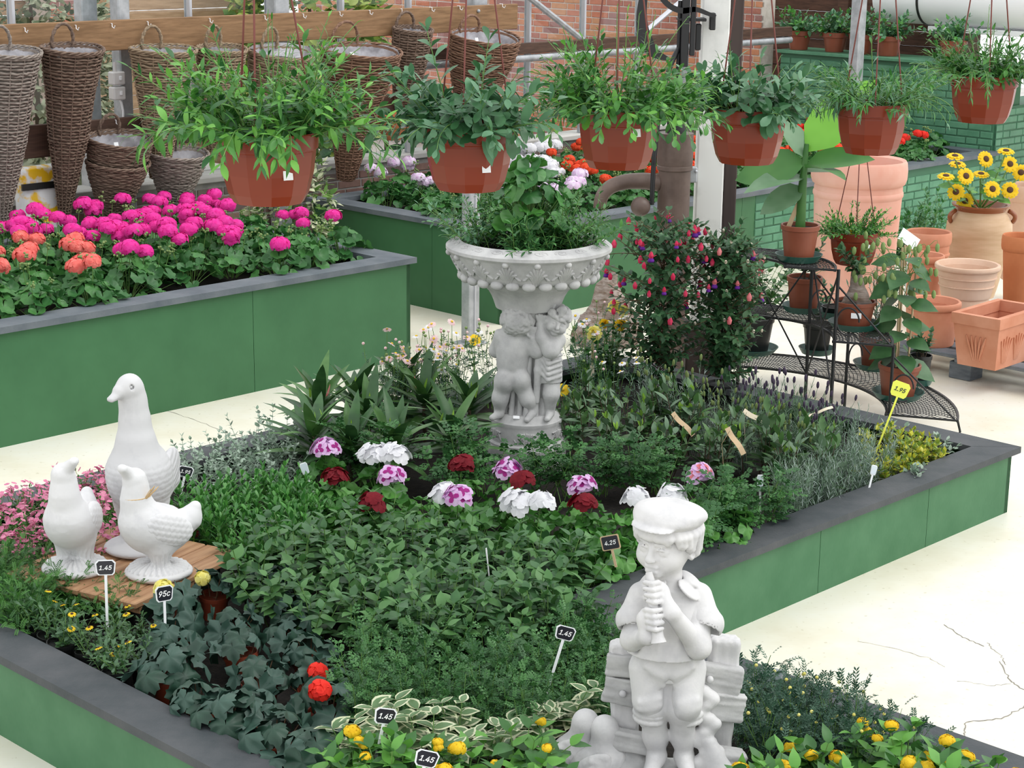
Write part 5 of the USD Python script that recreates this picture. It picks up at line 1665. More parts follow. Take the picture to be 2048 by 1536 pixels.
PT = {
    "magenta": petaly("petal_magenta", (0.84, 0.025, 0.34), (0.90, 0.07, 0.45)),
    "peach": petaly("petal_coral", (0.90, 0.16, 0.14), (0.95, 0.28, 0.24)),
    "white": petaly("petal_white", (0.84, 0.84, 0.87), (0.90, 0.90, 0.93)),
    "lilac": petaly("petal_lilac", (0.72, 0.42, 0.74), (0.82, 0.62, 0.86)),
    "lilac_white": petaly("petal_lilac_white", (0.80, 0.56, 0.82), (0.92, 0.86, 0.95)),
    "red": petaly("petal_red", (0.82, 0.03, 0.02), (0.88, 0.05, 0.03)),
    "orange": petaly("petal_orange_red", (0.86, 0.07, 0.02), (0.92, 0.13, 0.05)),
    "dark": petaly("petal_dark_red", (0.16, 0.006, 0.014), (0.24, 0.012, 0.022)),
    "blotch": petaly("petal_purple_blotch", (0.42, 0.03, 0.26)),
    "yellow": petaly("petal_yellow", (0.86, 0.58, 0.02), (0.92, 0.68, 0.04)),
    "lemon": petaly("petal_lemon", (0.88, 0.80, 0.18), (0.93, 0.88, 0.36)),
    "pink": petaly("petal_pink", (0.70, 0.20, 0.38), (0.80, 0.36, 0.48)),
    "pale_pink": petaly("petal_pale_pink", (0.86, 0.58, 0.6), (0.9, 0.74, 0.74)),
    "crimson": petaly("petal_crimson", (0.72, 0.03, 0.11), (0.84, 0.10, 0.2)),
    "rose": petaly("petal_rose", (0.84, 0.20, 0.24), (0.90, 0.33, 0.34)),
    "purple": petaly("petal_purple", (0.16, 0.03, 0.35), (0.22, 0.04, 0.45)),
    "cream": petaly("petal_cream", (0.85, 0.72, 0.58), (0.9, 0.82, 0.7)),
    "brown": plain("flower_eye", (0.07, 0.03, 0.012), 0.8),
    "eye": plain("flower_eye_yellow", (0.75, 0.5, 0.03), 0.7),
    "budgreen": petaly("flower_bud_green", (0.30, 0.42, 0.16)),
}


def fill(poly, spacing, seed, z=None, jitter=0.35, hexed=True):
    """Jittered grid of points inside a polygon of bed coordinates (or of pixels seen at height z)."""
    if z is not None:
        poly = [ab(at(x, y, z)) for x, y in poly]
    P_ = Polygon(poly)
    r = np.random.default_rng(seed)
    x0, y0, x1, y1 = P_.bounds
    out, row, y = [], 0, y0
    while y <= y1:
        x = x0 + (0.5 * spacing if hexed and row % 2 else 0)
        while x <= x1:
            q = (x + r.uniform(-jitter, jitter) * spacing, y + r.uniform(-jitter, jitter) * spacing)
            if P_.contains(Point(q)):
                out.append(q)
            x += spacing
        y += spacing * (0.866 if hexed else 1)
        row += 1
    return out


def nursery_pot(parent, r=0.05, h=0.085, m=None):
    m = m or M["pot_small"]
    obj("pot", lathe([(0, 0.002), (r * 0.74, 0), (r * 0.96, h * 0.84), (r, h * 0.84), (r * 1.02, h), (r * 0.95, h), (r * 0.9, h * 0.86), (0, h * 0.86)], 20), m, parent, smooth=40)


def scatter(protos, spots, z, rng, smin=0.88, smax=1.15, labels=None, group=None, tiltmax=0.1):
    """Puts the prototypes and their copies on the spots."""
    used = set()
    for i, s in enumerate(spots):
        a, b = s[:2]
        k = int(rng.integers(len(protos))) if i >= len(protos) else i
        p = W(a, b, z)
        sc, rot = rng.uniform(smin, smax), rng.uniform(0, 6.28)
        tl = (rng.normal(0, tiltmax * 0.5), rng.normal(0, tiltmax * 0.5))
        lab = labels[i] if labels else None
        if k not in used:
            used.add(k)
            o = protos[k]
            x = UsdGeom.Xformable(o)
            ops = x.GetOrderedXformOps()
            ops[0].Set(Gf.Vec3d(*map(float, p)))
            ops[1].Set(Gf.Vec3f(math.degrees(tl[0]), math.degrees(tl[1]), math.degrees(rot)))
            ops[2].Set(Gf.Vec3f(sc, sc, sc))
            tag(o, lab, None, group)
        else:
            dup(protos[k], p, rot, lab, group, sc, tl)
    for k, o in enumerate(protos):
        if k not in used:
            stage.RemovePrim(o.GetPath())

# ------------------------------------------------------------------ geraniums of the tall beds
G_LEAF = [leaf_round(6, 0.10, 0.5, 0.5, 0.045, 16), leaf_round(6, 0.10, 0.5, -0.25, 0.05, 16), leaf_round(7, 0.12, 0.5, 0.2, 0.06, 16)]


def mound_leaves(rng, n, R, z0, z1, size, T, lift=0.5, flat=0.75):
    """Leaves on petioles covering a mound; returns leaves and petioles."""
    out, pet = [], []
    for k in range(n):
        u = math.sqrt((k + 0.5) / n)
        g = k * 2.39996 + rng.normal(0, 0.25)
        r = R * u * rng.uniform(0.85, 1.1)
        z = z0 + (z1 - z0) * (1 - u * u) + rng.normal(0, 0.012)
        p = np.array([r * math.cos(g), r * math.sin(g), z])
        out_d = np.array([math.cos(g), math.sin(g), 0])
        up = UPZ * flat + out_d * (0.25 + 0.75 * u) * lift + rng.normal(0, 0.16, 3)
        d = out_d - up * (out_d @ up) / (up @ up) + rng.normal(0, 0.2, 3)
        s = size * rng.uniform(0.75, 1.2)
        out.append((*pose(T[int(rng.integers(len(T)))], p - d / np.linalg.norm(d) * s * 0.38, d, up, s), s))
        pet.append(bez((0.25 * p[0], 0.25 * p[1], 0.02), (0.6 * p[0], 0.6 * p[1], z * 0.7), p, 4))
    return out, pet


def flower_head(parent, rng, c, R, m, count=22, fr=0.019, core=None, name="flower_head"):
    v, f = cat_m([xf(florets(rng, count, R, fr, 1.05), None, c), xf(dome_core(R), None, c)])
    obj(name, (v, f), m, parent, smooth=True, kind="stuff")


def make_geranium(seed, color, nflow, label, leaves=26, hR=0.047, parts=26, R=0.15, h=0.19, fl_h=0.255):
    rng = np.random.default_rng(seed)
    t = thing("geranium", label, "flowering plant")
    lv, pet = mound_leaves(rng, leaves, R, 0.05, h, 0.085, G_LEAF)
    emit(t, lv, L["geranium"], rng, parts)
    stems = pet[::2]
    for k in range(nflow):
        g = rng.uniform(0, 6.28)
        r = R * rng.uniform(0.1, 0.75)
        z = fl_h * rng.uniform(0.85, 1.12)
        c = np.array([r * math.cos(g), r * math.sin(g), z])
        flower_head(t, rng, c, hR * rng.uniform(0.85, 1.15), PT[color] if isinstance(color, str) else color, 18, hR * 0.54)
        stems.append(bez((0.3 * c[0], 0.3 * c[1], 0.05), (0.8 * c[0], 0.8 * c[1], z * 0.5), c, 5))
    for k in range(2):
        g = rng.uniform(0, 6.28)
        c = np.array([R * 0.6 * math.cos(g), R * 0.6 * math.sin(g), fl_h * rng.uniform(0.85, 1.15)])
        stems.append(bez((0.3 * c[0], 0.3 * c[1], 0.05), (0.8 * c[0], 0.8 * c[1], c[2] * 0.5), c, 5))
        obj("flower_bud", cat_m([ico(0.006, c + rng.normal(0, 0.009, 3), 1) for _ in range(7)]), PT["budgreen"], t, smooth=True, kind="stuff")
    emit_stems(t, stems, STEM, 0.0028)
    return t


def geranium_bed(sets, z, rng, group):
    for protos, spots in sets:
        scatter(protos, spots, z, rng, 0.92, 1.14, group=group)


rng = np.random.default_rng(21)
lab_m = "magenta geranium with round green leaves in the tall left bed"
lab_g = "geranium without open flowers, only green leaves, in the tall left bed"
lab_p = "coral pink geranium at the left end of the tall left bed"
mag = [make_geranium(100 + k, "magenta", (3, 4, 2)[k], lab_m) for k in range(3)]
magd = [make_geranium(110 + k, "magenta", 1, "geranium with a single magenta flower head in the tall left bed") for k in range(2)]
grn = [make_geranium(120 + k, "magenta", 0, lab_g) for k in range(2)]
pch = [make_geranium(130 + k, "peach", 2, lab_p) for k in range(2)]
spots = fill([(3.4, 8.03), (7.13, 8.03), (7.13, 9.78), (3.4, 9.78)], 0.255, 5, jitter=0.22)
sm, sd, sg, sp_ = [], [], [], []


def seen_at(p):
    d = p - EYE
    zz = d @ FWD
    return 1024 + FPX * (d @ RIGHT) / zz, 768 - FPX * (d @ UPV) / zz


for s in spots:
    x, y = seen_at(W(s[0], s[1], 0.85))
    if x < -120:
        continue
    if x < 190 and y > 452:
        sp_.append(s) if rng.random() < 0.75 else sg.append(s)
    elif s[1] < 8.2:
        sg.append(s) if rng.random() < 0.7 else sd.append(s)
    elif x > 470 and s[1] < 8.7:
        sd.append(s) if rng.random() < 0.35 else sg.append(s)
    else:
        q = rng.random()
        sm.append(s) if q < 0.66 else (sd.append(s) if q < 0.9 else sg.append(s))
geranium_bed([(mag, sm), (magd, sd), (grn, sg), (pch, sp_)], 0.52, rng, None)
for protos, gname in ((mag, "magenta geraniums"), (magd, "single-flowered magenta geraniums"), (grn, "geraniums out of flower"), (pch, "coral pink geraniums")):
    for o in protos:
        if stage.GetPrimAtPath(o.GetPath()):
            o.SetCustomDataByKey("group", gname)

far = {}
for k, (col, lab, n, hR) in {"lilac": ("lilac_white", "white and lilac geranium in the far bed left of the fountain bowl", 3, 0.05),
                             "white": ("white", "pure white geranium in the far bed behind the fountain bowl", 5, 0.055),
                             "orange": ("orange", "orange-red geranium in the far bed beside the old pump", 3, 0.045),
                             "red": ("red", "bright red geranium in the far bed before the green brick wall", 2, 0.045),
                             "green": ("red", "geranium in leaf at the front edge of the far bed", 0, 0.04)}.items():
    far[k] = [make_geranium(200 + 7 * len(far) + j, col, n, lab, leaves=24, hR=hR, parts=0) for j in range(2)]
    for o in far[k]:
        o.SetCustomDataByKey("group", f"{k} geraniums of the far bed" if k != "green" else "far bed geraniums in leaf")
buck = {k: [] for k in far}
for s in fill([(8.42, 8.24), (14.2, 8.24), (14.2, 9.8), (8.42, 9.8)], 0.29, 6, jitter=0.2):
    if math.hypot(s[0] - aa, s[1] - 9.2) < 0.2:
        continue
    x, y = seen_at(W(s[0], s[1], 0.85))
    q = rng.random()
    if s[0] < 8.62:
        k = "green"
    elif x < 1000 or (x < 1240 and s[0] < 9.6):
        k = "lilac" if q < 0.85 else "green"
    elif x < 1120 and s[0] < 11.0:
        k = "white"
    elif s[0] < 12.2:
        k = "orange" if q < 0.8 else "green"
    else:
        k = "red" if q < 0.6 else "green"
    buck[k].append(s)
for k in far:
    scatter(far[k], buck[k], 0.52, rng, 0.92, 1.12)

# ------------------------------------------------------------------ central bed, small bedding plants
BZ = SOIL
NTH = "first second third fourth fifth sixth seventh eighth ninth tenth eleventh twelfth thirteenth fourteenth fifteenth sixteenth seventeenth eighteenth nineteenth twentieth 21st 22nd 23rd 24th".split()


def bedding(name, cat, label, seed, nproto, maker, spots, group, z=BZ, smin=0.88, smax=1.14, labels=None, tilt=0.12, inset=0.19):
    protos = []
    inner = Polygon(BED).buffer(-inset)
    spots = [inner.exterior.interpolate(inner.exterior.project(Point(s))).coords[0] if not inner.contains(Point(s)) else s for s in spots]
    for k in range(nproto):
        r = np.random.default_rng(seed + k)
        t = thing(name, label, cat)
        maker(t, r, k)
        protos.append(t)
    if labels is None and 1 < len(spots) <= 24:
        order = sorted(range(len(spots)), key=lambda i: seen_at(W(*spots[i][:2], 0.35))[0])
        labels = [None] * len(spots)
        for k, i in enumerate(order):
            labels[i] = f"{label}, {NTH[k]} from the left"
    scatter(protos, spots, z, np.random.default_rng(seed + 50), smin, smax, labels, group, tilt)
    return protos


# begonias in red-brown pots
BEG = [leaf_round(5, 0.16, 0.5, -0.35, 0.07, 28, tip=0.3, teeth=1, tooth=0.15), leaf_round(5, 0.14, 0.5, 0.25, 0.08, 28, tip=0.35, teeth=1, tooth=0.15), leaf_round(6, 0.14, 0.5, -0.6, 0.06, 28, tip=0.3, teeth=1, tooth=0.15)]


def begonia_flower(parent, rng, c, R, m, tilt):
    v, f = cat_m([florets(rng, 26, R * 0.62, R * 0.55, 1.45, 0.9, 3), dome_core(R * 0.6)])
    obj("flower", xf((v, f), tilt, c), m, parent, smooth=True, kind="stuff")


def mk_begonia(color, nf):
    def mk(t, r, k):
        nursery_pot(t, 0.058, 0.095)
        lv, pet = mound_leaves(r, 10, 0.105, 0.10, 0.165, 0.098, BEG, lift=0.8, flat=0.7)
        emit(t, lv, L["begonia"], r, 12)
        emit_stems(t, [np.vstack([[0, 0, 0.08], q[1:-1], q[-1:] - [0, 0, 0.006]]) for q in pet], STEM_R, 0.0035, sides=5)
        for j in range(nf):
            g = r.uniform(0, 6.28)
            begonia_flower(t, r, np.array([0.055 * math.cos(g), 0.055 * math.sin(g), 0.175]), 0.042, PT[color], rx(r.uniform(-0.5, 0.5)) @ ry(r.uniform(-0.5, 0.5)))
    return mk


BEGZ = [(300, 1235), (400, 1160), (505, 1105), (590, 1165), (700, 1270), (690, 1560), (520, 1560), (270, 1345)]
bs_ = fill(BEGZ, 0.225, 31, z=0.36, jitter=0.14)
red_b, yel_b, pl_b = [], [], []
for s in bs_:
    x, y = seen_at(W(s[0], s[1], 0.38))
    if x > 575 and y > 1275:
        red_b.append(s)
    elif x < 450 and y < 1215:
        yel_b.append(s)
    else:
        pl_b.append(s)
yel_b = [ab(at(x, y, 0.37)) for x, y in ((345, 1205), (425, 1150))]
pl_b = [s for s in pl_b if min(math.hypot(s[0] - q[0], s[1] - q[1]) for q in yel_b) > 0.13]
bedding("begonia", "potted plant", "dark-leaved begonia out of flower in a red-brown pot", 300, 3, mk_begonia("red", 0), pl_b, "begonias out of flower", labels=None)
bedding("begonia", "potted plant", "dark-leaved begonia with double red flowers", 310, 2, mk_begonia("red", 1), red_b, "red begonias")
bedding("begonia", "potted plant", "begonia with a yellow flower beside the duck platform", 320, 1, mk_begonia("lemon", 1), yel_b, "yellow begonias")

# broad-leaved fuchsia seedlings
OV = [leaf_strip(OVATE, 0.12, 0.25), leaf_strip(OVATE, 0.25, 0.05), leaf_strip(OVATE, 0.05, 0.45)]


def mk_mint(t, r, k):
    st, lv = [], []
    for j in range(7):
        s = arc_stem(r, (r.normal(0, 0.015), r.normal(0, 0.015), 0.02), r.uniform(0, 6.28), r.uniform(0.05, 0.38), r.uniform(0.15, 0.235), r.uniform(0.0, 0.35))
        st.append(s)
        stem_leaves(r, s, OV, dict(s0=0.086, s1=0.045, nodes=5, per=2, open=1.15, start=0.35, flat=0.3), lv)
    emit(t, lv, L["mint"], r, 48)
    emit_stems(t, st, STEM, 0.0028)


MINT = [(470, 1130), (560, 1075), (670, 1015), (860, 1040), (1060, 1070), (1180, 1105), (1235, 1160), (1160, 1235), (1040, 1270), (820, 1255), (690, 1235), (560, 1200)]
bedding("fuchsia_seedling", "bedding plant", "bushy broad-leaved green plant in the middle of the central bed", 330, 4, mk_mint, fill(MINT, 0.155, 33, z=0.40, jitter=0.25), "broad-leaved bedding plants")

# fine-cut foliage plants
CUT = [leaf_cut(4, 0.85, 0.13, 0.36), leaf_cut(3, 0.95, 0.15, 0.4, curl=0.3)]


def mk_tagetes(t, r, k):
    st, lv = [], []
    for j in range(9):
        s = arc_stem(r, (r.normal(0, 0.015), r.normal(0, 0.015), 0.02), r.uniform(0, 6.28), r.uniform(0.0, 0.45), r.uniform(0.12, 0.21), r.uniform(-0.1, 0.2))
        st.append(s)
        stem_leaves(r, s, CUT, dict(s0=0.05, s1=0.036, nodes=7, per=2, open=0.95, start=0.25, flat=0.2), lv)
    emit(t, lv, L["tagetes"], r, 0)
    emit_stems(t, st, STEM, 0.002)


TAG = [(690, 1300), (790, 1245), (900, 1250), (1040, 1275), (1230, 1190), (1250, 1330), (1200, 1420), (1060, 1430), (860, 1420), (720, 1410)]
bedding("marigold_seedling", "bedding plant", "feathery fine-cut green plant left of the boy statue", 340, 4, mk_tagetes, fill(TAG, 0.125, 34, z=0.37, jitter=0.25), "fine-cut bedding plants")

# glossy bushy plants behind the platform
SM = [leaf_strip(SPAT, 0.1, 0.15), leaf_strip(ELL, 0.15, 0.1)]


def mk_bushy(t, r, k):
    st, lv = [], []
    for j in range(12):
        s = arc_stem(r, (r.normal(0, 0.02), r.normal(0, 0.02), 0.02), r.uniform(0, 6.28), r.uniform(0.0, 0.55), r.uniform(0.13, 0.2), r.uniform(-0.2, 0.2))
        st.append(s)
        stem_leaves(r, s, SM, dict(s0=0.038, s1=0.034, nodes=9, per=2, open=0.85, start=0.3), lv)
    emit(t, lv, L["bushy"], r, 30)
    emit_stems(t, st, STEM, 0.002)


BUS = [(352, 985), (470, 955), (640, 945), (690, 1010), (600, 1075), (480, 1120), (470, 1085), (400, 1060)]
bedding("daisy_seedling", "bedding plant", "glossy green bushy plant behind the duck platform", 350, 3, mk_bushy, fill(BUS, 0.135, 35, z=0.38, jitter=0.25), "glossy bedding plants")

# pink diascias at far left
DI = [leaf_strip(ELL, 0.1, 0.1)]


def mk_diascia(t, r, k):
    st, lv = [], []
    fl, fv = [], []
    for j in range(16):
        s = arc_stem(r, (r.normal(0, 0.02), r.normal(0, 0.02), 0.02), r.uniform(0, 6.28), r.uniform(0.0, 0.7), r.uniform(0.09, 0.17), r.uniform(0, 0.3))
        st.append(s)
        stem_leaves(r, s, DI, dict(s0=0.02, s1=0.012, nodes=6, per=2, open=1.0, start=0.2), lv)
        if r.random() < 0.8:
            for q in range(3):
                fl.append(s[-1] + r.normal(0, 0.010, 3) + [0, 0, 0.006])
    emit(t, lv, L["bushy"], r, 0)
    emit_stems(t, st, STEM, 0.0014)
    for q, c in enumerate(fl):
        v, f = petal_ring(5, 0.0, 0.0105, 0.011, 0.15, twist=r.uniform(0, 6))
        fv.append(xf((v, f), rx(r.normal(0.5, 0.5)) @ rz(r.uniform(0, 6)), c))
    obj("blossom", cat_m(fv), PT["pink"], t, kind="stuff")


DIA = [(-60, 1015), (60, 975), (240, 935), (330, 990), (250, 1075), (140, 1105), (60, 1085), (-60, 1120)]
bedding("diascia", "flowering plant", "low plant with tiny pink flowers behind the geese", 360, 3, mk_diascia, fill(DIA, 0.12, 36, z=0.35, jitter=0.25), "tiny pink flowers behind the geese")

# feathery plants, left edge
FE = [leaf_cut(6, 0.8, 0.07, 0.26, sub=True), leaf_cut(5, 0.9, 0.08, 0.3, curl=0.3)]


def mk_fern(t, r, k):
    st, lv = [], []
    for j in range(14):
        s = arc_stem(r, (r.normal(0, 0.02), r.normal(0, 0.02), 0.02), r.uniform(0, 6.28), r.uniform(0.1, 0.75), r.uniform(0.09, 0.17), r.uniform(0, 0.3))
        st.append(s)
        stem_leaves(r, s, FE, dict(s0=0.045, s1=0.035, nodes=7, per=2, open=0.9, start=0.2), lv)
    emit(t, lv, L["fern"], r, 0)
    emit_stems(t, st, STEM, 0.0014)


FER = [(-70, 1120), (60, 1108), (42, 1145), (150, 1190), (80, 1215), (-70, 1255)]
bedding("feathery_herb", "bedding plant", "soft feathery green plant before the duck platform", 370, 3, mk_fern, fill(FER, 0.11, 37, z=0.33, jitter=0.25) + [ab(at(230, 1196, 0.33)), ab(at(130, 1168, 0.33))], "feathery green plants")

# sanvitalias with small yellow suns
SV = [leaf_strip(SPAT, 0.1, 0.2), leaf_strip(ELL, 0.1, 0.3)]


def small_sun(parent, r, c, R, n=12, petal="yellow", eye="brown", name="flower"):
    v, f = petal_ring(n, R * 0.3, R, R * 0.42, 0.1, rng=r, cup=0.5)
    Rm = rx(r.normal(0.35, 0.2)) @ rz(r.uniform(0, 6))
    obj(name, xf((v, f), Rm, c), PT[petal], parent, kind="stuff")
    e, ef = ico(R * 0.36, sub=1)
    obj("flower_eye", xf((e * [1, 1, 0.5], ef), Rm, c + Rm @ np.array([0, 0, 0.001])), PT[eye], parent, smooth=True)


def mk_sanv(nf):
    def mk(t, r, k):
        nursery_pot(t, 0.045, 0.075, M["blackpot"])
        st, lv = [], []
        for j in range(11):
            s = arc_stem(r, (r.normal(0, 0.012), r.normal(0, 0.012), 0.06), r.uniform(0, 6.28), r.uniform(0.1, 0.8), r.uniform(0.05, 0.10), r.uniform(0, 0.4))
            st.append(s)
            stem_leaves(r, s, SV, dict(s0=0.03, s1=0.024, nodes=4, per=2, open=1.0, start=0.25), lv)
        for j in range(nf):
            small_sun(t, r, st[j][-1] + [0, 0, 0.016], 0.0125)
        emit(t, lv, L["sanv"], r, 0)
        emit_stems(t, st, STEM, 0.0016)
    return mk


SAN = [(-40, 1215), (110, 1205), (200, 1225), (290, 1245), (310, 1290), (300, 1365), (215, 1340), (100, 1290), (-40, 1235)]
ss_ = fill(SAN, 0.115, 38, z=0.32, jitter=0.2)
bedding("creeping_zinnia", "flowering plant", "small edge plant with little yellow sun flowers", 380, 3, mk_sanv(2), ss_[::2], "little yellow sun flowers")
bedding("creeping_zinnia", "bedding plant", "small grey-green edge plant out of flower", 385, 2, mk_sanv(0), ss_[1::2], "small grey-green edge plants")

# variegated plectranthus
VG = [leaf_strip(OVATE, 0.1, 0.2), leaf_strip(OVATE, 0.2, 0.35)]
VGI = [leaf_strip([(a, b * 0.70) for a, b in OVATE], 0.14, 0.2), leaf_strip([(a, b * 0.70) for a, b in OVATE], 0.28, 0.35)]
VEDGE = leafy("leaf_cream_edge", (0.62, 0.66, 0.42), (0.74, 0.76, 0.56))
VMID = [leafy("leaf_variegated_mid", (0.10, 0.20, 0.08), (0.17, 0.28, 0.13))]


def mk_varieg(t, r, k):
    nursery_pot(t, 0.05, 0.085)
    st = []
    for j in range(6):
        s = arc_stem(r, (r.normal(0, 0.01), r.normal(0, 0.01), 0.06), r.uniform(0, 6.28), r.uniform(0.05, 0.7), r.uniform(0.10, 0.17), r.uniform(0, 0.5))
        st.append(s)
        ph = r.uniform(0, 6)
        for q in range(4):
            u = 0.35 + 0.22 * q
            p, d = along(s, min(u, 1))
            ph += 1.57
            for w in (0, math.pi):
                side = np.array([math.cos(ph + w), math.sin(ph + w), 0.1])
                ld = side * 0.9 + d * 0.35
                sz = 0.074 * (1.05 - 0.3 * u) * r.uniform(0.85, 1.15)
                up = UPZ + r.normal(0, 0.15, 3)
                i = int(r.integers(2))
                lf = obj("leaf", pose(VG[i], p, ld, up, sz)[:2], VEDGE, t, smooth=True)
                v, f, n = pose(VGI[i], p, ld, up, sz * 0.88)
                obj("leaf_centre", (v + UPZ * 0.0012, f), VMID[0], lf, smooth=True)
    emit_stems(t, st, STEM, 0.003)


VAR = [ab(at(x, y, 0.37)) for x, y in ((790, 1462), (905, 1448), (1055, 1440), (1150, 1418), (850, 1500), (980, 1495), (720, 1500))]
bedding("variegated_plant", "potted plant", "plant with cream-edged green leaves", 390, 2, mk_varieg, VAR, "cream-edged leafy plants")

# lantanas
LT = [leaf_strip(OVATE, 0.15, 0.2), leaf_strip(OVATE, 0.25, 0.35), leaf_strip(OVATE, 0.05, 0.1)]


def mk_lantana(nf):
    def mk(t, r, k):
        nursery_pot(t, 0.05, 0.09)
        st, lv = [], []
        for j in range(8):
            s = arc_stem(r, (r.normal(0, 0.01), r.normal(0, 0.01), 0.06), r.uniform(0, 6.28), r.uniform(0.05, 0.7), r.uniform(0.11, 0.18), r.uniform(0, 0.4))
            st.append(s)
            stem_leaves(r, s, LT, dict(s0=0.105, s1=0.055, nodes=4, per=2, open=1.1, start=0.35, flat=0.3), lv)
            if j < nf:
                c = s[-1] + [0, 0, 0.018]
                R_ = r.uniform(0.014, 0.024)
                v, f = cat_m([xf(florets(r, 30, R_, R_ * 0.42, 1.2), None, c), xf(dome_core(R_), None, c)])
                obj("flower_head", (v, f), PT["yellow"], t, smooth=True, kind="stuff")
        emit(t, lv, L["lantana"], r, 60)
        emit_stems(t, st, STEM, 0.0026)
    return mk


LA1 = [ab(at(x, y, 0.38)) for x, y in ((690, 1515), (800, 1530), (930, 1535), (1050, 1520), (1090, 1555), (740, 1560), (870, 1570), (1000, 1575))]
LA2 = [(x, y) for x, y in ((1560, 1495), (1640, 1470), (1720, 1460), (1800, 1490), (1880, 1510), (1600, 1540), (1700, 1530), (1790, 1550), (1900, 1560), (1530, 1560), (1660, 1585), (1960, 1560))]
bedding("lantana", "flowering plant", "yellow lantana left of the ducklings", 400, 2, mk_lantana(2), LA1, "yellow lantanas on the near left")
bedding("lantana", "flowering plant", "yellow lantana to the right of the boy statue", 404, 3, mk_lantana(3), [ab(at(x, y + 42, 0.38)) for x, y in LA2], "yellow lantanas on the near right")

# blue-grey cut-leaved marguerites
GA = [leaf_cut(4, 0.7, 0.10, 0.36, sub=False), leaf_cut(5, 0.8, 0.09, 0.3, sub=False, curl=0.3)]


def mk_argy(t, r, k):
    st, lv, bd_ = [], [], []
    for j in range(13):
        s = arc_stem(r, (r.normal(0, 0.02), r.normal(0, 0.02), 0.02), r.uniform(0, 6.28), r.uniform(0.0, 0.6), r.uniform(0.13, 0.21), r.uniform(-0.1, 0.3))
        st.append(s)
        stem_leaves(r, s, GA, dict(s0=0.066, s1=0.05, nodes=8, per=1, open=0.75, start=0.2, turn=2.4), lv)
        if r.random() < 0.3:
            bd_.append(ico(0.005, s[-1] + [0, 0, 0.012], 1))
    emit(t, lv, L["grey_argy"], r, 0)
    emit_stems(t, st, STEM, 0.0018)
    if bd_:
        obj("flower_bud", cat_m(bd_), PT["lemon"], t, smooth=True, kind="stuff")


ARG = [(1485, 1355), (1560, 1365), (1660, 1390), (1760, 1420), (1850, 1455), (1900, 1490), (1700, 1485), (1500, 1490)]
bedding("marguerite", "bedding plant", "blue-green cut-leaved marguerite right of the boy", 410, 3, mk_argy, fill(ARG, 0.115, 41, z=0.37, jitter=0.22), "blue-green marguerites")

# ------------------------------------------------------------------ regal pelargoniums in the middle
PL = [leaf_round(5, 0.12, 0.45, 0.4, 0.06, 18, teeth=1, tooth=0.06), leaf_round(5, 0.12, 0.45, -0.3, 0.07, 18, teeth=1, tooth=0.06)]


def regal_head(parent, rng, c, R, col, blotch=None):
    ms, bl = [], []
    n = 10
    c0 = np.array(c)
    for k in range(n):
        z = 0.98 - 0.62 * k / n
        g = k * 2.4 + rng.uniform(-0.3, 0.3)
        c = c0 + rng.normal(0, R * 0.12, 3) + [0, 0, -R * 0.3]
        q = math.sqrt(1 - z * z)
        d = np.array([q * math.cos(g), q * math.sin(g), z])
        a = np.cross(d, [0.2, 0.4, 0.9])
        a /= np.linalg.norm(a)
        Rm = np.stack([a, np.cross(d, a), d])
        fr = R * rng.uniform(0.5, 0.66)
        tw = rng.uniform(0, 6)
        v, f = petal_ring(5, 0.0, fr, fr * 1.05, 0.12, twist=tw, cup=0.3)
        ms.append((v @ Rm + c + d * R * 0.75 * np.array([1, 1, 0.8]), f))
        if blotch:
            v, f = petal_ring(3, 0.0, fr * 0.66, fr * 0.5, 0.16, z=0.0024, twist=tw, cup=0.3)
            bl.append((v @ Rm + c + d * R * 0.75 * np.array([1, 1, 0.8]), f))
    ms.append(xf(dome_core(R * 0.72), None, c0 - [0, 0, R * 0.25]))
    h = obj("flower_head", cat_m(ms), PT[col], parent, smooth=True, kind="stuff")
    if blotch:
        obj("petal_blotch", cat_m(bl), PT[blotch], h, smooth=True, kind="stuff")


def make_regal(seed, label, heads, n=26, R=0.13, h=0.20):
    r = np.random.default_rng(seed)
    t = thing("pelargonium", label, "flowering plant")
    lv, pet = mound_leaves(r, n, R, 0.05, h, 0.072, PL, lift=0.7)
    emit(t, lv, L["pelarg"], r, n)
    st = pet[::2]
    for (x, y, z, RR, col, bl) in heads:
        c = np.array([x, y, z])
        regal_head(t, r, c, RR, col, bl)
        st.append(bez((0.3 * x, 0.3 * y, 0.05), (0.8 * x, 0.8 * y, z * 0.5), c, 5))
    emit_stems(t, st, STEM, 0.0028)
    return t


PELS = [  # pixel of the flower head, its colours, label
    (650, 886, [("lilac", "blotch")], "pelargonium with one lilac head at the left of its row"),
    (672, 944, [("dark", None)], "dark red pelargonium at the left end of the row"),
    (765, 905, [("white", None), ("white", None), ("white", None)], "white pelargonium left of the fountain, before the strap-leaved plants"),
    (782, 943, [("lilac", "blotch")], "lilac pelargonium below the left white one"),
    (745, 993, [("dark", None)], "dark red pelargonium in front of the left white one"),
    (922, 922, [("dark", None)], "dark red pelargonium just left of the fountain foot"),
    (1016, 930, [("lilac", "blotch")], "lilac and purple pelargonium in front of the fountain foot"),
    (1045, 948, [("dark", None)], "dark red pelargonium below the fountain's lilac one"),
    (915, 985, [("white", None), ("lilac", "blotch")], "lilac pelargonium with a white head behind it, nearest the viewer"),
    (1052, 1000, [("white", None), ("white", None), ("white", None)], "white pelargonium between the two large lilac heads"),
    (1165, 962, [("lilac", "blotch")], "large lilac and purple pelargonium right of the fountain foot"),
    (1165, 998, [("dark", None)], "dark red pelargonium under the large right lilac head"),
    (1272, 985, [("white", None)], "white pelargonium left behind the boy's cap"),
    (1345, 980, [("white", None)], "white pelargonium right behind the boy's cap"),
    (1400, 940, [("lilac", "rose")], "pink-lilac pelargonium at the right end of the row"),
]
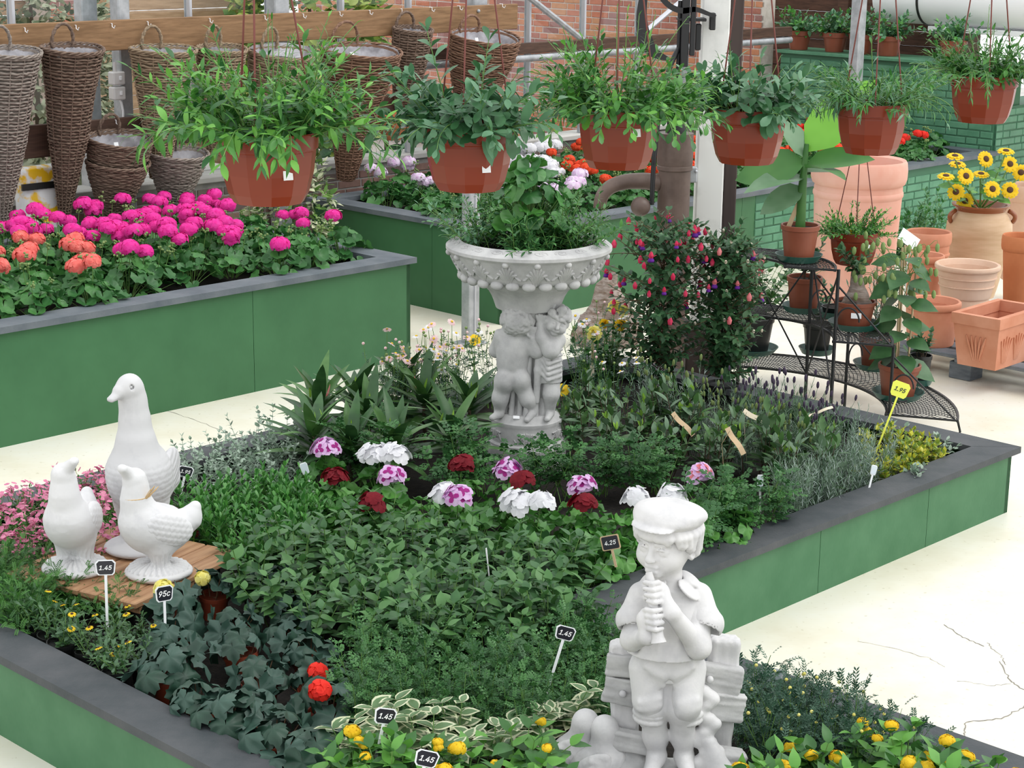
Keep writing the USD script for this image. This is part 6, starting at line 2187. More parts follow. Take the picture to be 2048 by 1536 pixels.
for i, (x, y, hs, lab) in enumerate(PELS):
    p = at(x, y + 4, SOIL + 0.255)
    r = np.random.default_rng(700 + i)
    heads = []
    for j, (c, b) in enumerate(hs):
        o = (0, 0) if j == len(hs) - 1 else ((-0.055 + 0.02 * r.random(), 0.05) if j == 0 else (-0.015, 0.0))
        if len(hs) > 1 and j == len(hs) - 1 and c == "white":
            o = (0.055, -0.03)
        heads.append((o[0], o[1], 0.25 + 0.012 * j, 0.066 if c != "dark" else 0.058, c, b))
    t = make_regal(600 + i, lab, heads, 24, 0.125, 0.19)
    UsdGeom.Xformable(t).GetOrderedXformOps()[0].Set(Gf.Vec3d(p[0], p[1], SOIL))
gl = [make_regal(650 + k, "pelargonium in leaf without flowers behind the boy statue", [], 24, 0.125, 0.185) for k in range(2)]
scatter(gl, [ab(at(x, y, 0.36)) for x, y in ((720, 1040), (860, 1040), (960, 1050), (1100, 1050), (1200, 1060), (1290, 1050), (1250, 1110), (1420, 1010), (1455, 1040), (1200, 1110), (640, 1000), (1390, 1060), (1330, 1080))], SOIL, np.random.default_rng(8), group="pelargoniums in leaf")

# scented cut-leaved pelargoniums
SC = [leaf_cut(3, 0.8, 0.22, 0.42), leaf_cut(3, 0.95, 0.24, 0.42, curl=0.35)]


def mk_scented(t, r, k):
    st, lv = [], []
    for j in range(9):
        s = arc_stem(r, (r.normal(0, 0.02), r.normal(0, 0.02), 0.02), r.uniform(0, 6.28), r.uniform(0.0, 0.6), r.uniform(0.18, 0.28), r.uniform(0, 0.3))
        st.append(s)
        stem_leaves(r, s, SC, dict(s0=0.07, s1=0.06, nodes=5, per=2, open=1.0, start=0.4, flat=0.4), lv)
    emit(t, lv, L["tagetes"], r, 60)
    emit_stems(t, st, STEM, 0.0025)


SCP = [(715, 890), (760, 870), (900, 900), (965, 905), (1130, 910), (1200, 900), (1270, 905), (1320, 900), (1080, 905), (1505, 1000), (1560, 985), (1590, 1025), (1520, 1045)]
bedding("scented_geranium", "bedding plant", "cut-leaved scented geranium near the fountain", 430, 3, mk_scented, [ab(at(x, y + 30, 0.36)) for x, y in SCP], "cut-leaved scented geraniums")

# helichrysum
HE = [leaf_strip(OVATE, 0.1, 0.15)]


def mk_heli(t, r, k):
    st, lv = [], []
    for j in range(9):
        s = arc_stem(r, (r.normal(0, 0.02), r.normal(0, 0.02), 0.02), r.uniform(0, 6.28), r.uniform(0.1, 0.9), r.uniform(0.13, 0.24), r.uniform(-0.3, 0.3))
        st.append(s)
        stem_leaves(r, s, HE, dict(s0=0.034, s1=0.02, nodes=9, per=2, open=1.1, start=0.2), lv)
    emit(t, lv, L["silver"], r, 0)
    emit_stems(t, st, L["silver"][1], 0.002)


bedding("licorice_plant", "bedding plant", "silvery felted licorice plant along the back edge", 440, 3, mk_heli,
        [ab(at(x, y, 0.36)) for x, y in ((380, 905), (430, 890), (480, 875), (530, 862), (400, 935), (455, 920), (510, 905), (565, 892), (560, 925), (500, 935), (600, 900))], "silver licorice plants")

# strap-leaved plants
AL = [leaf_strip(STRAP, 0.35, 0.3), leaf_strip(STRAP, 0.3, 0.6), leaf_strip(STRAP, 0.4, 0.15)]


def mk_strap(t, r, k):
    lv = []
    for j in range(28):
        g = j * 2.39996 + r.normal(0, 0.2)
        e = 0.05 + 1.2 * (1 - j / 28) ** 1.15 + r.normal(0, 0.08)
        d = np.array([math.cos(e) * math.cos(g), math.cos(e) * math.sin(g), math.sin(e)])
        z = 0.12 + 0.11 * (1 - j / 28)
        sz = r.uniform(0.17, 0.25)
        lv.append((*pose(AL[j % 3], np.array([0, 0, z]) + d * 0.01, d, UPZ + 0.2 * d, sz, wid=1.9), sz))
    emit(t, lv, L["aloe"], r, 40)
    obj("stem", tube([(0, 0, 0), (0.005, 0, 0.12), (0, 0, 0.25)], [0.010, 0.009, 0.005], 6), STEM_W, t, smooth=True)
    for j in range(3):
        lf = np.array([r.normal(0, 0.02), r.normal(0, 0.02), 0.27])
        v, f, n = pose(AL[2], lf, np.array([r.normal(0, 0.2), r.normal(0, 0.2), 1.0]), np.array([1.0, 0, 0]), 0.06, wid=1.5)
        raw_mesh(fresh(str(t.GetPath()), "young_leaf"), v, f, PT["rose"] if j == 0 and k == 0 else L["tip"], n)


STR = [(600, 800), (655, 780), (735, 830), (850, 790), (900, 860), (700, 880), (940, 800), (620, 870), (790, 760), (800, 880)]
order_ = sorted(range(len(STR)), key=lambda i: STR[i][0])
labs = [None] * len(STR)
for k, i in enumerate(order_):
    labs[i] = f"dark strap-leaved rosette plant left of the fountain, {NTH[k]} from the left"
bedding("strap_leaved_plant", "bedding plant", "dark strap-leaved rosette plant", 450, 3, mk_strap, [ab(at(x, y + 20, 0.40)) for x, y in STR], "strap-leaved plants", labels=labs, smin=0.9, smax=1.1)

# pink daisies behind
DL = [leaf_cut(3, 0.8, 0.12, 0.36, sub=False)]


def daisy(parent, r, c, R, petal, eye="eye", n=14):
    Rm = rx(r.normal(0.45, 0.25)) @ ry(r.normal(0, 0.3))
    v, f = petal_ring(n, R * 0.25, R, R * 0.36, 0.05, rng=r, cup=0.4)
    fl = obj("flower", xf((v, f), Rm, c), PT[petal], parent, kind="stuff")
    e, ef = ico(R * 0.3, sub=1)
    obj("flower_eye", xf((e * [1, 1, 0.6], ef), Rm, c + Rm @ np.array([0, 0, 0.002])), PT[eye], fl, smooth=True)


def mk_daisy(col, nf):
    def mk(t, r, k):
        st, lv = [], []
        for j in range(12):
            s = arc_stem(r, (r.normal(0, 0.02), r.normal(0, 0.02), 0.02), r.uniform(0, 6.28), r.uniform(0.0, 0.45), r.uniform(0.26, 0.38), r.uniform(-0.1, 0.2))
            st.append(s)
            stem_leaves(r, s, DL, dict(s0=0.055, s1=0.036, nodes=10, per=1, open=0.8, start=0.15, turn=2.4), lv)
            s2 = arc_stem(r, s[-1], r.uniform(0, 6.28), r.uniform(0, 0.3), r.uniform(0.04, 0.10), 0.1, 3)
            st.append(s2)
            if j < nf:
                daisy(t, r, s2[-1], 0.021, col)
            else:
                obj("flower_bud", ico(0.007, s2[-1], 1), PT["budgreen"] if j % 2 else PT["pale_pink"], t, smooth=True)
        emit(t, lv, L["grey_argy"], r, 0)
        emit_stems(t, st, STEM, 0.0017)
    return mk


bedding("pink_daisy", "flowering plant", "pale pink daisy plant at the back edge", 460, 2, mk_daisy("pale_pink", 5), [ab(at(x, y, 0.5)) for x, y in ((700, 735), (745, 715), (790, 705), (835, 720), (760, 745), (820, 750))], "pink daisy plants")
bedding("white_daisy", "flowering plant", "white daisy plant near the fountain column", 465, 2, mk_daisy("white", 5), [ab(at(x, y, 0.5)) for x, y in ((890, 715), (940, 700), (905, 760), (1160, 700), (1225, 750), (1150, 640))], "white daisy plants")

# yellow dahlias right of the fountain
DH = [leaf_strip(OVATE, 0.1, 0.3), leaf_strip(ELL, 0.15, 0.2)]


def dahlia(parent, r, c, R, col, tilt):
    ms = []
    for j in range(6):
        m = 12 - j
        v, f = petal_ring(m, 0.0, R * (1 - 0.13 * j), R * 0.5, 0.05 + 0.25 * j, z=0.002 * j, twist=0.37 * j, rng=r, cup=0.25)
        ms.append((v, f))
    obj("flower", xf(cat_m(ms), tilt, c), PT[col], parent, kind="stuff")


def mk_dahlia(flw):
    def mk(t, r, k):
        st, lv = [], []
        for j in range(11):
            s = arc_stem(r, (r.normal(0, 0.02), r.normal(0, 0.02), 0.02), r.uniform(0, 6.28), r.uniform(0.0, 0.4), r.uniform(0.22, 0.36), r.uniform(-0.1, 0.25))
            st.append(s)
            stem_leaves(r, s, DH, dict(s0=0.085, s1=0.045, nodes=5, per=2, open=1.0, start=0.25), lv)
        for j, (x, y, z, R, col) in enumerate(flw):
            c = np.array([x, y, z])
            dahlia(t, r, c, R, col, rx(1.05) @ ry(0.2 * (j - 1)))
            st.append(bez((0, 0, 0.05), (x * 0.5, y * 0.5 + 0.02, z * 0.6), c, 6))
        emit(t, lv, L["fuchsia"] + L["geranium"], r, 60)
        emit_stems(t, st, STEM, 0.003)
    return mk


for (x, y, fl_, lab, sd) in ((1185, 745, [(0.0, -0.06, 0.36, 0.042, "lemon")], "plant with one big pale yellow double dahlia flower", 1),
                             (1225, 735, [(0.0, 0.0, 0.46, 0.036, "lemon"), (0.045, 0.0, 0.44, 0.03, "lemon"), (-0.05, -0.04, 0.38, 0.026, "yellow"), (0.03, -0.05, 0.375, 0.032, "yellow")], "plant with several yellow dahlia flowers below the driftwood", 2)):
    t = thing("dahlia", lab, "flowering plant", [*at(x, y, 0.36)[:2], SOIL])
    mk_dahlia(fl_)(t, np.random.default_rng(470 + sd), 0)
for (x, y, lab, col) in ((1125, 772, "single yellow daisy plant at the right foot of the fountain column", "yellow"), (950, 672, "yellow daisy plant left of the cherub's head", "yellow")):
    t = thing("yellow_daisy", lab, "flowering plant", [*at(x, y + 8, SOIL + 0.2)[:2], SOIL])
    r = np.random.default_rng(int(x))
    st, lv = [], []
    for j in range(5):
        s = arc_stem(r, (0, 0, 0.02), r.uniform(0, 6.28), r.uniform(0, 0.5), 0.14, 0.2)
        st.append(s)
        stem_leaves(r, s, DH, dict(s0=0.05, s1=0.03, nodes=4, per=2, start=0.3), lv)
    c = np.array([0, -0.03, 0.21])
    v, f = petal_ring(18, 0.008, 0.034, 0.012, 0.1, rng=r, cup=0.3)
    fl_ = obj("flower", xf((v, f), rx(0.9), c), PT["yellow"], t, kind="stuff")
    e, ef = ico(0.010, sub=1)
    obj("flower_eye", (e + c + [0, -0.003, 0.002], ef), PT["eye"], fl_, smooth=True)
    st.append(bez((0, 0, 0.02), (0, 0, 0.12), c, 4))
    emit(t, lv, L["fuchsia"], r, 0)
    emit_stems(t, st, STEM, 0.002)

# laurels and lavenders
LR = [leaf_strip(ELL, 0.2, 0.15), leaf_strip(ELL, 0.12, 0.3), leaf_strip(ELL, 0.3, 0.0)]


def mk_laurel(t, r, k):
    st, lv, tips = [], [], []
    for j in range(11):
        s = arc_stem(r, (r.normal(0, 0.03), r.normal(0, 0.03), 0.02), r.uniform(0, 6.28), r.uniform(0.0, 0.4), r.uniform(0.2, 0.3), r.uniform(-0.1, 0.2))
        st.append(s)
        stem_leaves(r, s, LR, dict(s0=0.105, s1=0.07, nodes=8, per=1, open=0.95, start=0.2, turn=2.4), lv)
        if j < 5:
            for q in range(3):
                d = UPZ + r.normal(0, 0.22, 3)
                tips.append((*pose(LR[0], s[-1], d, np.array([1.0, 0, 0]), 0.038), 0.038))
    emit(t, lv, L["laurel"], r, 90)
    for v, f, n, _ in tips:
        raw_mesh(fresh(str(t.GetPath()), "young_leaf"), v, f, L["tip"], n)
    emit_stems(t, st, STEM_W, 0.003)


LAU = [(1150, 850), (1220, 830), (1290, 850), (1370, 850), (1450, 870), (1530, 890), (1610, 895), (1230, 885), (1330, 895), (1420, 905), (1570, 930), (1170, 800), (1320, 800), (1640, 930)]
bedding("laurel_sapling", "bedding plant", "young laurel right of the fountain", 480, 3, mk_laurel, [ab(at(x, y, 0.38)) for x, y in LAU], "young laurels", smin=0.85, smax=1.05)
LVN = [leaf_strip(NARROW, 0.2, 0.2), leaf_strip(NARROW, 0.2, 0.45)]
SPIKE = plain("lavender_spike", (0.045, 0.03, 0.06), 0.8)
HEADG = petaly("lavender_green_head", (0.25, 0.33, 0.12))


def mk_lav(spikes):
    def mk(t, r, k):
        st, lv = [], []
        for j in range(26):
            s = arc_stem(r, (r.normal(0, 0.025), r.normal(0, 0.025), 0.02), r.uniform(0, 6.28), r.uniform(0.0, 0.45), r.uniform(0.16, 0.26), r.uniform(-0.1, 0.15))
            st.append(s)
            stem_leaves(r, s, LVN, dict(s0=0.042, s1=0.026, nodes=9, per=2, open=0.6, start=0.1), lv)
            if spikes and j < 12:
                e = s[-1] + (s[-1] - s[-2]) * 1.4
                st.append(np.array([s[-1], e]))
                v, f = ico(1.0, sub=1)
                obj("flower_spike", (v * [0.006, 0.006, 0.015] + e + [0, 0, 0.010], f), SPIKE if spikes == 1 else HEADG, t, smooth=True)
        emit(t, lv, L["lav"] if spikes != 1 else L["laurel"][:1] + L["lav"][:1], r, 0)
        emit_stems(t, st, L["lav"][0], 0.0014)
    return mk


bedding("lavender", "flowering plant", "lavender with dark flower spikes along the back right edge", 490, 2, mk_lav(1), [ab(at(x, y, 0.42)) for x, y in ((1480, 790), (1520, 795), (1560, 805), (1600, 815), (1640, 830), (1670, 845), (1500, 830), (1560, 840), (1620, 860))], "dark-spiked lavenders")
bedding("lavender", "flowering plant", "lavender with pale green flower heads behind the laurels", 495, 2, mk_lav(2), [ab(at(x, y, 0.40)) for x, y in ((1330, 790), (1380, 800), (1430, 810), (1470, 830), (1400, 840), (1490, 870), (1560, 870), (1600, 890), (1300, 770))], "pale-headed lavenders")
bedding("lavender", "bedding plant", "silver-grey lavender without flowers near the right corner", 500, 3, mk_lav(0), [ab(at(x, y, 0.36)) for x, y in ((1640, 960), (1690, 940), (1735, 920), (1770, 905), (1670, 990), (1715, 970), (1760, 945), (1640, 1010), (1690, 1010), (1740, 985), (1650, 900), (1700, 880), (1600, 985))], "silver lavenders")
EU = [leaf_strip(OVATE, 0.15, 0.1)]


def mk_euo(t, r, k):
    st, lv = [], []
    pal = L["euonymus"] if k < 2 else L["silver"]
    for j in range(9):
        s = arc_stem(r, (r.normal(0, 0.02), r.normal(0, 0.02), 0.02), r.uniform(0, 6.28), r.uniform(0.0, 0.8), r.uniform(0.07, 0.12), r.uniform(-0.2, 0.2))
        st.append(s)
        stem_leaves(r, s, EU, dict(s0=0.032, s1=0.028, nodes=5, per=2, open=0.95, start=0.3), lv)
    emit(t, lv, pal, r, 0)
    emit_stems(t, st, STEM_W, 0.0015)


bedding("golden_euonymus", "bedding plant", "golden yellow euonymus in the right corner", 510, 2, mk_euo, [ab(at(x, y, 0.32)) for x, y in ((1735, 885), (1765, 905), (1800, 890), (1825, 905), (1790, 925), (1845, 880), (1870, 900), (1835, 925), (1815, 870), (1770, 870), (1855, 915), (1800, 945))], "golden euonymus plants")
eu2 = thing("silver_euonymus", "silvery variegated euonymus at the tip of the right corner", "bedding plant", [*at(1880, 880, 0.32)[:2], SOIL])
mk_euo(eu2, np.random.default_rng(515), 2)
dup(eu2, [*at(1775, 850, 0.32)[:2], SOIL], 1.0, "silvery variegated euonymus along the back edge behind the yellow price tag")
dup(eu2, [*at(1830, 940, 0.32)[:2], SOIL], 2.0, "silvery variegated euonymus in front of the golden ones")

# ------------------------------------------------------------------ fuchsia columns
FU = [leaf_strip(OVATE, 0.12, 0.3), leaf_strip(OVATE, 0.2, 0.1)]


def fuchsia_flower(parent, c, col, skirt, s=1.0):
    v, f = lathe([(0, 0), (0.004, -0.004), (0.0085, -0.014), (0.006, -0.026), (0, -0.028)], 8)
    fl_ = obj("flower", (v * s + c, f), PT[col], parent, smooth=True)
    if skirt:
        v, f = petal_ring(4, 0.004, 0.018, 0.010, 0.5)
        obj("sepal", (v * s + c + [0, 0, -0.02 * s], f), PT[col], fl_, kind="stuff")
        v, f = lathe([(0.004, -0.018), (0.011, -0.030), (0.010, -0.036), (0, -0.034)], 8)
        obj("corolla", (v * s + c, f), PT[skirt], fl_, smooth=True)


def make_fuchsia(loc, seed, label, Hh, R, nfl, col, leafm, base_gap=0.12, buds=None):
    r = np.random.default_rng(seed)
    t = thing("fuchsia", label, "flowering plant", loc)
    lv, st = [], [np.array([(0, 0, 0), (0.01, 0, Hh * 0.5), (0, 0, Hh * 0.93)])]
    for k in range(130):
        z = base_gap + (Hh - base_gap) * (k + 0.5) / 130
        rr = R * (0.62 + 0.38 * math.sin(math.pi * min(1, (z / Hh) ** 1.6)))
        az = k * 2.39996
        s = arc_stem(r, (0, 0, z * 0.92), az, r.uniform(0.7, 1.3), rr * r.uniform(0.75, 1.15), r.uniform(-0.3, 0.7), 6)
        st.append(s)
        stem_leaves(r, s, FU, dict(s0=0.056, s1=0.036, nodes=7, per=2, open=1.0, start=0.2), lv)
        if k / 130 > 0.42 and r.random() < nfl:
            c = s[-1] + [0, 0, -0.012]
            fuchsia_flower(t, c, col, "purple" if r.random() < 0.3 else None, r.uniform(1.1, 1.6))
        elif buds and r.random() < 0.6 and z > Hh * 0.4:
            obj("flower_bud", (ico(0.007, sub=1)[0] * [1, 1, 1.5] + s[-1], ico(0.007, sub=1)[1]), PT[buds], t, smooth=True)
    emit(t, lv, leafm, r, 150)
    emit_stems(t, st, STEM_R, 0.003)
    nursery_pot(t, 0.085, 0.10, M["blackpot"])
    return t


def ground_loc(x, y, z):
    p = at(x, y, z)
    return [p[0], p[1], z]


make_fuchsia([*at(1318, 770, 0.3)[:2], SOIL], 801, "tall fuchsia with hanging crimson flowers in front of the old pump", 0.92, 0.30, 0.9, "crimson", L["fuchsia"] + L["fuchsia"][:1])
make_fuchsia([*at(1445, 772, 0.3)[:2], SOIL], 802, "tall fuchsia with pale pink buds in front of the dark post", 0.86, 0.22, 0.14, "rose", L["fuchsia"], buds="cream")

# ------------------------------------------------------------------ driftwood
P1 = at(1212, 690, 0.0)
t = thing("driftwood", "big weathered driftwood stump leaning behind the yellow dahlias", "driftwood", P1)
F = Field((-0.42, -0.25, -0.02), (0.42, 0.25, 0.62), 0.011)
F.add(s_cone((-0.16, 0, 0.1), (0.02, 0.0, 0.42), 0.13, 0.075)).add(s_cone((0.0, 0, 0.40), (0.2, 0.0, 0.15), 0.10, 0.13), 0.08).add(s_ell((0, 0, 0.08), (0.34, 0.18, 0.12)), 0.08)
v, f = F.mesh()
v = v + normals_of(v, f) * (0.06 * (meshkit.fbm(v * [16, 10, 5], 4, 5)[:, None] - 0.5) + 0.02 * (meshkit.fbm(v * [60, 30, 9], 3, 6)[:, None] - 0.5))
obj("driftwood_body", (v, f), M["driftwood"], t, smooth=True)
UsdGeom.Xformable(t).GetOrderedXformOps()[2].Set(Gf.Vec3f(0.62, 0.62, 0.84))
obj("broken_branch", tube([(0.02, 0, 0.42), (0.05, -0.02, 0.50), (0.07, -0.02, 0.54)], [0.06, 0.05, 0.03], 9), M["driftwood"], t, smooth=40)

# ------------------------------------------------------------------ plants in the stone bowl
BTOP = SOIL + 0.075 + 0.668 + 0.235
BW = [leaf_strip(LANCE, 0.15, 0.25), leaf_strip(ELL, 0.15, 0.3), leaf_strip(SPAT, 0.1, 0.4)]


def bowl_plant(label, seed, off, n, ln, leafs, m, trail, part, size=0.045):
    r = np.random.default_rng(seed)
    t = thing("bowl_plant", label, "plant", [BO[0] + off[0], BO[1] + off[1], BTOP])
    st, lv = [], []
    for j in range(n):
        g = r.uniform(0, 6.28)
        s = arc_stem(r, (r.normal(0, 0.05), r.normal(0, 0.05), -0.01), g, r.uniform(0.1, 1.1), ln * r.uniform(0.6, 1.1), r.uniform(0.1, trail), 7)
        st.append(s)
        stem_leaves(r, s, leafs, dict(s0=size, s1=size * 0.62, nodes=8, per=2, open=0.9, start=0.15), lv)
    emit(t, lv, m, r, part)
    emit_stems(t, st, STEM, 0.002)


bowl_plant("narrow-leaved trailing plant spilling over the left rim of the stone bowl", 901, (-0.2, 0.02), 50, 0.30, BW, L["hang"][:1] + L["petunia"], 0.9, 110)
bowl_plant("narrow-leaved bushy plant at the right side of the stone bowl", 902, (0.17, 0.0), 60, 0.27, BW, L["hang"][:1] + L["tagetes"], 0.6, 110)
bowl_plant("low leafy plant at the front rim of the stone bowl", 903, (0.0, -0.16), 56, 0.18, BW, L["hang"][2:] + L["tagetes"], 0.9, 110)
bowl_plant("leafy plant at the back of the stone bowl", 904, (0.02, 0.16), 40, 0.25, BW, L["hang"][:1], 0.5, 40)
t = thing("bowl_geranium", "round-leaved geranium in leaf standing tall in the middle of the stone bowl", "plant", [BO[0], BO[1], BTOP])
r = np.random.default_rng(905)
lv, pet = mound_leaves(r, 64, 0.19, 0.04, 0.36, 0.105, G_LEAF, lift=0.7)
emit(t, lv, L["pelarg"][:1] + L["geranium"], r, 64)
emit_stems(t, pet, STEM, 0.003)

# ------------------------------------------------------------------ price tags and labels
TAGP = [(-0.5, 0.26), (-0.36, 0.42), (0.36, 0.42), (0.5, 0.26), (0.44, -0.30), (0.34, -0.42), (-0.34, -0.42), (-0.44, -0.30)]


def price_tag(px_, py_, foot_y, text, label, face="tag_black", ink="chalk", edge="tag_white", w=0.066, h=0.060, yaw=0.0, lean=-0.12, shape=None, shear=0.25, roll=0.0, zfoot=0.30, stalk=None):
    """A plastic plant tag: a framed face on a pointed stalk, its foot hidden among the leaves."""
    base = at(px_, foot_y, zfoot)
    Y = base[1]
    d = ray(px_, py_)
    c = EYE + d * (Y / d[1])
    hz = max(c[2] - SOIL, 0.06)
    t = thing("price_tag", label, "price tag", [c[0], c[1], SOIL], yaw, tilt=(0, 0))
    R = rx(math.pi / 2 + lean) @ rz(roll)
    pts = np.array(shape or TAGP) * [w, h]
    C = np.array([0, 0, hz])
    plate = extrude([tuple(p) for p in pts], 0.0024)
    obj("plate", xf(plate, R, C), M[edge], t)
    if face:
        inner = extrude([tuple(p * 0.86) for p in pts], 0.0012)
        obj("face", xf((inner[0] + [0, 0, 0.0022], inner[1]), R, C), M[face], t)
    obj("stalk", xf(bbox((-0.0045, -(stalk or hz), 0.0003), (0.0045, -h * 0.40, 0.0021)), R, C), M[edge], t)
    if text:
        m = meshkit.text_mesh(text, h * 0.40, 0.0008, bold=True)
        v = np.array(m.vertices)
        v[:, 0] += shear * v[:, 1]
        v[:, :2] -= (v[:, :2].min(0) + v[:, :2].max(0)) / 2
        k = min(1.0, w * 0.64 / (v[:, 0].max() - v[:, 0].min()))
        v *= [k, k, 1]
        obj("lettering", xf((v + [0, 0, 0.0034], np.array(m.faces)), R, C), M[ink], t, kind="stuff")
    return t


price_tag(211, 1135, 1262, "1.45", "black and white price tag reading 1.45 in front of the left duck statue", yaw=0.12)
price_tag(328, 1187, 1290, "95c", "narrow black price tag reading 95c before the yellow begonia", yaw=0.75, roll=-0.08)
price_tag(371, 943, 1015, "1.95", "black price tag reading 1.95 right of the tall goose", w=0.062, h=0.05, yaw=0.3, roll=-0.25)
price_tag(1130, 1266, 1400, "1.45", "black price tag reading 1.45 left of the boy statue", yaw=0.35, roll=-0.35, h=0.05)
price_tag(770, 1432, 1560, "1.45", "black price tag reading 1.45 above the cream-edged plants", yaw=0.5, roll=-0.3, h=0.052)
price_tag(853, 1517, 1640, "1.45", "black price tag reading 1.45 at the very bottom edge", yaw=0.35, roll=-0.35, h=0.052)
price_tag(1221, 1085, 1215, "4.25", "small square black sign reading 4.25 left of the boy's cap", edge="tag_tan", w=0.066, h=0.06, yaw=-0.35, roll=0.3, stalk=0.085, shape=[(-0.5, -0.36), (-0.44, -0.42), (0.44, -0.42), (0.5, -0.36), (0.5, 0.36), (0.44, 0.42), (-0.44, 0.42), (-0.5, 0.36)])
price_tag(1543, 1352, 1402, None, "blank pale blue back of a price tag right of the boy statue", face="tag_blue", yaw=-0.1, roll=-0.12, w=0.068, h=0.06)
price_tag(1800, 779, 893, "1.95", "yellow price tag reading 1.95 in the right corner of the bed", face=None, edge="tag_yellow", ink="ink", w=0.085, h=0.082, yaw=0.1, roll=-0.35)
price_tag(609, 937, 1000, None, "small white plant label by the dark red pelargonium", face="tag_blue", w=0.032, h=0.058, yaw=0.3, roll=0.3)
price_tag(1520, 965, 1035, None, "slim white plant label in front of the laurels", face="tag_blue", w=0.026, h=0.075, yaw=0.2)
price_tag(973, 1110, 1180, None, "thin white label stick among the broad-leaved plants", face=None, w=0.01, h=0.06, yaw=1.2)
price_tag(1747, 940, 975, None, "small white label at the edge of the silver lavenders", face="tag_blue", w=0.03, h=0.05, yaw=0.4, roll=-0.3)
for k, (x, y, wd, ang, colr, lab) in enumerate(((1366, 848, 0.022, 0.9, "tag_tan", "tan paper strip label hanging among the laurels at left"), (1471, 882, 0.024, 1.1, "tag_tan", "tan paper strip label hanging among the laurels at right"),
                                                (1514, 836, 0.024, 0.55, "tag_cream", "cream paper label with faint writing across the laurels"), (1640, 823, 0.012, -0.35, "tag_cream", "thin cream paper label behind the silver lavenders"))):
    q = at(x, y, SOIL + 0.27)
    t = thing("paper_label", lab, "label", q, 0.1)
    u = np.linspace(-0.065, 0.065, 9)
    top = np.column_stack([u, 0 * u, 0.006 * np.sin(u * 60)])
    nrm = np.array([0, 1.0, 0])
    v = np.vstack([top + [0, wd / 2, 0], top - [0, wd / 2, 0], top + [0, wd / 2, -0.0008], top - [0, wd / 2, 0.0008]])
    n = 9
    f = []
    for i in range(n - 1):
        f += [(i, n + i, n + i + 1), (i, n + i + 1, i + 1), (2 * n + i, 3 * n + i + 1, 3 * n + i), (2 * n + i, 2 * n + i + 1, 3 * n + i + 1)]
    obj("strip", xf((v, np.array(f)), rx(0.9) @ rz(-ang)), M[colr], t)
    obj("tie", tube([(-0.055 * math.cos(ang), 0, 0.05 * math.sin(ang)), (-0.05, 0.03, -0.02), (-0.03, 0.03, -0.20)], 0.0015, 4), M[colr], t)
t = thing("bamboo_cane", "split bamboo cane behind the pale yellow dahlia", "cane", [*at(1183, 775, 0.3)[:2], SOIL], 0)
obj("cane", tube([(0, 0.02, 0), (0.002, 0.02, 0.35)], 0.006, 7), M["tag_tan"], t, smooth=True)
obj("paper_tag", bbox((-0.01, 0.0, 0.14), (0.012, 0.004, 0.2)), M["tag_cream"], t)

t = thing("plant_label", "small dark picture label beside the right corner of the duck platform", "label", [*at(388, 1085, 0.30)[:2], SOIL])
obj("card", xf(bbox((-0.022, 0, 0), (0.022, 0.002, 0.05), 0.0), rx(-0.2), (0, 0, 0.10)), M["tag_black"], t)
obj("picture", xf(bbox((-0.017, -0.0012, 0.006), (0.017, 0.0005, 0.044)), rx(-0.2), (0, 0, 0.10)), PT["dark"], t)
obj("stake", tube([(0, 0, 0), (0, 0, 0.12)], 0.003, 5), M["tag_yellow"], t)

# ------------------------------------------------------------------ hanging pots
def pot_profile(r, h):
    return [(0, -h), (r * 0.69, -h), (r * 0.80, -h * 0.86), (r * 0.90, -h * 0.58), (r * 0.95, -h * 0.30), (r * 0.95, -h * 0.26), (r * 0.985, -h * 0.245), (r, -0.004), (r * 0.985, 0.0), (r * 0.94, -0.002), (r * 0.92, -h * 0.12), (0, -h * 0.12)]


def hang_pot(pxx, pyy, b, r, h, label, top_dx, twist, wires=(0.4, 2.3, 4.6), sticker=None, hang=0.85, p=None):
    c = at_b(pxx, pyy, b) if p is None else p
    t = thing("hanging_pot", label, "hanging pot", c)
    v, f = lathe(pot_profile(r, h), 12)
    obj("pot", (v @ rz(twist).T, f), M["hangpot"], t, smooth=False)
    v, f = lathe([(r * 0.965, -h * 0.225), (r * 0.995, -h * 0.22), (r * 1.012, -0.003), (r * 1.0, 0.001), (r * 0.985, -0.002)], 40)
    obj("rim", (v, f), M["hangpot"], t, smooth=40)
    obj("soil", lathe([(0, -h * 0.11), (r * 0.93, -h * 0.11)], 24), M["soil"], t, kind="stuff")
    top = np.array([top_dx, 0.0, hang])
    for g in wires:
        e = np.array([r * 0.985 * math.cos(g), r * 0.985 * math.sin(g), -0.012])
        q = np.array([e, e * [0.98, 0.98, 1] + [0, 0, 0.02], *[e + (top - e) * u for u in (0.25, 0.5, 0.75, 1.0)]])
        obj("wire", tube(q, 0.0028, 5), M["wire"], t, smooth=True)
    obj("hook", tube(np.array([top, top + [0, 0, 0.03], top + [0.015, 0, 0.045], top + [0.03, 0, 0.035]]), 0.004, 6), M["wire"], t)
    if sticker:
        gx, zz = sticker
        a = twist + gx
        R = np.stack([[-math.sin(a), math.cos(a), 0], [0, 0, 1.0], [math.cos(a), math.sin(a), 0]], 1)
        rr_ = r * np.interp(zz, [-0.86, -0.58, -0.3], [0.80, 0.90, 0.95]) * 0.975
        obj("price_sticker", xf(bbox((-0.013, -0.012, 0), (0.013, 0.012, 0.0025)), R @ rx(-0.18), [rr_ * math.cos(a), rr_ * math.sin(a), zz * h]), M["sticker"], t)
    return t, c


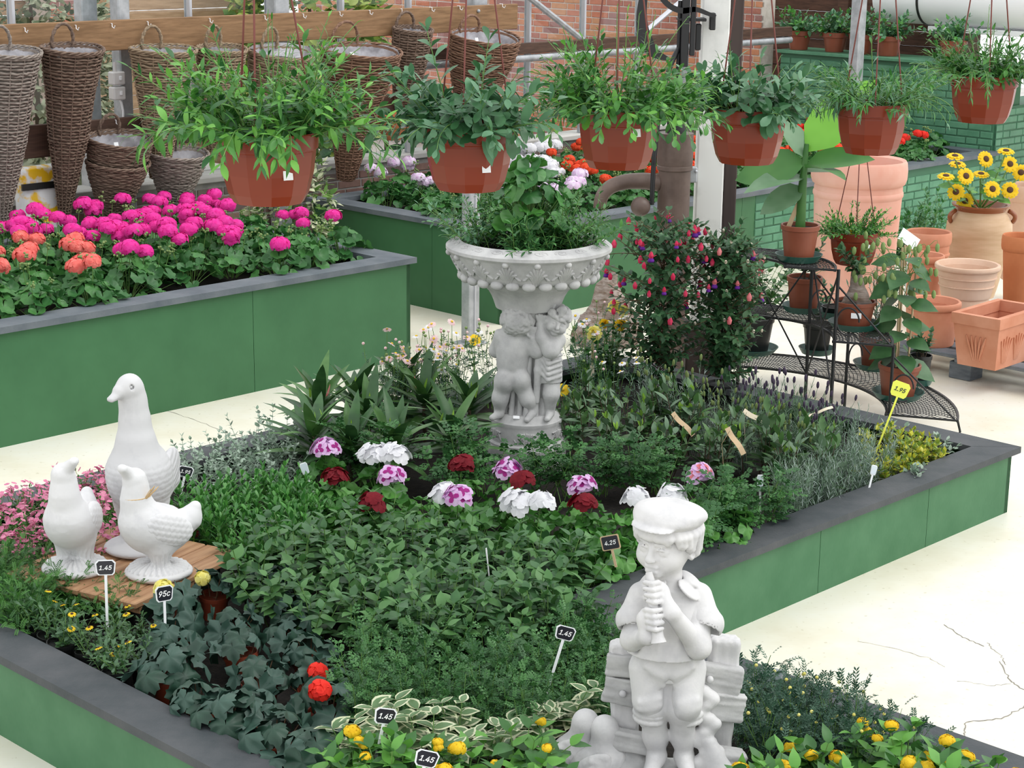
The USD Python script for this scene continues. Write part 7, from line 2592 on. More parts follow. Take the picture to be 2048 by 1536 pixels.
def hang_plant(c, seed, label, n, ln, leafs, mats, spec, spread, bend, parts, extra=None, r0=0.09, up=0.0):
    r = np.random.default_rng(seed)
    t = thing("hanging_plant", label, "plant", c)
    st, lv = [], []
    for j in range(n):
        g = r.uniform(0, 6.28)
        rr_ = r0 * math.sqrt(r.random())
        s = arc_stem(r, (rr_ * math.cos(g), rr_ * math.sin(g), -0.03), g + r.normal(0, 0.3), r.uniform(*spread), ln * r.uniform(0.55, 1.1), r.uniform(*bend), 8)
        s[:, 2] += up * np.linspace(0, 1, len(s)) ** 2
        st.append(s)
        stem_leaves(r, s, leafs, spec, lv)
    if extra:
        extra(r, st, lv)
    emit(t, lv, mats, r, parts)
    emit_stems(t, st, STEM, 0.0022)
    return t


HLAN = [leaf_strip(LANCE, 0.15, 0.2), leaf_strip(LANCE, 0.15, 0.4), leaf_strip(ELL, 0.12, 0.25)]
HNAR = [leaf_strip(NARROW, 0.2, 0.4), leaf_strip(LANCE, 0.2, 0.55)]
HSPA = [leaf_strip(SPAT, 0.12, 0.15), leaf_strip(SPAT, 0.15, 0.35), leaf_strip(ELL, 0.1, 0.2)]


def wisps(nw, ln, T=HNAR, s0=0.045):
    def ex(r, st, lv):
        for j in range(nw):
            g = r.uniform(0, 6.28)
            s = arc_stem(r, (0.06 * math.cos(g), 0.06 * math.sin(g), 0), g, r.uniform(0.2, 1.0), ln * r.uniform(0.8, 1.25), r.uniform(-0.4, 0.6), 9)
            st.append(s)
            stem_leaves(r, s, T, dict(s0=s0, s1=s0 * 0.6, nodes=9, per=1, open=0.7, start=0.35, turn=2.4), lv)
    return ex


def trailers(nw, ln, T=HSPA, s0=0.045):
    def ex(r, st, lv):
        for j in range(nw):
            g = r.uniform(0, 6.28)
            p0 = np.array([0.10 * math.cos(g), 0.10 * math.sin(g), 0.0])
            s = arc_stem(r, p0, g, 1.1, ln * r.uniform(0.7, 1.2), 1.5, 9)
            st.append(s)
            stem_leaves(r, s, T, dict(s0=s0, s1=s0 * 0.6, nodes=7, per=2, open=0.9, start=0.3), lv)
    return ex


def both(*fs):
    def ex(r, st, lv):
        for q in fs:
            q(r, st, lv)
    return ex


HB = 3.75
POTS = [  # rim centre pixel, wire lean, twist, label, sticker
    (535, 262, -0.02, 0.2, "largest brown hanging pot, nearest the viewer at left", (-1.2, -0.55)),
    (938, 250, 0.0, 0.45, "brown hanging pot above the galvanised post left of centre", (-1.55, -0.6)),
    (1238, 216, -0.01, 0.2, "brown hanging pot in front of the pump's spout", (-1.35, -0.35)),
    (1497, 216, -0.01, 0.35, "brown hanging pot just right of the dark post", (-1.42, -0.35)),
    (1745, 205, 0.0, 0.15, "brown hanging pot above the pink terracotta pot", None),
    (1970, 150, -0.02, 0.4, "brown hanging pot at the right edge, furthest of its row", None),
]
PC = []
for (x, y, dx, tw, lab, stk) in POTS:
    t, c = hang_pot(x, y, HB, 0.13, 0.182, lab, dx, tw, sticker=stk)
    PC.append(c)
p7 = at_b(1709, 462, 5.35)
t, c7 = hang_pot(0, 0, 0, 0.13, 0.172, "low brown hanging pot with fine foliage over the black plant stand", 0.0, 0.1, sticker=(-1.2, -0.35), hang=0.62, p=p7)

hang_plant(PC[0], 1001, "huge bright green trailing plant in the nearest hanging pot", 95, 0.29, HLAN, [L["hang"][0], L["hang"][0], L["hang"][2], L["hang"][1]],
           dict(s0=0.074, s1=0.036, nodes=8, per=2, open=0.95, start=0.3), (0.15, 1.25), (0.1, 0.8), 260, both(wisps(26, 0.27, s0=0.042), trailers(16, 0.26, HLAN, 0.075)), 0.10)
hang_plant(PC[1], 1002, "grey-green petunia with spoon-shaped leaves in the second hanging pot", 44, 0.20, HSPA, [L["petunia"][0], L["petunia"][0], L["petunia"][1]],
           dict(s0=0.092, s1=0.05, nodes=6, per=2, open=1.1, start=0.3), (0.3, 1.3), (0.1, 0.6), 220,
           both(lambda r, st, lv: [(st.append(s), stem_leaves(r, s, HSPA, dict(s0=0.085, s1=0.05, nodes=7, per=2, open=0.95, start=0.2), lv)) for s in (arc_stem(r, (-0.05, 0, 0), 3.6, 0.28, 0.27, 0.0), arc_stem(r, (0.02, 0, 0), 0.3, 0.15, 0.24, 0.0))], trailers(9, 0.2, HSPA, 0.06)), 0.10)
hang_plant(PC[2], 1003, "full green trailing plant in the hanging pot before the pump", 95, 0.25, HLAN + HSPA[:1], [L["hang"][0], L["hang"][2], L["hang"][0], L["hang"][1]],
           dict(s0=0.064, s1=0.034, nodes=8, per=2, open=0.95, start=0.3), (0.15, 1.25), (0.1, 0.8), 220, both(wisps(18, 0.28, s0=0.036), trailers(24, 0.28, HSPA, 0.06)), 0.10)
hang_plant(PC[3], 1004, "dark leafy petunia in the hanging pot right of the dark post", 48, 0.21, HSPA, [L["petunia"][0], L["petunia"][0], L["petunia"][1]],
           dict(s0=0.092, s1=0.05, nodes=6, per=2, open=1.1, start=0.3), (0.3, 1.3), (0.1, 0.6), 200, both(wisps(8, 0.2, s0=0.035), trailers(5, 0.22, HLAN, 0.04)), 0.10)
hang_plant(PC[4], 1005, "fine narrow-leaved plant in the hanging pot above the pink pot", 90, 0.20, HNAR, [L["bushy"][0], L["petunia"][1], L["hang"][0]],
           dict(s0=0.048, s1=0.04, nodes=9, per=2, open=0.9, start=0.25), (0.2, 1.3), (0.2, 1.1), 120, both(trailers(14, 0.22, HNAR, 0.045), wisps(4, 0.26, HSPA, 0.05)), 0.10)
hang_plant(PC[5], 1006, "bushy green plant in the rightmost hanging pot", 85, 0.21, HSPA[:1] + HLAN, [L["hang"][0], L["hang"][2], L["hang"][0]],
           dict(s0=0.048, s1=0.03, nodes=8, per=2, open=0.95, start=0.25), (0.15, 1.25), (0.1, 0.7), 150, both(wisps(12, 0.24, s0=0.035), trailers(20, 0.30, HNAR, 0.05)), 0.10)
hang_plant(c7, 1007, "fine pale green plant in the low hanging pot over the plant stand", 80, 0.17, [DI[0]], [L["bushy"][0], L["hang"][0], L["hang"][1]],
           dict(s0=0.030, s1=0.02, nodes=10, per=2, open=0.9, start=0.15), (0.1, 1.3), (0.1, 0.8), 60, None, 0.10)
t = thing("plant_picture_label", "small picture label stuck in the low hanging pot", "label", c7)
obj("card", xf(bbox((-0.03, 0, 0), (0.03, 0.002, 0.035)), None, (-0.02, -0.11, -0.005)), M["tag_cream"], t)
obj("picture", xf(bbox((-0.024, -0.0015, 0.006), (0.024, 0.0, 0.03)), None, (-0.02, -0.11, -0.005)), PT["yellow"], t)

# ------------------------------------------------------------------ wicker wall baskets
WK = [noisy("wicker_brown", (0.09, 0.055, 0.04), (0.25, 0.175, 0.13), 30, 0.75, stretch=(1, 1, 6)),
      noisy("wicker_tan", (0.18, 0.13, 0.08), (0.36, 0.27, 0.18), 30, 0.75, stretch=(1, 1, 6)),
      noisy("wicker_grey", (0.16, 0.13, 0.11), (0.36, 0.31, 0.27), 30, 0.8, stretch=(1, 1, 6)),
      noisy("wicker_red", (0.14, 0.068, 0.042), (0.29, 0.17, 0.11), 30, 0.7, stretch=(1, 1, 6))]


def make_basket(prof, wk, label, loc, rows=34, stakes=15, handle=0.09, liner=0.0, hh=0.14, sticker=False, tube_r=0.0085, seed=0, rim=3, lean=0.15):
    """A cone of woven willow. prof: (depth below the rim, radius); the flat back touches the board."""
    r = np.random.default_rng(seed)
    t = thing("wicker_basket", label, "basket", loc, ROT_A, tilt=(lean, 0))
    pr = np.array(prof, float)
    H_ = pr[-1, 0]
    rad = lambda z: np.interp(z, pr[:, 0], pr[:, 1])
    n = stakes * 4
    ang = np.linspace(0, 2 * math.pi, n, endpoint=False)
    flat = lambda x, y: (x, np.minimum(y, 0.0) + 0.55 * np.maximum(y, 0))
    ms = []
    zz = np.linspace(0.012, H_ - 0.02, rows)
    for k, z in enumerate(zz):
        R0 = rad(z)
        wob = 0.004 * (1 if k % 2 else -1) * np.cos(ang * stakes / 1.0) + r.normal(0, 0.0012, n)
        R1 = R0 + wob
        x, y = flat(R1 * np.cos(ang), R1 * np.sin(ang))
        zj = -z + r.normal(0, 0.0018, n) + 0.004 * math.sin(k) * np.sin(ang + k)
        p = np.column_stack([x, y, zj])
        p = np.vstack([p, p[:1]])
        ms.append(tube(p, tube_r * (0.55 + 0.45 * R0 / pr[0, 1]) * r.uniform(0.8, 1.15), 5, caps=False, flat=min(1.0, H_ / rows / tube_r * 0.62)))
    obj("weave", cat_m(ms), wk, t, smooth=True, kind="stuff")
    ins = []
    v, f = lathe([(rad(z) * 0.93, -z) for z in np.linspace(0.0, H_ - 0.01, 10)], 28)
    x, y = flat(v[:, 0], v[:, 1])
    obj("inner_cone", (np.column_stack([x, y, v[:, 2]]), f), wk, t, smooth=True)
    sk = []
    for k in range(stakes):
        g = 2 * math.pi * k / stakes + 0.1
        z = np.linspace(-0.005, H_ - 0.02, 9)
        x, y = flat((rad(z) + 0.003) * math.cos(g), (rad(z) + 0.003) * math.sin(g))
        sk.append(tube(np.column_stack([x, y, -z]), 0.0045, 5))
    obj("stake", cat_m(sk), wk, t, smooth=True, kind="stuff")
    for k in range(rim):
        a2 = np.linspace(0, 2 * math.pi, 50)
        R1 = pr[0, 1] * 1.015 + 0.007 * np.cos(a2 * 9 + k * 2.1)
        x, y = flat(R1 * np.cos(a2), R1 * np.sin(a2))
        obj("rim_braid", tube(np.column_stack([x, y, 0.004 + 0.008 * np.sin(a2 * 9 + k * 2.1)]), 0.0062, 6, caps=False), wk, t, smooth=True)
    # plastic liner
    v, f = lathe([(rad(0) * 0.97, 0.004 + liner * 0.2), (rad(0.04) * 0.90, -0.035), (rad(0.12) * 0.80, -0.11 + liner), (0.3 * rad(0.12), -0.14 + liner), (0, -0.15 + liner)], 30)
    x, y = flat(v[:, 0], v[:, 1])
    v = np.column_stack([x, y, v[:, 2]])
    v = v + 0.03 * (meshkit.fbm(v * 22 + seed, 3, seed)[:, None] - 0.5) * np.array([0.5, 0.5, 1.2])
    obj("liner", (v, f), M["foil"], t, smooth=True)
    yb = 0.55 * pr[0, 1]
    if handle:
        g = np.linspace(-0.35, math.pi + 0.35, 22)
        for k in range(2):
            p = np.column_stack([handle * np.cos(g) + 0.004 * np.cos(g * 7 + k * math.pi), np.full(22, yb - 0.018) + 0.007 * np.sin(g * 7 + k * math.pi), hh * (np.sin(g) + 0.3) / 1.3 - 0.01])
            obj("handle", tube(p, 0.0085, 6), wk, t, smooth=True)
    if sticker:
        obj("price_sticker", xf(bbox((-0.016, -0.002, -0.014), (0.016, 0.002, 0.014)), rx(-0.5), (-0.01, yb - 0.12, -0.045)), M["sticker"], t)
    return t


TALL = [(0, 0.195), (0.10, 0.178), (0.3, 0.148), (0.55, 0.124), (0.75, 0.088), (0.95, 0.05), (1.07, 0.03)]
CONE = [(0, 0.205), (0.08, 0.185), (0.22, 0.13), (0.38, 0.065), (0.455, 0.025)]
LONG = [(0, 0.22), (0.15, 0.19), (0.4, 0.135), (0.65, 0.09), (0.85, 0.05)]


def hung(x, y, R0, b=10.05, swing=0.0):
    """Where the rim's centre hangs so that the basket's flat back clears the board."""
    return at_b(x, y, b - max(0.55 * R0, swing) - 0.016)


make_basket(TALL, WK[2], "tall grey-brown wicker cone cut off by the left edge", hung(14, 102, 0.2, swing=0.185), rows=52, seed=1, handle=0.075)
make_basket(TALL, WK[0], "tall dark brown wicker cone, second from the left on the board", hung(141, 96, 0.2, swing=0.185), rows=52, seed=2, handle=0.075)
make_basket(LONG, WK[1], "tan wicker cone with a round handle, third from the left on the board", hung(322, 98, 0.22), rows=46, seed=3, lean=0.1, handle=0.075)
make_basket([(0, 0.17), (0.2, 0.15), (0.5, 0.1), (0.7, 0.04)], WK[1], "small tan wicker cone behind the nearest hanging plant", hung(440, 96, 0.17, swing=0.14), rows=36, seed=4, handle=0.06, sticker=True)
make_basket([(0, 0.24), (0.12, 0.23), (0.35, 0.16), (0.6, 0.07)], WK[1], "wide wicker cone with a bulging clear plastic liner", hung(560, 102, 0.24, swing=0.17), rows=34, seed=5, lean=0.2, handle=0.065, liner=0.07)
make_basket([(0, 0.30), (0.12, 0.285), (0.35, 0.2), (0.7, 0.12), (0.95, 0.06)], WK[3], "widest reddish wicker basket with a tall thin hoop handle", hung(716, 98, 0.3, swing=0.195), rows=44, seed=6, lean=0.16, handle=0.12, hh=0.17, sticker=True)
make_basket([(0, 0.155), (0.2, 0.14), (0.45, 0.1), (0.62, 0.05)], WK[0], "small narrow dark wicker basket, second from the right on the board", hung(822, 58, 0.155), rows=32, seed=7, handle=0.085, hh=0.12)
make_basket([(0, 0.285), (0.15, 0.27), (0.4, 0.19), (0.6, 0.11), (0.75, 0.05)], WK[3], "wide brown wicker basket at the right end of the board", hung(964, 70, 0.285, swing=0.2), rows=40, seed=8, lean=0.22, handle=0.10, hh=0.12, sticker=True)
make_basket(CONE, WK[0], "lower wicker cone of the nested pair on the dark board", hung(232, 322, 0.21), rows=34, seed=9, lean=0.2, handle=0, rim=3)
make_basket([(0, 0.215), (0.1, 0.20), (0.16, 0.18)], WK[0], "upper wicker cone nested into another, with a grey plastic liner", hung(236, 275, 0.215), rows=10, seed=10, lean=0.24, handle=0.075, sticker=True, hh=0.13)
make_basket(CONE, WK[2], "grey wicker cone right of the nested pair", hung(352, 305, 0.21), rows=34, seed=11, lean=0.15, handle=0.075)
t = thing("terracotta_wall_pot", "orange clay wall pot half hidden behind the second hanging plant", "pot", at_b(786, 228, 9.9), ROT_A)
obj("pot", lathe([(0, -0.19), (0.05, -0.185), (0.1, -0.12), (0.145, -0.02), (0.155, 0.0), (0.145, 0.0), (0.12, -0.05), (0, -0.1)], 30), M["terra_orange"], t, smooth=40)
obj("hanger", tube([(0, 0.14, 0.0), (0, 0.16, 0.1), (0, 0.15, 0.30)], 0.004, 5), M["steel"], t)


# ------------------------------------------------------------------ shrubs outside
def shrub(name, label, loc, R, Hh, n, mats, seed, size=0.06, stems=True, T=None):
    r = np.random.default_rng(seed)
    t = thing(name, label, "shrub", loc)
    bl = Bits()
    bk = [Bits() for _ in mats]
    T = T or [DI[0], EU[0]]
    for k in range(n):
        d = r.normal(size=3)
        d /= np.linalg.norm(d)
        q = np.array([d[0] * R, d[1] * R * 0.7, Hh * 0.55 + d[2] * Hh * 0.47]) * [1, 1, 1]
        q *= 1 + 0.16 * (meshkit.noise(d[None] * 3 + seed)[0] - 0.5)
        q[:2] *= r.uniform(0.72, 1.0)
        dd = d + r.normal(0, 0.5, 3)
        bk[int(r.integers(len(mats)))].add(*pose(T[k % len(T)], q, dd, UPZ + d, size * r.uniform(0.7, 1.3)))
    for b_, m_ in zip(bk, mats):
        b_.put("foliage", m_, t)
    obj("stem", tube([(0, 0, 0), (0.02, 0, Hh * 0.4), (0, 0, Hh * 0.8)], [0.03, 0.025, 0.01], 7), STEM_W, t, smooth=True)
    return t


def out_loc(x, b):
    c = at_b(x, 200, b)
    return [c[0], c[1], 0.0]


shrub("variegated_shrub", "big pale variegated shrub outside at the top left corner", out_loc(70, 12.0), 0.62, 2.5, 6000, [L["hedge"][0], L["hedge"][1], L["hedge"][1]], 41, 0.075)
shrub("lime_shrub", "lime green shrub outside above the middle of the basket board", out_loc(620, 12.6), 0.7, 2.6, 4000, L["yellowshrub"], 42, 0.12)
shrub("pale_flowering_shrub", "creamy white-leaved shrub behind the corner of the far bed", [*at_b(585, 380, 9.62)[:2], 0.0], 0.30, 0.98, 1500, [L["hedge"][0], L["yellowshrub"][1], VEDGE], 43, 0.055)
shrub("ivy_bush", "grey-green leafy bush behind the lilac geraniums", [*at_b(770, 300, 11.15)[:2], 0.0], 0.48, 1.3, 700, [L["petunia"][1], L["petunia"][0]], 44, 0.12)

# ------------------------------------------------------------------ black plant stand
EC = np.array(W(7.37, 5.50))[:2]
SA0, SA1 = AZ * 0 + ROT_A - 1.10, ROT_A + 0.70


def sector(r0, r1, z, th=0.006, n=26):
    g = np.linspace(SA0, SA1, n)
    v, f = [], []
    for a in g:
        for (rr_, zz) in ((r0, z), (r1, z), (r1, z - th), (r0, z - th)):
            v.append((EC[0] + rr_ * math.cos(a), EC[1] + rr_ * math.sin(a), zz))
    for i in range(n - 1):
        for k in range(4):
            a, b = 4 * i + k, 4 * i + (k + 1) % 4
            f += [(a, b, b + 4), (a, b + 4, a + 4)]
    f += [(0, 2, 1), (0, 3, 2), (4 * n - 4, 4 * n - 3, 4 * n - 2), (4 * n - 4, 4 * n - 2, 4 * n - 1)]
    return np.array(v), np.array(f)


def mesh_tier(t, r0, r1, z):
    """Expanded-metal shelf: crossing diagonal wires inside a flat rim."""
    rim = [sector(r0, r0 + 0.012, z + 0.004, 0.012), sector(r1 - 0.012, r1, z + 0.004, 0.012)]
    for a in (SA0, SA1):
        p = lambda rr_: (EC[0] + rr_ * math.cos(a), EC[1] + rr_ * math.sin(a), z)
        rim.append(tube([p(r0), p(r1)], 0.006, 6))
    obj("tier_rim", cat_m(rim), M["black"], t, kind="stuff")
    ws = []
    step = 0.030
    arc = (SA1 - SA0) * (r0 + r1) / 2
    span = r1 - r0
    k0 = int(span / step)
    for s in (1, -1):
        for k in range(-k0, int(arc / step) + k0):
            u0 = k * step
            pts = []
            for q in np.linspace(0, 1, 5):
                u = (u0 + (q if s > 0 else 1 - q) * span) / ((r0 + r1) / 2)
                if -1e-6 <= u <= SA1 - SA0 + 1e-6:
                    rr_ = r0 + q * span
                    pts.append((EC[0] + rr_ * math.cos(SA0 + u), EC[1] + rr_ * math.sin(SA0 + u), z))
            if len(pts) > 1:
                ws.append(tube(pts, 0.0019, 4, caps=False))
    obj("tier_mesh", cat_m(ws), M["black"], t, kind="stuff", label="expanded metal mesh shelf")


es = thing("plant_stand", "black three-tier metal plant stand with mesh shelves behind the bed corner", "plant stand")
TZ = (0.17, 0.52, 0.88)
TR = ((0.74, 1.10), (0.46, 0.76), (0.20, 0.46))
for (r0, r1), z in zip(TR, TZ):
    mesh_tier(es, r0, r1, z)
for a in (SA0 + 0.05, (SA0 + SA1) / 2, SA1 - 0.05):
    P_ = lambda rr_, z: np.array([EC[0] + rr_ * math.cos(a), EC[1] + rr_ * math.sin(a), z])
    obj("leg", tube([P_(0.47, 0.0), P_(0.47, 0.88)], 0.009, 8), M["black"], es, smooth=True)
    obj("leg", tube([P_(0.76, 0.0), P_(0.76, 0.52)], 0.008, 8), M["black"], es, smooth=True)
    obj("leg", tube([P_(1.09, 0.17), P_(1.11, 0.10), P_(1.07, 0.0)], 0.006, 8), M["black"], es, smooth=True)
    obj("brace", tube([P_(0.47, 0.80), P_(0.76, 0.50)], 0.005, 6), M["black"], es, smooth=True)
    obj("brace", tube([P_(0.76, 0.46), P_(1.08, 0.16)], 0.005, 6), M["black"], es, smooth=True)
    obj("scroll", tube([P_(0.47 + 0.06 + 0.055 * math.cos(g), 0.62 + 0.07 * math.sin(g)) for g in np.linspace(0, 5.2, 20)], 0.0045, 6), M["black"], es, smooth=True)
    obj("scroll", tube([P_(0.76 + 0.06 + 0.05 * math.cos(g), 0.30 + 0.07 * math.sin(g)) for g in np.linspace(0, 5.2, 20)], 0.0045, 6), M["black"], es, smooth=True)
for s in (0, 1):
    a0, a1 = (SA0 + 0.05, (SA0 + SA1) / 2) if s == 0 else ((SA0 + SA1) / 2, SA1 - 0.05)
    Q = lambda a, rr_, z: (EC[0] + rr_ * math.cos(a), EC[1] + rr_ * math.sin(a), z)
    obj("cross_brace", tube([Q(a0, 0.47, 0.86), Q(a1, 0.47, 0.25)], 0.0045, 6), M["black"], es)
    obj("cross_brace", tube([Q(a1, 0.47, 0.86), Q(a0, 0.47, 0.25)], 0.0045, 6), M["black"], es)


def pot_on(pxx, pyy, z, r, h, label, m, saucer=True, slabel=None, rimh=0.16, lab_stick=False):
    p = at(pxx, pyy, z)
    z0 = z + 0.006
    if saucer:
        s = thing("saucer", slabel, "saucer", [p[0], p[1], z0])
        obj("dish", lathe([(0, 0), (r * 0.98, 0), (r * 1.22, 0.035), (r * 1.17, 0.035), (r * 0.96, 0.008), (0, 0.008)], 36), M["saucer"], s, smooth=40)
        obj("foot_ring", lathe([(r * 0.7, -0.001), (r * 0.95, -0.001), (r * 0.95, 0.001)], 30), M["saucer"], s)
        z0 += 0.009
    t = thing("flower_pot", label, "pot", [p[0], p[1], z0])
    obj("body", lathe([(0, 0), (r * 0.74, 0), (r * 0.93, h * (1 - rimh)), (r * 0.80, h * (1 - rimh)), (r * 0.72, 0.02), (0, 0.02)], 36), m, t, smooth=40)
    obj("rim", lathe([(r * 0.93, h * (1 - rimh)), (r * 0.985, h * (1 - rimh) + 0.003), (r, h * 0.98), (r * 0.97, h), (r * 0.90, h * 0.99), (r * 0.88, h * 0.86)], 36), m, t, smooth=40)
    obj("soil", lathe([(0, h * 0.90), (r * 0.89, h * 0.88)], 24), M["soil"], t, kind="stuff")
    if lab_stick:
        d = np.array([-p[0], -p[1], 0])
        d /= np.linalg.norm(d)
        a = math.atan2(d[1], d[0]) + lab_stick
        R = np.stack([[-math.sin(a), math.cos(a), 0], [0, 0, 1.0], [math.cos(a), math.sin(a), 0]], 1)
        rr_ = r * 0.86
        obj("label_sticker", xf(bbox((-0.026, -0.014, 0), (0.026, 0.014, 0.004)), R @ rx(-0.12), [rr_ * math.cos(a), rr_ * math.sin(a), h * 0.55]), M["sticker"], t)
    return np.array([p[0], p[1], z0 + h * 0.9])


ban = pot_on(1597, 523, 0.88, 0.098, 0.175, "brown pot of the banana plant on the top tier", M["pot"], slabel="green saucer on the top tier of the stand")
rosep = pot_on(1502, 706, 0.17, 0.125, 0.20, "large black ribbed pot of the miniature rose on the bottom tier", M["blackpot"], slabel="green saucer under the black rose pot")
bl2 = pot_on(1633, 708, 0.17, 0.085, 0.165, "small black pot in the middle of the bottom tier", M["blackpot"], slabel="green saucer under the small black pot")
cau = pot_on(1707, 658, 0.52, 0.108, 0.135, "brown pot with a woody root on the middle tier", M["pot"], slabel="green saucer on the middle tier under the woody root pot", lab_stick=0.1)
mid2 = pot_on(1606, 624, 0.52, 0.095, 0.18, "brown pot in the shade under the top tier", M["pot"], slabel="dark green saucer under the shaded pot")
low2 = pot_on(1752, 738, 0.17, 0.105, 0.175, "brown pot with a blue card behind the vine's pot", M["pot"], slabel="green saucer under the pot with the blue card", lab_stick=0.1)
vin = pot_on(1795, 797, 0.17, 0.11, 0.17, "brown pot of the climbing vine at the front of the bottom tier", M["pot"], slabel="green saucer at the front end of the bottom tier")
gl1 = pot_on(1838, 770, 0.17, 0.06, 0.15, "dark slender pot behind the climbing vine's pot", M["blackpot"], slabel="green saucer under the dark slender pot")
pot_on(1668, 636, 0.52, 0.07, 0.05, "low dark bowl on the middle tier behind the woody root pot", M["blackpot"], slabel="green saucer behind the woody root pot")

# banana
t = thing("banana_plant", "young banana plant with broad leaves on the plant stand's top tier", "plant", ban)
obj("stem", tube([(0, 0, -0.02), (0.0, 0, 0.2), (0.01, 0, 0.42)], [0.026, 0.022, 0.012], 12), L["banana"][1], t, smooth=True)
BL = [(0.08, 0.10), (0.2, 0.22), (0.4, 0.27), (0.62, 0.25), (0.8, 0.17), (0.93, 0.07)]
for (z, d, up, sz, m, dr, fo) in ((0.38, (0.72, 0.1, 0.85), (-0.6, -0.75, 0.4), 0.50, 0, 0.10, 0.12), (0.33, (-0.85, 0.1, -0.18), (0.2, -0.8, 0.6), 0.36, 1, 0.18, 0.25), (0.35, (-0.4, 0.2, 0.75), (0.4, -0.8, 0.4), 0.24, 2, 0.15, 0.2),
                                  (0.31, (0.95, -0.15, 0.22), (0, -0.45, 0.9), 0.34, 1, 0.12, 0.3), (0.30, (0.45, -0.6, 0.15), (0, 0.3, 1), 0.28, 1, 0.3, 0.2), (0.25, (-0.85, -0.25, 0.12), (0, -0.3, 1), 0.30, 2, 0.4, 0.2), (0.20, (-0.75, -0.1, -0.35), (0.3, -0.6, 0.8), 0.25, 2, 0.2, 0.25), (0.28, (0.6, 0.5, 0.1), (0, -0.3, 1), 0.26, 1, 0.3, 0.2)):
    T_ = leaf_strip(BL, fo, dr)
    v, f, n = pose(T_, np.array([0.01, 0, z]), np.array(d, float), np.array(up, float), sz)
    raw_mesh(fresh(str(t.GetPath()), "leaf"), v, f, L["banana"][m], n)
obj("dry_leaf", xf(bbox((-0.012, -0.002, 0), (0.012, 0.002, 0.13), 0.001), ry(0.35), (-0.06, 0, 0)), M["tag_tan"], t)

# miniature rose
RS = [leaf_strip(OVATE, 0.1, 0.2)]
t = thing("miniature_rose", "miniature rose with small pink blooms in the black ribbed pot", "flowering plant", rosep)
r = np.random.default_rng(61)
st, lv = [], []
for j in range(46):
    s = arc_stem(r, (r.normal(0, 0.03), r.normal(0, 0.03), 0), r.uniform(0, 6.28), r.uniform(0.1, 0.85), r.uniform(0.25, 0.5), r.uniform(-0.1, 0.4), 8)
    st.append(s)
    stem_leaves(r, s, RS, dict(s0=0.066, s1=0.04, nodes=9, per=2, open=1.0, start=0.15), lv)
    if j < 7:
        c = s[-1] + [0, 0, 0.012]
        obj("flower", cat_m([xf(florets(r, 14, 0.015, 0.013, 1.3), None, c), xf(dome_core(0.014), None, c)]), PT["rose"], t, smooth=True, kind="stuff")
emit(t, lv, L["mint"], r, 150)
emit_stems(t, st, STEM, 0.0025)
for k, (sp_, lab, pal, hgt) in enumerate(((bl2, "sparse little plant in the small black pot", L["fuchsia"], 0.2), (mid2, "leafy plant in the shaded pot under the top tier", L["fuchsia"], 0.2), (low2, "grey olive-leaved plant behind the climbing vine", L["lav"], 0.42), (gl1, "small leafy plant in the dark slender pot", L["fuchsia"], 0.12))):
    t = thing("potted_plant", lab, "plant", sp_)
    r = np.random.default_rng(70 + k)
    st, lv = [], []
    for j in range(16 if k == 2 else 7):
        s = arc_stem(r, (r.normal(0, 0.015), r.normal(0, 0.015), 0), r.uniform(0, 6.28), r.uniform(0.05, 0.6), hgt * r.uniform(0.7, 1.2), r.uniform(-0.1, 0.4), 7)
        st.append(s)
        stem_leaves(r, s, [leaf_strip(LANCE, 0.1, 0.1)] if k == 2 else FU, dict(s0=0.05, s1=0.036, nodes=9, per=2, open=0.9, start=0.25), lv)
    emit(t, lv, pal, r, 40)
    emit_stems(t, st, STEM_W, 0.0028)
t = thing("caudex_plant", "plant with a swollen woody root in the labelled pot", "plant", cau)
F = Field((-0.11, -0.11, -0.03), (0.11, 0.11, 0.2), 0.006)
F.add(s_ell((0.01, 0, 0.02), (0.06, 0.05, 0.05))).add(s_cone((0.01, 0, 0.03), (0.0, 0, 0.15), 0.045, 0.028), 0.03).add(s_cone((0.03, -0.02, 0.03), (0.08, -0.03, -0.015), 0.028, 0.015), 0.02).add(s_cone((-0.02, -0.02, 0.03), (-0.07, -0.01, -0.015), 0.028, 0.015), 0.02)
v, f = F.mesh()
obj("root", (v + normals_of(v, f) * 0.012 * (meshkit.fbm(v * [50, 50, 14], 3, 3)[:, None] - 0.5), f), M["driftwood"], t, smooth=True)
r = np.random.default_rng(77)
st, lv = [], []
for j in range(8):
    s = arc_stem(r, (0, 0, 0.14), r.uniform(0, 6.28), r.uniform(0.2, 0.8), 0.16, 0.3, 6)
    st.append(s)
    stem_leaves(r, s, FU, dict(s0=0.055, s1=0.04, nodes=5, per=2, open=1.0, start=0.2), lv)
emit(t, lv, L["fuchsia"], r, 40)
emit_stems(t, st, STEM_W, 0.003)
t = thing("climbing_vine", "climbing vine with pale green seed pods and broad leaves on canes", "plant", vin)
r = np.random.default_rng(78)
for k, (x, y) in enumerate(((-0.02, 0.0), (0.045, 0.02), (0.0, 0.05))):
    obj("cane", tube([(x, y, -0.05), (x * 1.3, y * 1.3, 0.62)], 0.0055, 6), M["tag_tan"], t, smooth=True)
for k in range(24):
    g = k * 2.4
    z = 0.02 + 0.024 * k
    p = np.array([0.03 * math.cos(g), 0.03 * math.sin(g), z])
    d = np.array([math.cos(g), math.sin(g) - 0.3, r.uniform(-0.7, 0.1)])
    v, f, n = pose(leaf_strip(OVATE, 0.15, 0.25), p, d, UPZ + [0, -0.6, 0], r.uniform(0.12, 0.18), wid=1.15)
    raw_mesh(fresh(str(t.GetPath()), "leaf"), v, f, L["mint"][0] if k % 3 else L["fuchsia"][1], n)
vines = []
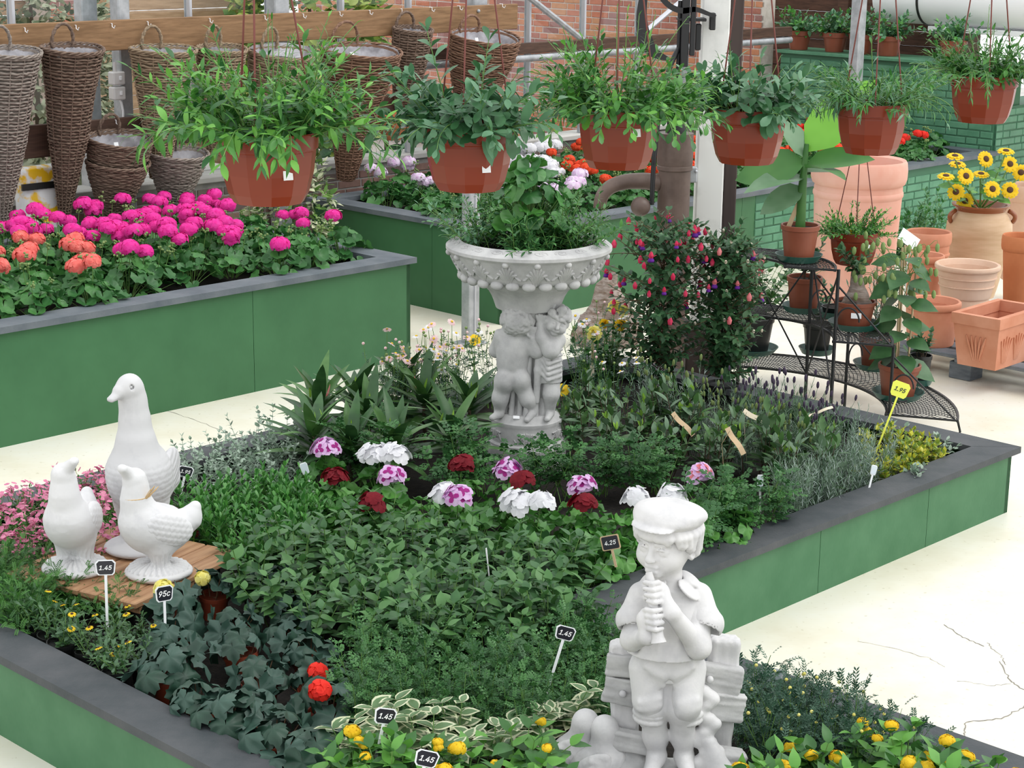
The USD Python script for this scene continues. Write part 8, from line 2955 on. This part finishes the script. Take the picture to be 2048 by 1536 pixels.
for k in range(70):
    g = r.uniform(0, 6.28)
    rr_ = 0.03 + 0.2 * math.sqrt(r.random())
    p = np.array([-0.06 + rr_ * math.cos(g), 0.02 + 0.6 * rr_ * math.sin(g), 0.36 + 0.30 * r.random()])
    v, f = ico(1.0, sub=1)
    obj("seed_pod", (v * [0.0115, 0.0115, 0.023] + p, f), PT["budgreen"], t, smooth=True)
    if k % 3 == 0:
        vines.append(bez((0, 0, 0.3 + 0.3 * r.random()), p + [0, 0, 0.10], p + [0, 0, 0.02], 7))
emit_stems(t, vines, STEM, 0.002, name="tendril")
t = thing("plant_card", "white information card leaning in the vine beside the terracotta pots", "card", at_b(1818, 478, 5.1))
obj("card", xf(bbox((-0.055, 0, -0.035), (0.055, 0.003, 0.035)), ry(0.6) @ rx(-0.5)), M["sticker"], t)
obj("clip_stake", tube([(0, 0.005, 0), (0.0, 0.01, -0.3)], 0.003, 5), M["tag_white"], t)
t = thing("blue_card", "pale blue card standing in the pot behind the vine", "card", low2)
obj("card", xf(bbox((-0.022, 0, 0), (0.022, 0.002, 0.075)), ry(0.15), (-0.03, -0.05, 0)), M["tag_blue"], t)
obj("stick", tube([(-0.03, -0.05, -0.03), (-0.03, -0.05, 0.02)], 0.003, 5), M["tag_white"], t)

# ------------------------------------------------------------------ pallet with terracotta
PZ = 0.145
pal = thing("pallet", "weathered blue-grey wooden pallet under the terracotta pots", "pallet", [0, 0, 0])
pf = at(1930, 752, 0.0)
pa, pb = ab(pf)
for k in range(7):
    obj("plank", abox(pa - 0.12 + 0.17 * k, pa + 0.0 + 0.17 * k, pb - 1.2, pb + 0.42, 0.122, PZ, 0.004), M["pallet"], pal)
for j in range(3):
    b0 = pb - 0.06 - 0.5 * j + 0.02
    obj("stringer", abox(pa - 0.12, pa + 1.05, b0 - 0.05, b0 + 0.05, 0.1, 0.1215, 0.004), M["pallet"], pal)
    for q in range(3):
        obj("block", abox(pa - 0.1 + 0.5 * q, pa + 0.04 + 0.5 * q, b0 - 0.05, b0 + 0.09, 0.0, 0.0995, 0.005), M["pallet"], pal)
obj("stringer", abox(pa - 0.12, pa + 1.05, pb + 0.32, pb + 0.42, 0.1, 0.1215, 0.004), M["pallet"], pal)
obj("block", abox(pa - 0.1, pa + 0.04, pb + 0.30, pb + 0.42, 0.0, 0.0995, 0.005), M["pallet"], pal)


def terra(pxx, y_rim, w_px, hgt, label, m, loc_y=None, z=PZ, rim=True, rings=(), taper=0.78, name="terracotta_pot", Y=None, n=48):
    """A round clay pot: its rim centred at a pixel, w_px wide, at depth Y."""
    mm = Y / FPX / (FWD[1])
    R = w_px * mm / 2 * 1.0
    d = ray(pxx, y_rim)
    c = EYE + d * (Y / d[1])
    zt = c[2]
    h = hgt if hgt else zt - z
    t = thing(name, label, "pot", [c[0], c[1], zt - h])
    pr = [(0, 0), (R * taper, 0), (R * (taper + 0.02), 0.01)]
    pr += [(R * (taper + (0.94 - taper) * 0.85), h * 0.80)]
    obj("body", lathe(pr + [(R * 0.90, h * 0.84), (R * 0.80, h * 0.84), (R * 0.7, h * 0.2), (0, h * 0.18)], n), m, t, smooth=40)
    rp = [(R * 0.90, h * 0.82), (R * 0.96, h * 0.835), (R * 0.995, h * 0.87), (R, h * 0.93), (R * 0.985, h * 0.98), (R * 0.95, h), (R * 0.89, h * 0.985), (R * 0.84, h * 0.9), (R * 0.80, h * 0.8)]
    obj("rim", lathe(rp, n), m, t, smooth=40)
    for q in rings:
        rq = R * np.interp(q, [0, 0.8], [taper, taper + (0.94 - taper) * 0.85])
        obj("ring", lathe([(rq, h * (q - 0.025)), (rq + 0.008, h * (q - 0.01)), (rq + 0.008, h * (q + 0.01)), (rq, h * (q + 0.025))], n), m, t, smooth=40)
    return t, c, R


terra(1720, 318, 186, None, "large pink terracotta pot standing behind the banana plant", M["terra_pink"], z=0.0, Y=12.6, rings=(0.76,), taper=0.80)
terra(1858, 462, 90, None, "terracotta pot with a thick lip left of the sunflower jar", M["terra"], Y=11.7, rings=(0.7,))
terra(1850, 508, 78, 0.26, "terracotta pot half hidden behind the vine", M["terra"], Y=11.3, rings=(0.72,))
t_, c_, r_ = terra(1936, 527, 128, 0.20, "pale wide terracotta bowl planter in the middle of the pots", M["terra_pale"], Y=11.0, rings=(0.62, 0.36), taper=0.74)
b2 = thing("terracotta_pot", "upturned terracotta pot under the pale bowl planter", "pot", [c_[0], c_[1], PZ])
obj("body", lathe([(0, 0), (r_ * 0.86, 0), (r_ * 0.86, 0.03), (r_ * 0.7, max(c_[2] - 0.2 - PZ, 0.05)), (0, max(c_[2] - 0.2 - PZ, 0.05))], 40), M["terra_pale"], b2, smooth=40)
obj("rim", lathe([(r_ * 0.86, 0), (r_ * 0.9, 0.005), (r_ * 0.9, 0.03), (r_ * 0.86, 0.035)], 40), M["terra_pale"], b2, smooth=40)
terra(1866, 600, 112, None, "smooth terracotta pot at the near left of the pallet", M["terra"], Y=10.6, taper=0.8)
terra(2046, 470, 80, None, "orange glazed pot at the right edge beside the sunflower jar", M["terra_orange"], Y=11.2, taper=0.6)
terra(2052, 368, 80, None, "brown-rimmed clay pot behind the sunflowers at the right edge", M["terra_pale"], Y=12.6, taper=0.85)
# rectangular trough
tc = at(1990, 722, PZ)
t = thing("terracotta_trough", "rectangular terracotta trough with relief panels at the right edge", "trough", [tc[0], tc[1], PZ], ROT_A + 0.02)
tl, tw_, th_ = 0.52, 0.30, 0.30
m1 = M["terra"]


def frustum(l0, w0, l1, w1, z0, z1, thk, floor=True):
    o0, o1 = np.array([(-l0, -w0), (l0, -w0), (l0, w0), (-l0, w0)]) / 2, np.array([(-l1, -w1), (l1, -w1), (l1, w1), (-l1, w1)]) / 2
    i1, i0 = o1 - np.sign(o1) * thk, o0 - np.sign(o0) * thk
    v = [(*p, z0) for p in o0] + [(*p, z1) for p in o1] + [(*p, z1) for p in i1] + [(*p, z0 + thk) for p in i0]
    f = []
    for k in range(4):
        j = (k + 1) % 4
        f += [(k, j, 4 + j), (k, 4 + j, 4 + k), (4 + k, 4 + j, 8 + j), (4 + k, 8 + j, 8 + k), (8 + k, 8 + j, 12 + j), (8 + k, 12 + j, 12 + k)]
    if floor:
        f += [(0, 2, 1), (0, 3, 2), (12, 13, 14), (12, 14, 15)]
    else:
        f += [(k, 12 + k, 12 + (k + 1) % 4) for k in range(4)] + [(k, 12 + (k + 1) % 4, (k + 1) % 4) for k in range(4)]
        for k in range(4):
            v[12 + k] = (*v[12 + k][:2], z0)
    return np.array(v, float), np.array(f)


obj("body", frustum(tl * 0.82, tw_ * 0.78, tl * 0.96, tw_ * 0.95, 0, th_ * 0.86, 0.02), m1, t)
obj("rim", frustum(tl * 0.99, tw_ * 0.99, tl, tw_, th_ * 0.80, th_, 0.035, False), m1, t)
rel = []
for s in range(-1, 2):
    for j in range(-2, 3):
        x = 0.14 * s
        rel.append(tube([(x + 0.008 * j, -tw_ * 0.405, th_ * 0.12), (x + 0.020 * j, -tw_ * 0.435, th_ * 0.4), (x + 0.030 * j, -tw_ * 0.458, th_ * (0.62 - 0.03 * abs(j)))], [0.005, 0.009, 0.004], 5))
for j in range(-2, 3):
    rel.append(tube([(-tl * 0.42, 0.008 * j, th_ * 0.12), (-tl * 0.45, 0.02 * j, th_ * 0.4), (-tl * 0.465, 0.03 * j, th_ * 0.6)], [0.005, 0.009, 0.004], 5))
obj("leaf_relief", cat_m(rel), m1, t, smooth=True, kind="stuff")
# sunflower jar
jd = ray(1962, 408)
jc = EYE + jd * (12.0 / jd[1])
jt = thing("clay_jar", "big pale clay jar with a brown glazed rim holding the sunflowers", "jar", [jc[0], jc[1], PZ])
jh = jc[2] - PZ
R = 0.205
obj("body", lathe([(0, 0), (R * 0.62, 0), (R * 0.70, jh * 0.1), (R * 0.92, jh * 0.45), (R * 1.04, jh * 0.70), (R * 1.02, jh * 0.80), (R * 0.86, jh * 0.90), (R * 0.76, jh * 0.935)], 56), M["jar"], jt, smooth=40)
obj("rim", lathe([(R * 0.76, jh * 0.93), (R * 0.80, jh * 0.965), (R * 0.90, jh * 0.985), (R * 0.91, jh), (R * 0.82, jh), (R * 0.7, jh * 0.94), (0, jh * 0.9)], 56), M["jar_rim"], jt, smooth=40)
for s in (-1, 1):
    obj("handle", tube(bez((s * R * 0.84, -0.04, jh * 0.94), (s * R * 1.14, -0.08, jh * 0.90), (s * R * 0.98, -0.05, jh * 0.82), 10), 0.015, 8), M["jar_rim"], jt, smooth=True)
obj("glaze_run", xf(ico(1.0, sub=2), None, (0, 0, 0)), M["jar_rim"], jt, smooth=True) if False else None
SUNS = [(1910, 312, 1), (1915, 328, 1), (1972, 318, 0), (2012, 302, 1), (2020, 328, 0), (1932, 352, 0), (1912, 384, 0), (1930, 402, 0), (1985, 378, 0), (2020, 380, 0), (1892, 352, 1), (1962, 348, 1), (2042, 345, 0)]
for k, (x, y, side) in enumerate(SUNS):
    d = ray(x, y)
    Yk = 11.85 + 0.05 * ((k * 7) % 5) - (0.12 if y > 350 else 0)
    c = EYE + d * (Yk / d[1])
    t = thing("sunflower", None, "sunflower", c)
    r = np.random.default_rng(900 + k)
    Rm = (rx(1.15) @ rz(r.uniform(0, 6))) if not side else (rx(0.25) @ rz(r.uniform(0, 6)))
    if not side:
        Rm = rz(r.uniform(-0.4, 0.4)) @ Rm
    R_ = 0.058
    v, f = cat_m([petal_ring(15, 0.018, R_, 0.022, 0.12, rng=r, cup=0.3), petal_ring(13, 0.016, R_ * 0.85, 0.02, 0.3, z=0.003, twist=0.2, rng=r, cup=0.3)])
    obj("petals", xf((v, f), Rm), PT["yellow"], t, kind="stuff")
    e, ef = ico(0.021, sub=2)
    obj("flower_disc", xf((e * [1, 1, 0.45], ef), Rm, Rm @ np.array([0, 0, 0.003])), PT["brown"], t, smooth=True)
    foot = np.array([jc[0], jc[1], jc[2] - 0.05]) - c
    obj("stem", tube(bez(Rm @ np.array([0, 0, -0.004]), foot * [0.2, 0.2, 0.4] + [0, 0.02, 0], foot + [0.02 * math.cos(k), 0.02 * math.sin(k), 0], 7), 0.005, 6), STEM, t, smooth=True)
    for j in range(2):
        u = bez(np.zeros(3), foot * [0.2, 0.2, 0.4] + [0, 0.02, 0], foot, 7)[2 + j]
        g = r.uniform(0, 6.28)
        v, f, n = pose(LT[0], u, np.array([math.cos(g), math.sin(g) - 0.5, 0.1]), UPZ + [0, -0.7, 0], 0.10, wid=1.1)
        raw_mesh(fresh(str(t.GetPath()), "leaf"), v, f, L["hang"][j % 2], n)
    row = "top" if y < 335 else "middle" if y < 360 else "lower"
    same = sorted([q[0] for q in SUNS if ("top" if q[1] < 335 else "middle" if q[1] < 360 else "lower") == row])
    t.SetCustomDataByKey("label", f"yellow sunflower in the clay jar, {NTH[same.index(x)]} from the left in the {row} row")
    t.SetCustomDataByKey("group", "sunflowers in the clay jar")

# ------------------------------------------------------------------ green potted seedlings on the wall, herbs by the brick bed
mini = None
WP = [(1597, 102, "leftmost"), (1668, 108, "second"), (1722, 116, "third"), (1776, 118, "fourth"), (1905, 122, "rightmost visible")]
for k, (x, y, nth) in enumerate(WP):
    c = at_a(x, y, 14.55 if k else 14.5)
    c[2] = 1.332
    t = thing("wall_pot", f"brown flower pot on the green brick wall, {nth} from the left", "pot", c)
    obj("body", lathe([(0, 0), (0.082, 0), (0.105, 0.13), (0.09, 0.13), (0, 0.1)], 28), M["pot"], t, smooth=40)
    obj("rim", lathe([(0.105, 0.128), (0.118, 0.132), (0.122, 0.172), (0.116, 0.176), (0.106, 0.172), (0.10, 0.13)], 28), M["pot"], t, smooth=40)
    r = np.random.default_rng(950 + k)
    p = thing("wall_seedling", f"mass of pale green leaves in the {nth} pot on the green wall", "plant", c + [0, 0, 0.15])
    st, lv = [], []
    for j in range(26):
        s = arc_stem(r, (r.normal(0, 0.03), r.normal(0, 0.03), 0), r.uniform(0, 6.28), r.uniform(0.2, 1.3), r.uniform(0.16, 0.26), r.uniform(-0.2, 0.4), 6)
        st.append(s)
        stem_leaves(r, s, DI + EU, dict(s0=0.075, s1=0.055, nodes=6, per=2, open=1.0, start=0.2), lv)
    emit(p, lv, [L["petunia"][1], L["bushy"][1], L["petunia"][1]], r, 0)
    emit_stems(p, st, STEM, 0.0025)
for k, (x, y, lab) in enumerate(((1850, 440, "tall weedy green plants between the pink pot and the sunflower jar"), (1800, 452, "low green plants behind the terracotta pots at left"))):
    c = at_b(x, y + 40, 7.55)
    t = thing("herb_clump", lab, "plant", [c[0], c[1], 0.0])
    r = np.random.default_rng(960 + k)
    st, lv = [], []
    for j in range(22):
        s = arc_stem(r, (r.normal(0, 0.08), r.normal(0, 0.08), 0), r.uniform(0, 6.28), r.uniform(0.0, 0.35), r.uniform(0.3, 0.55), r.uniform(-0.1, 0.3), 7)
        st.append(s)
        stem_leaves(r, s, DI + HE, dict(s0=0.06, s1=0.045, nodes=12, per=2, open=1.0, start=0.1), lv)
    emit(t, lv, [L["petunia"][1], L["bushy"][0]], r, 0)
    emit_stems(t, st, STEM, 0.003)
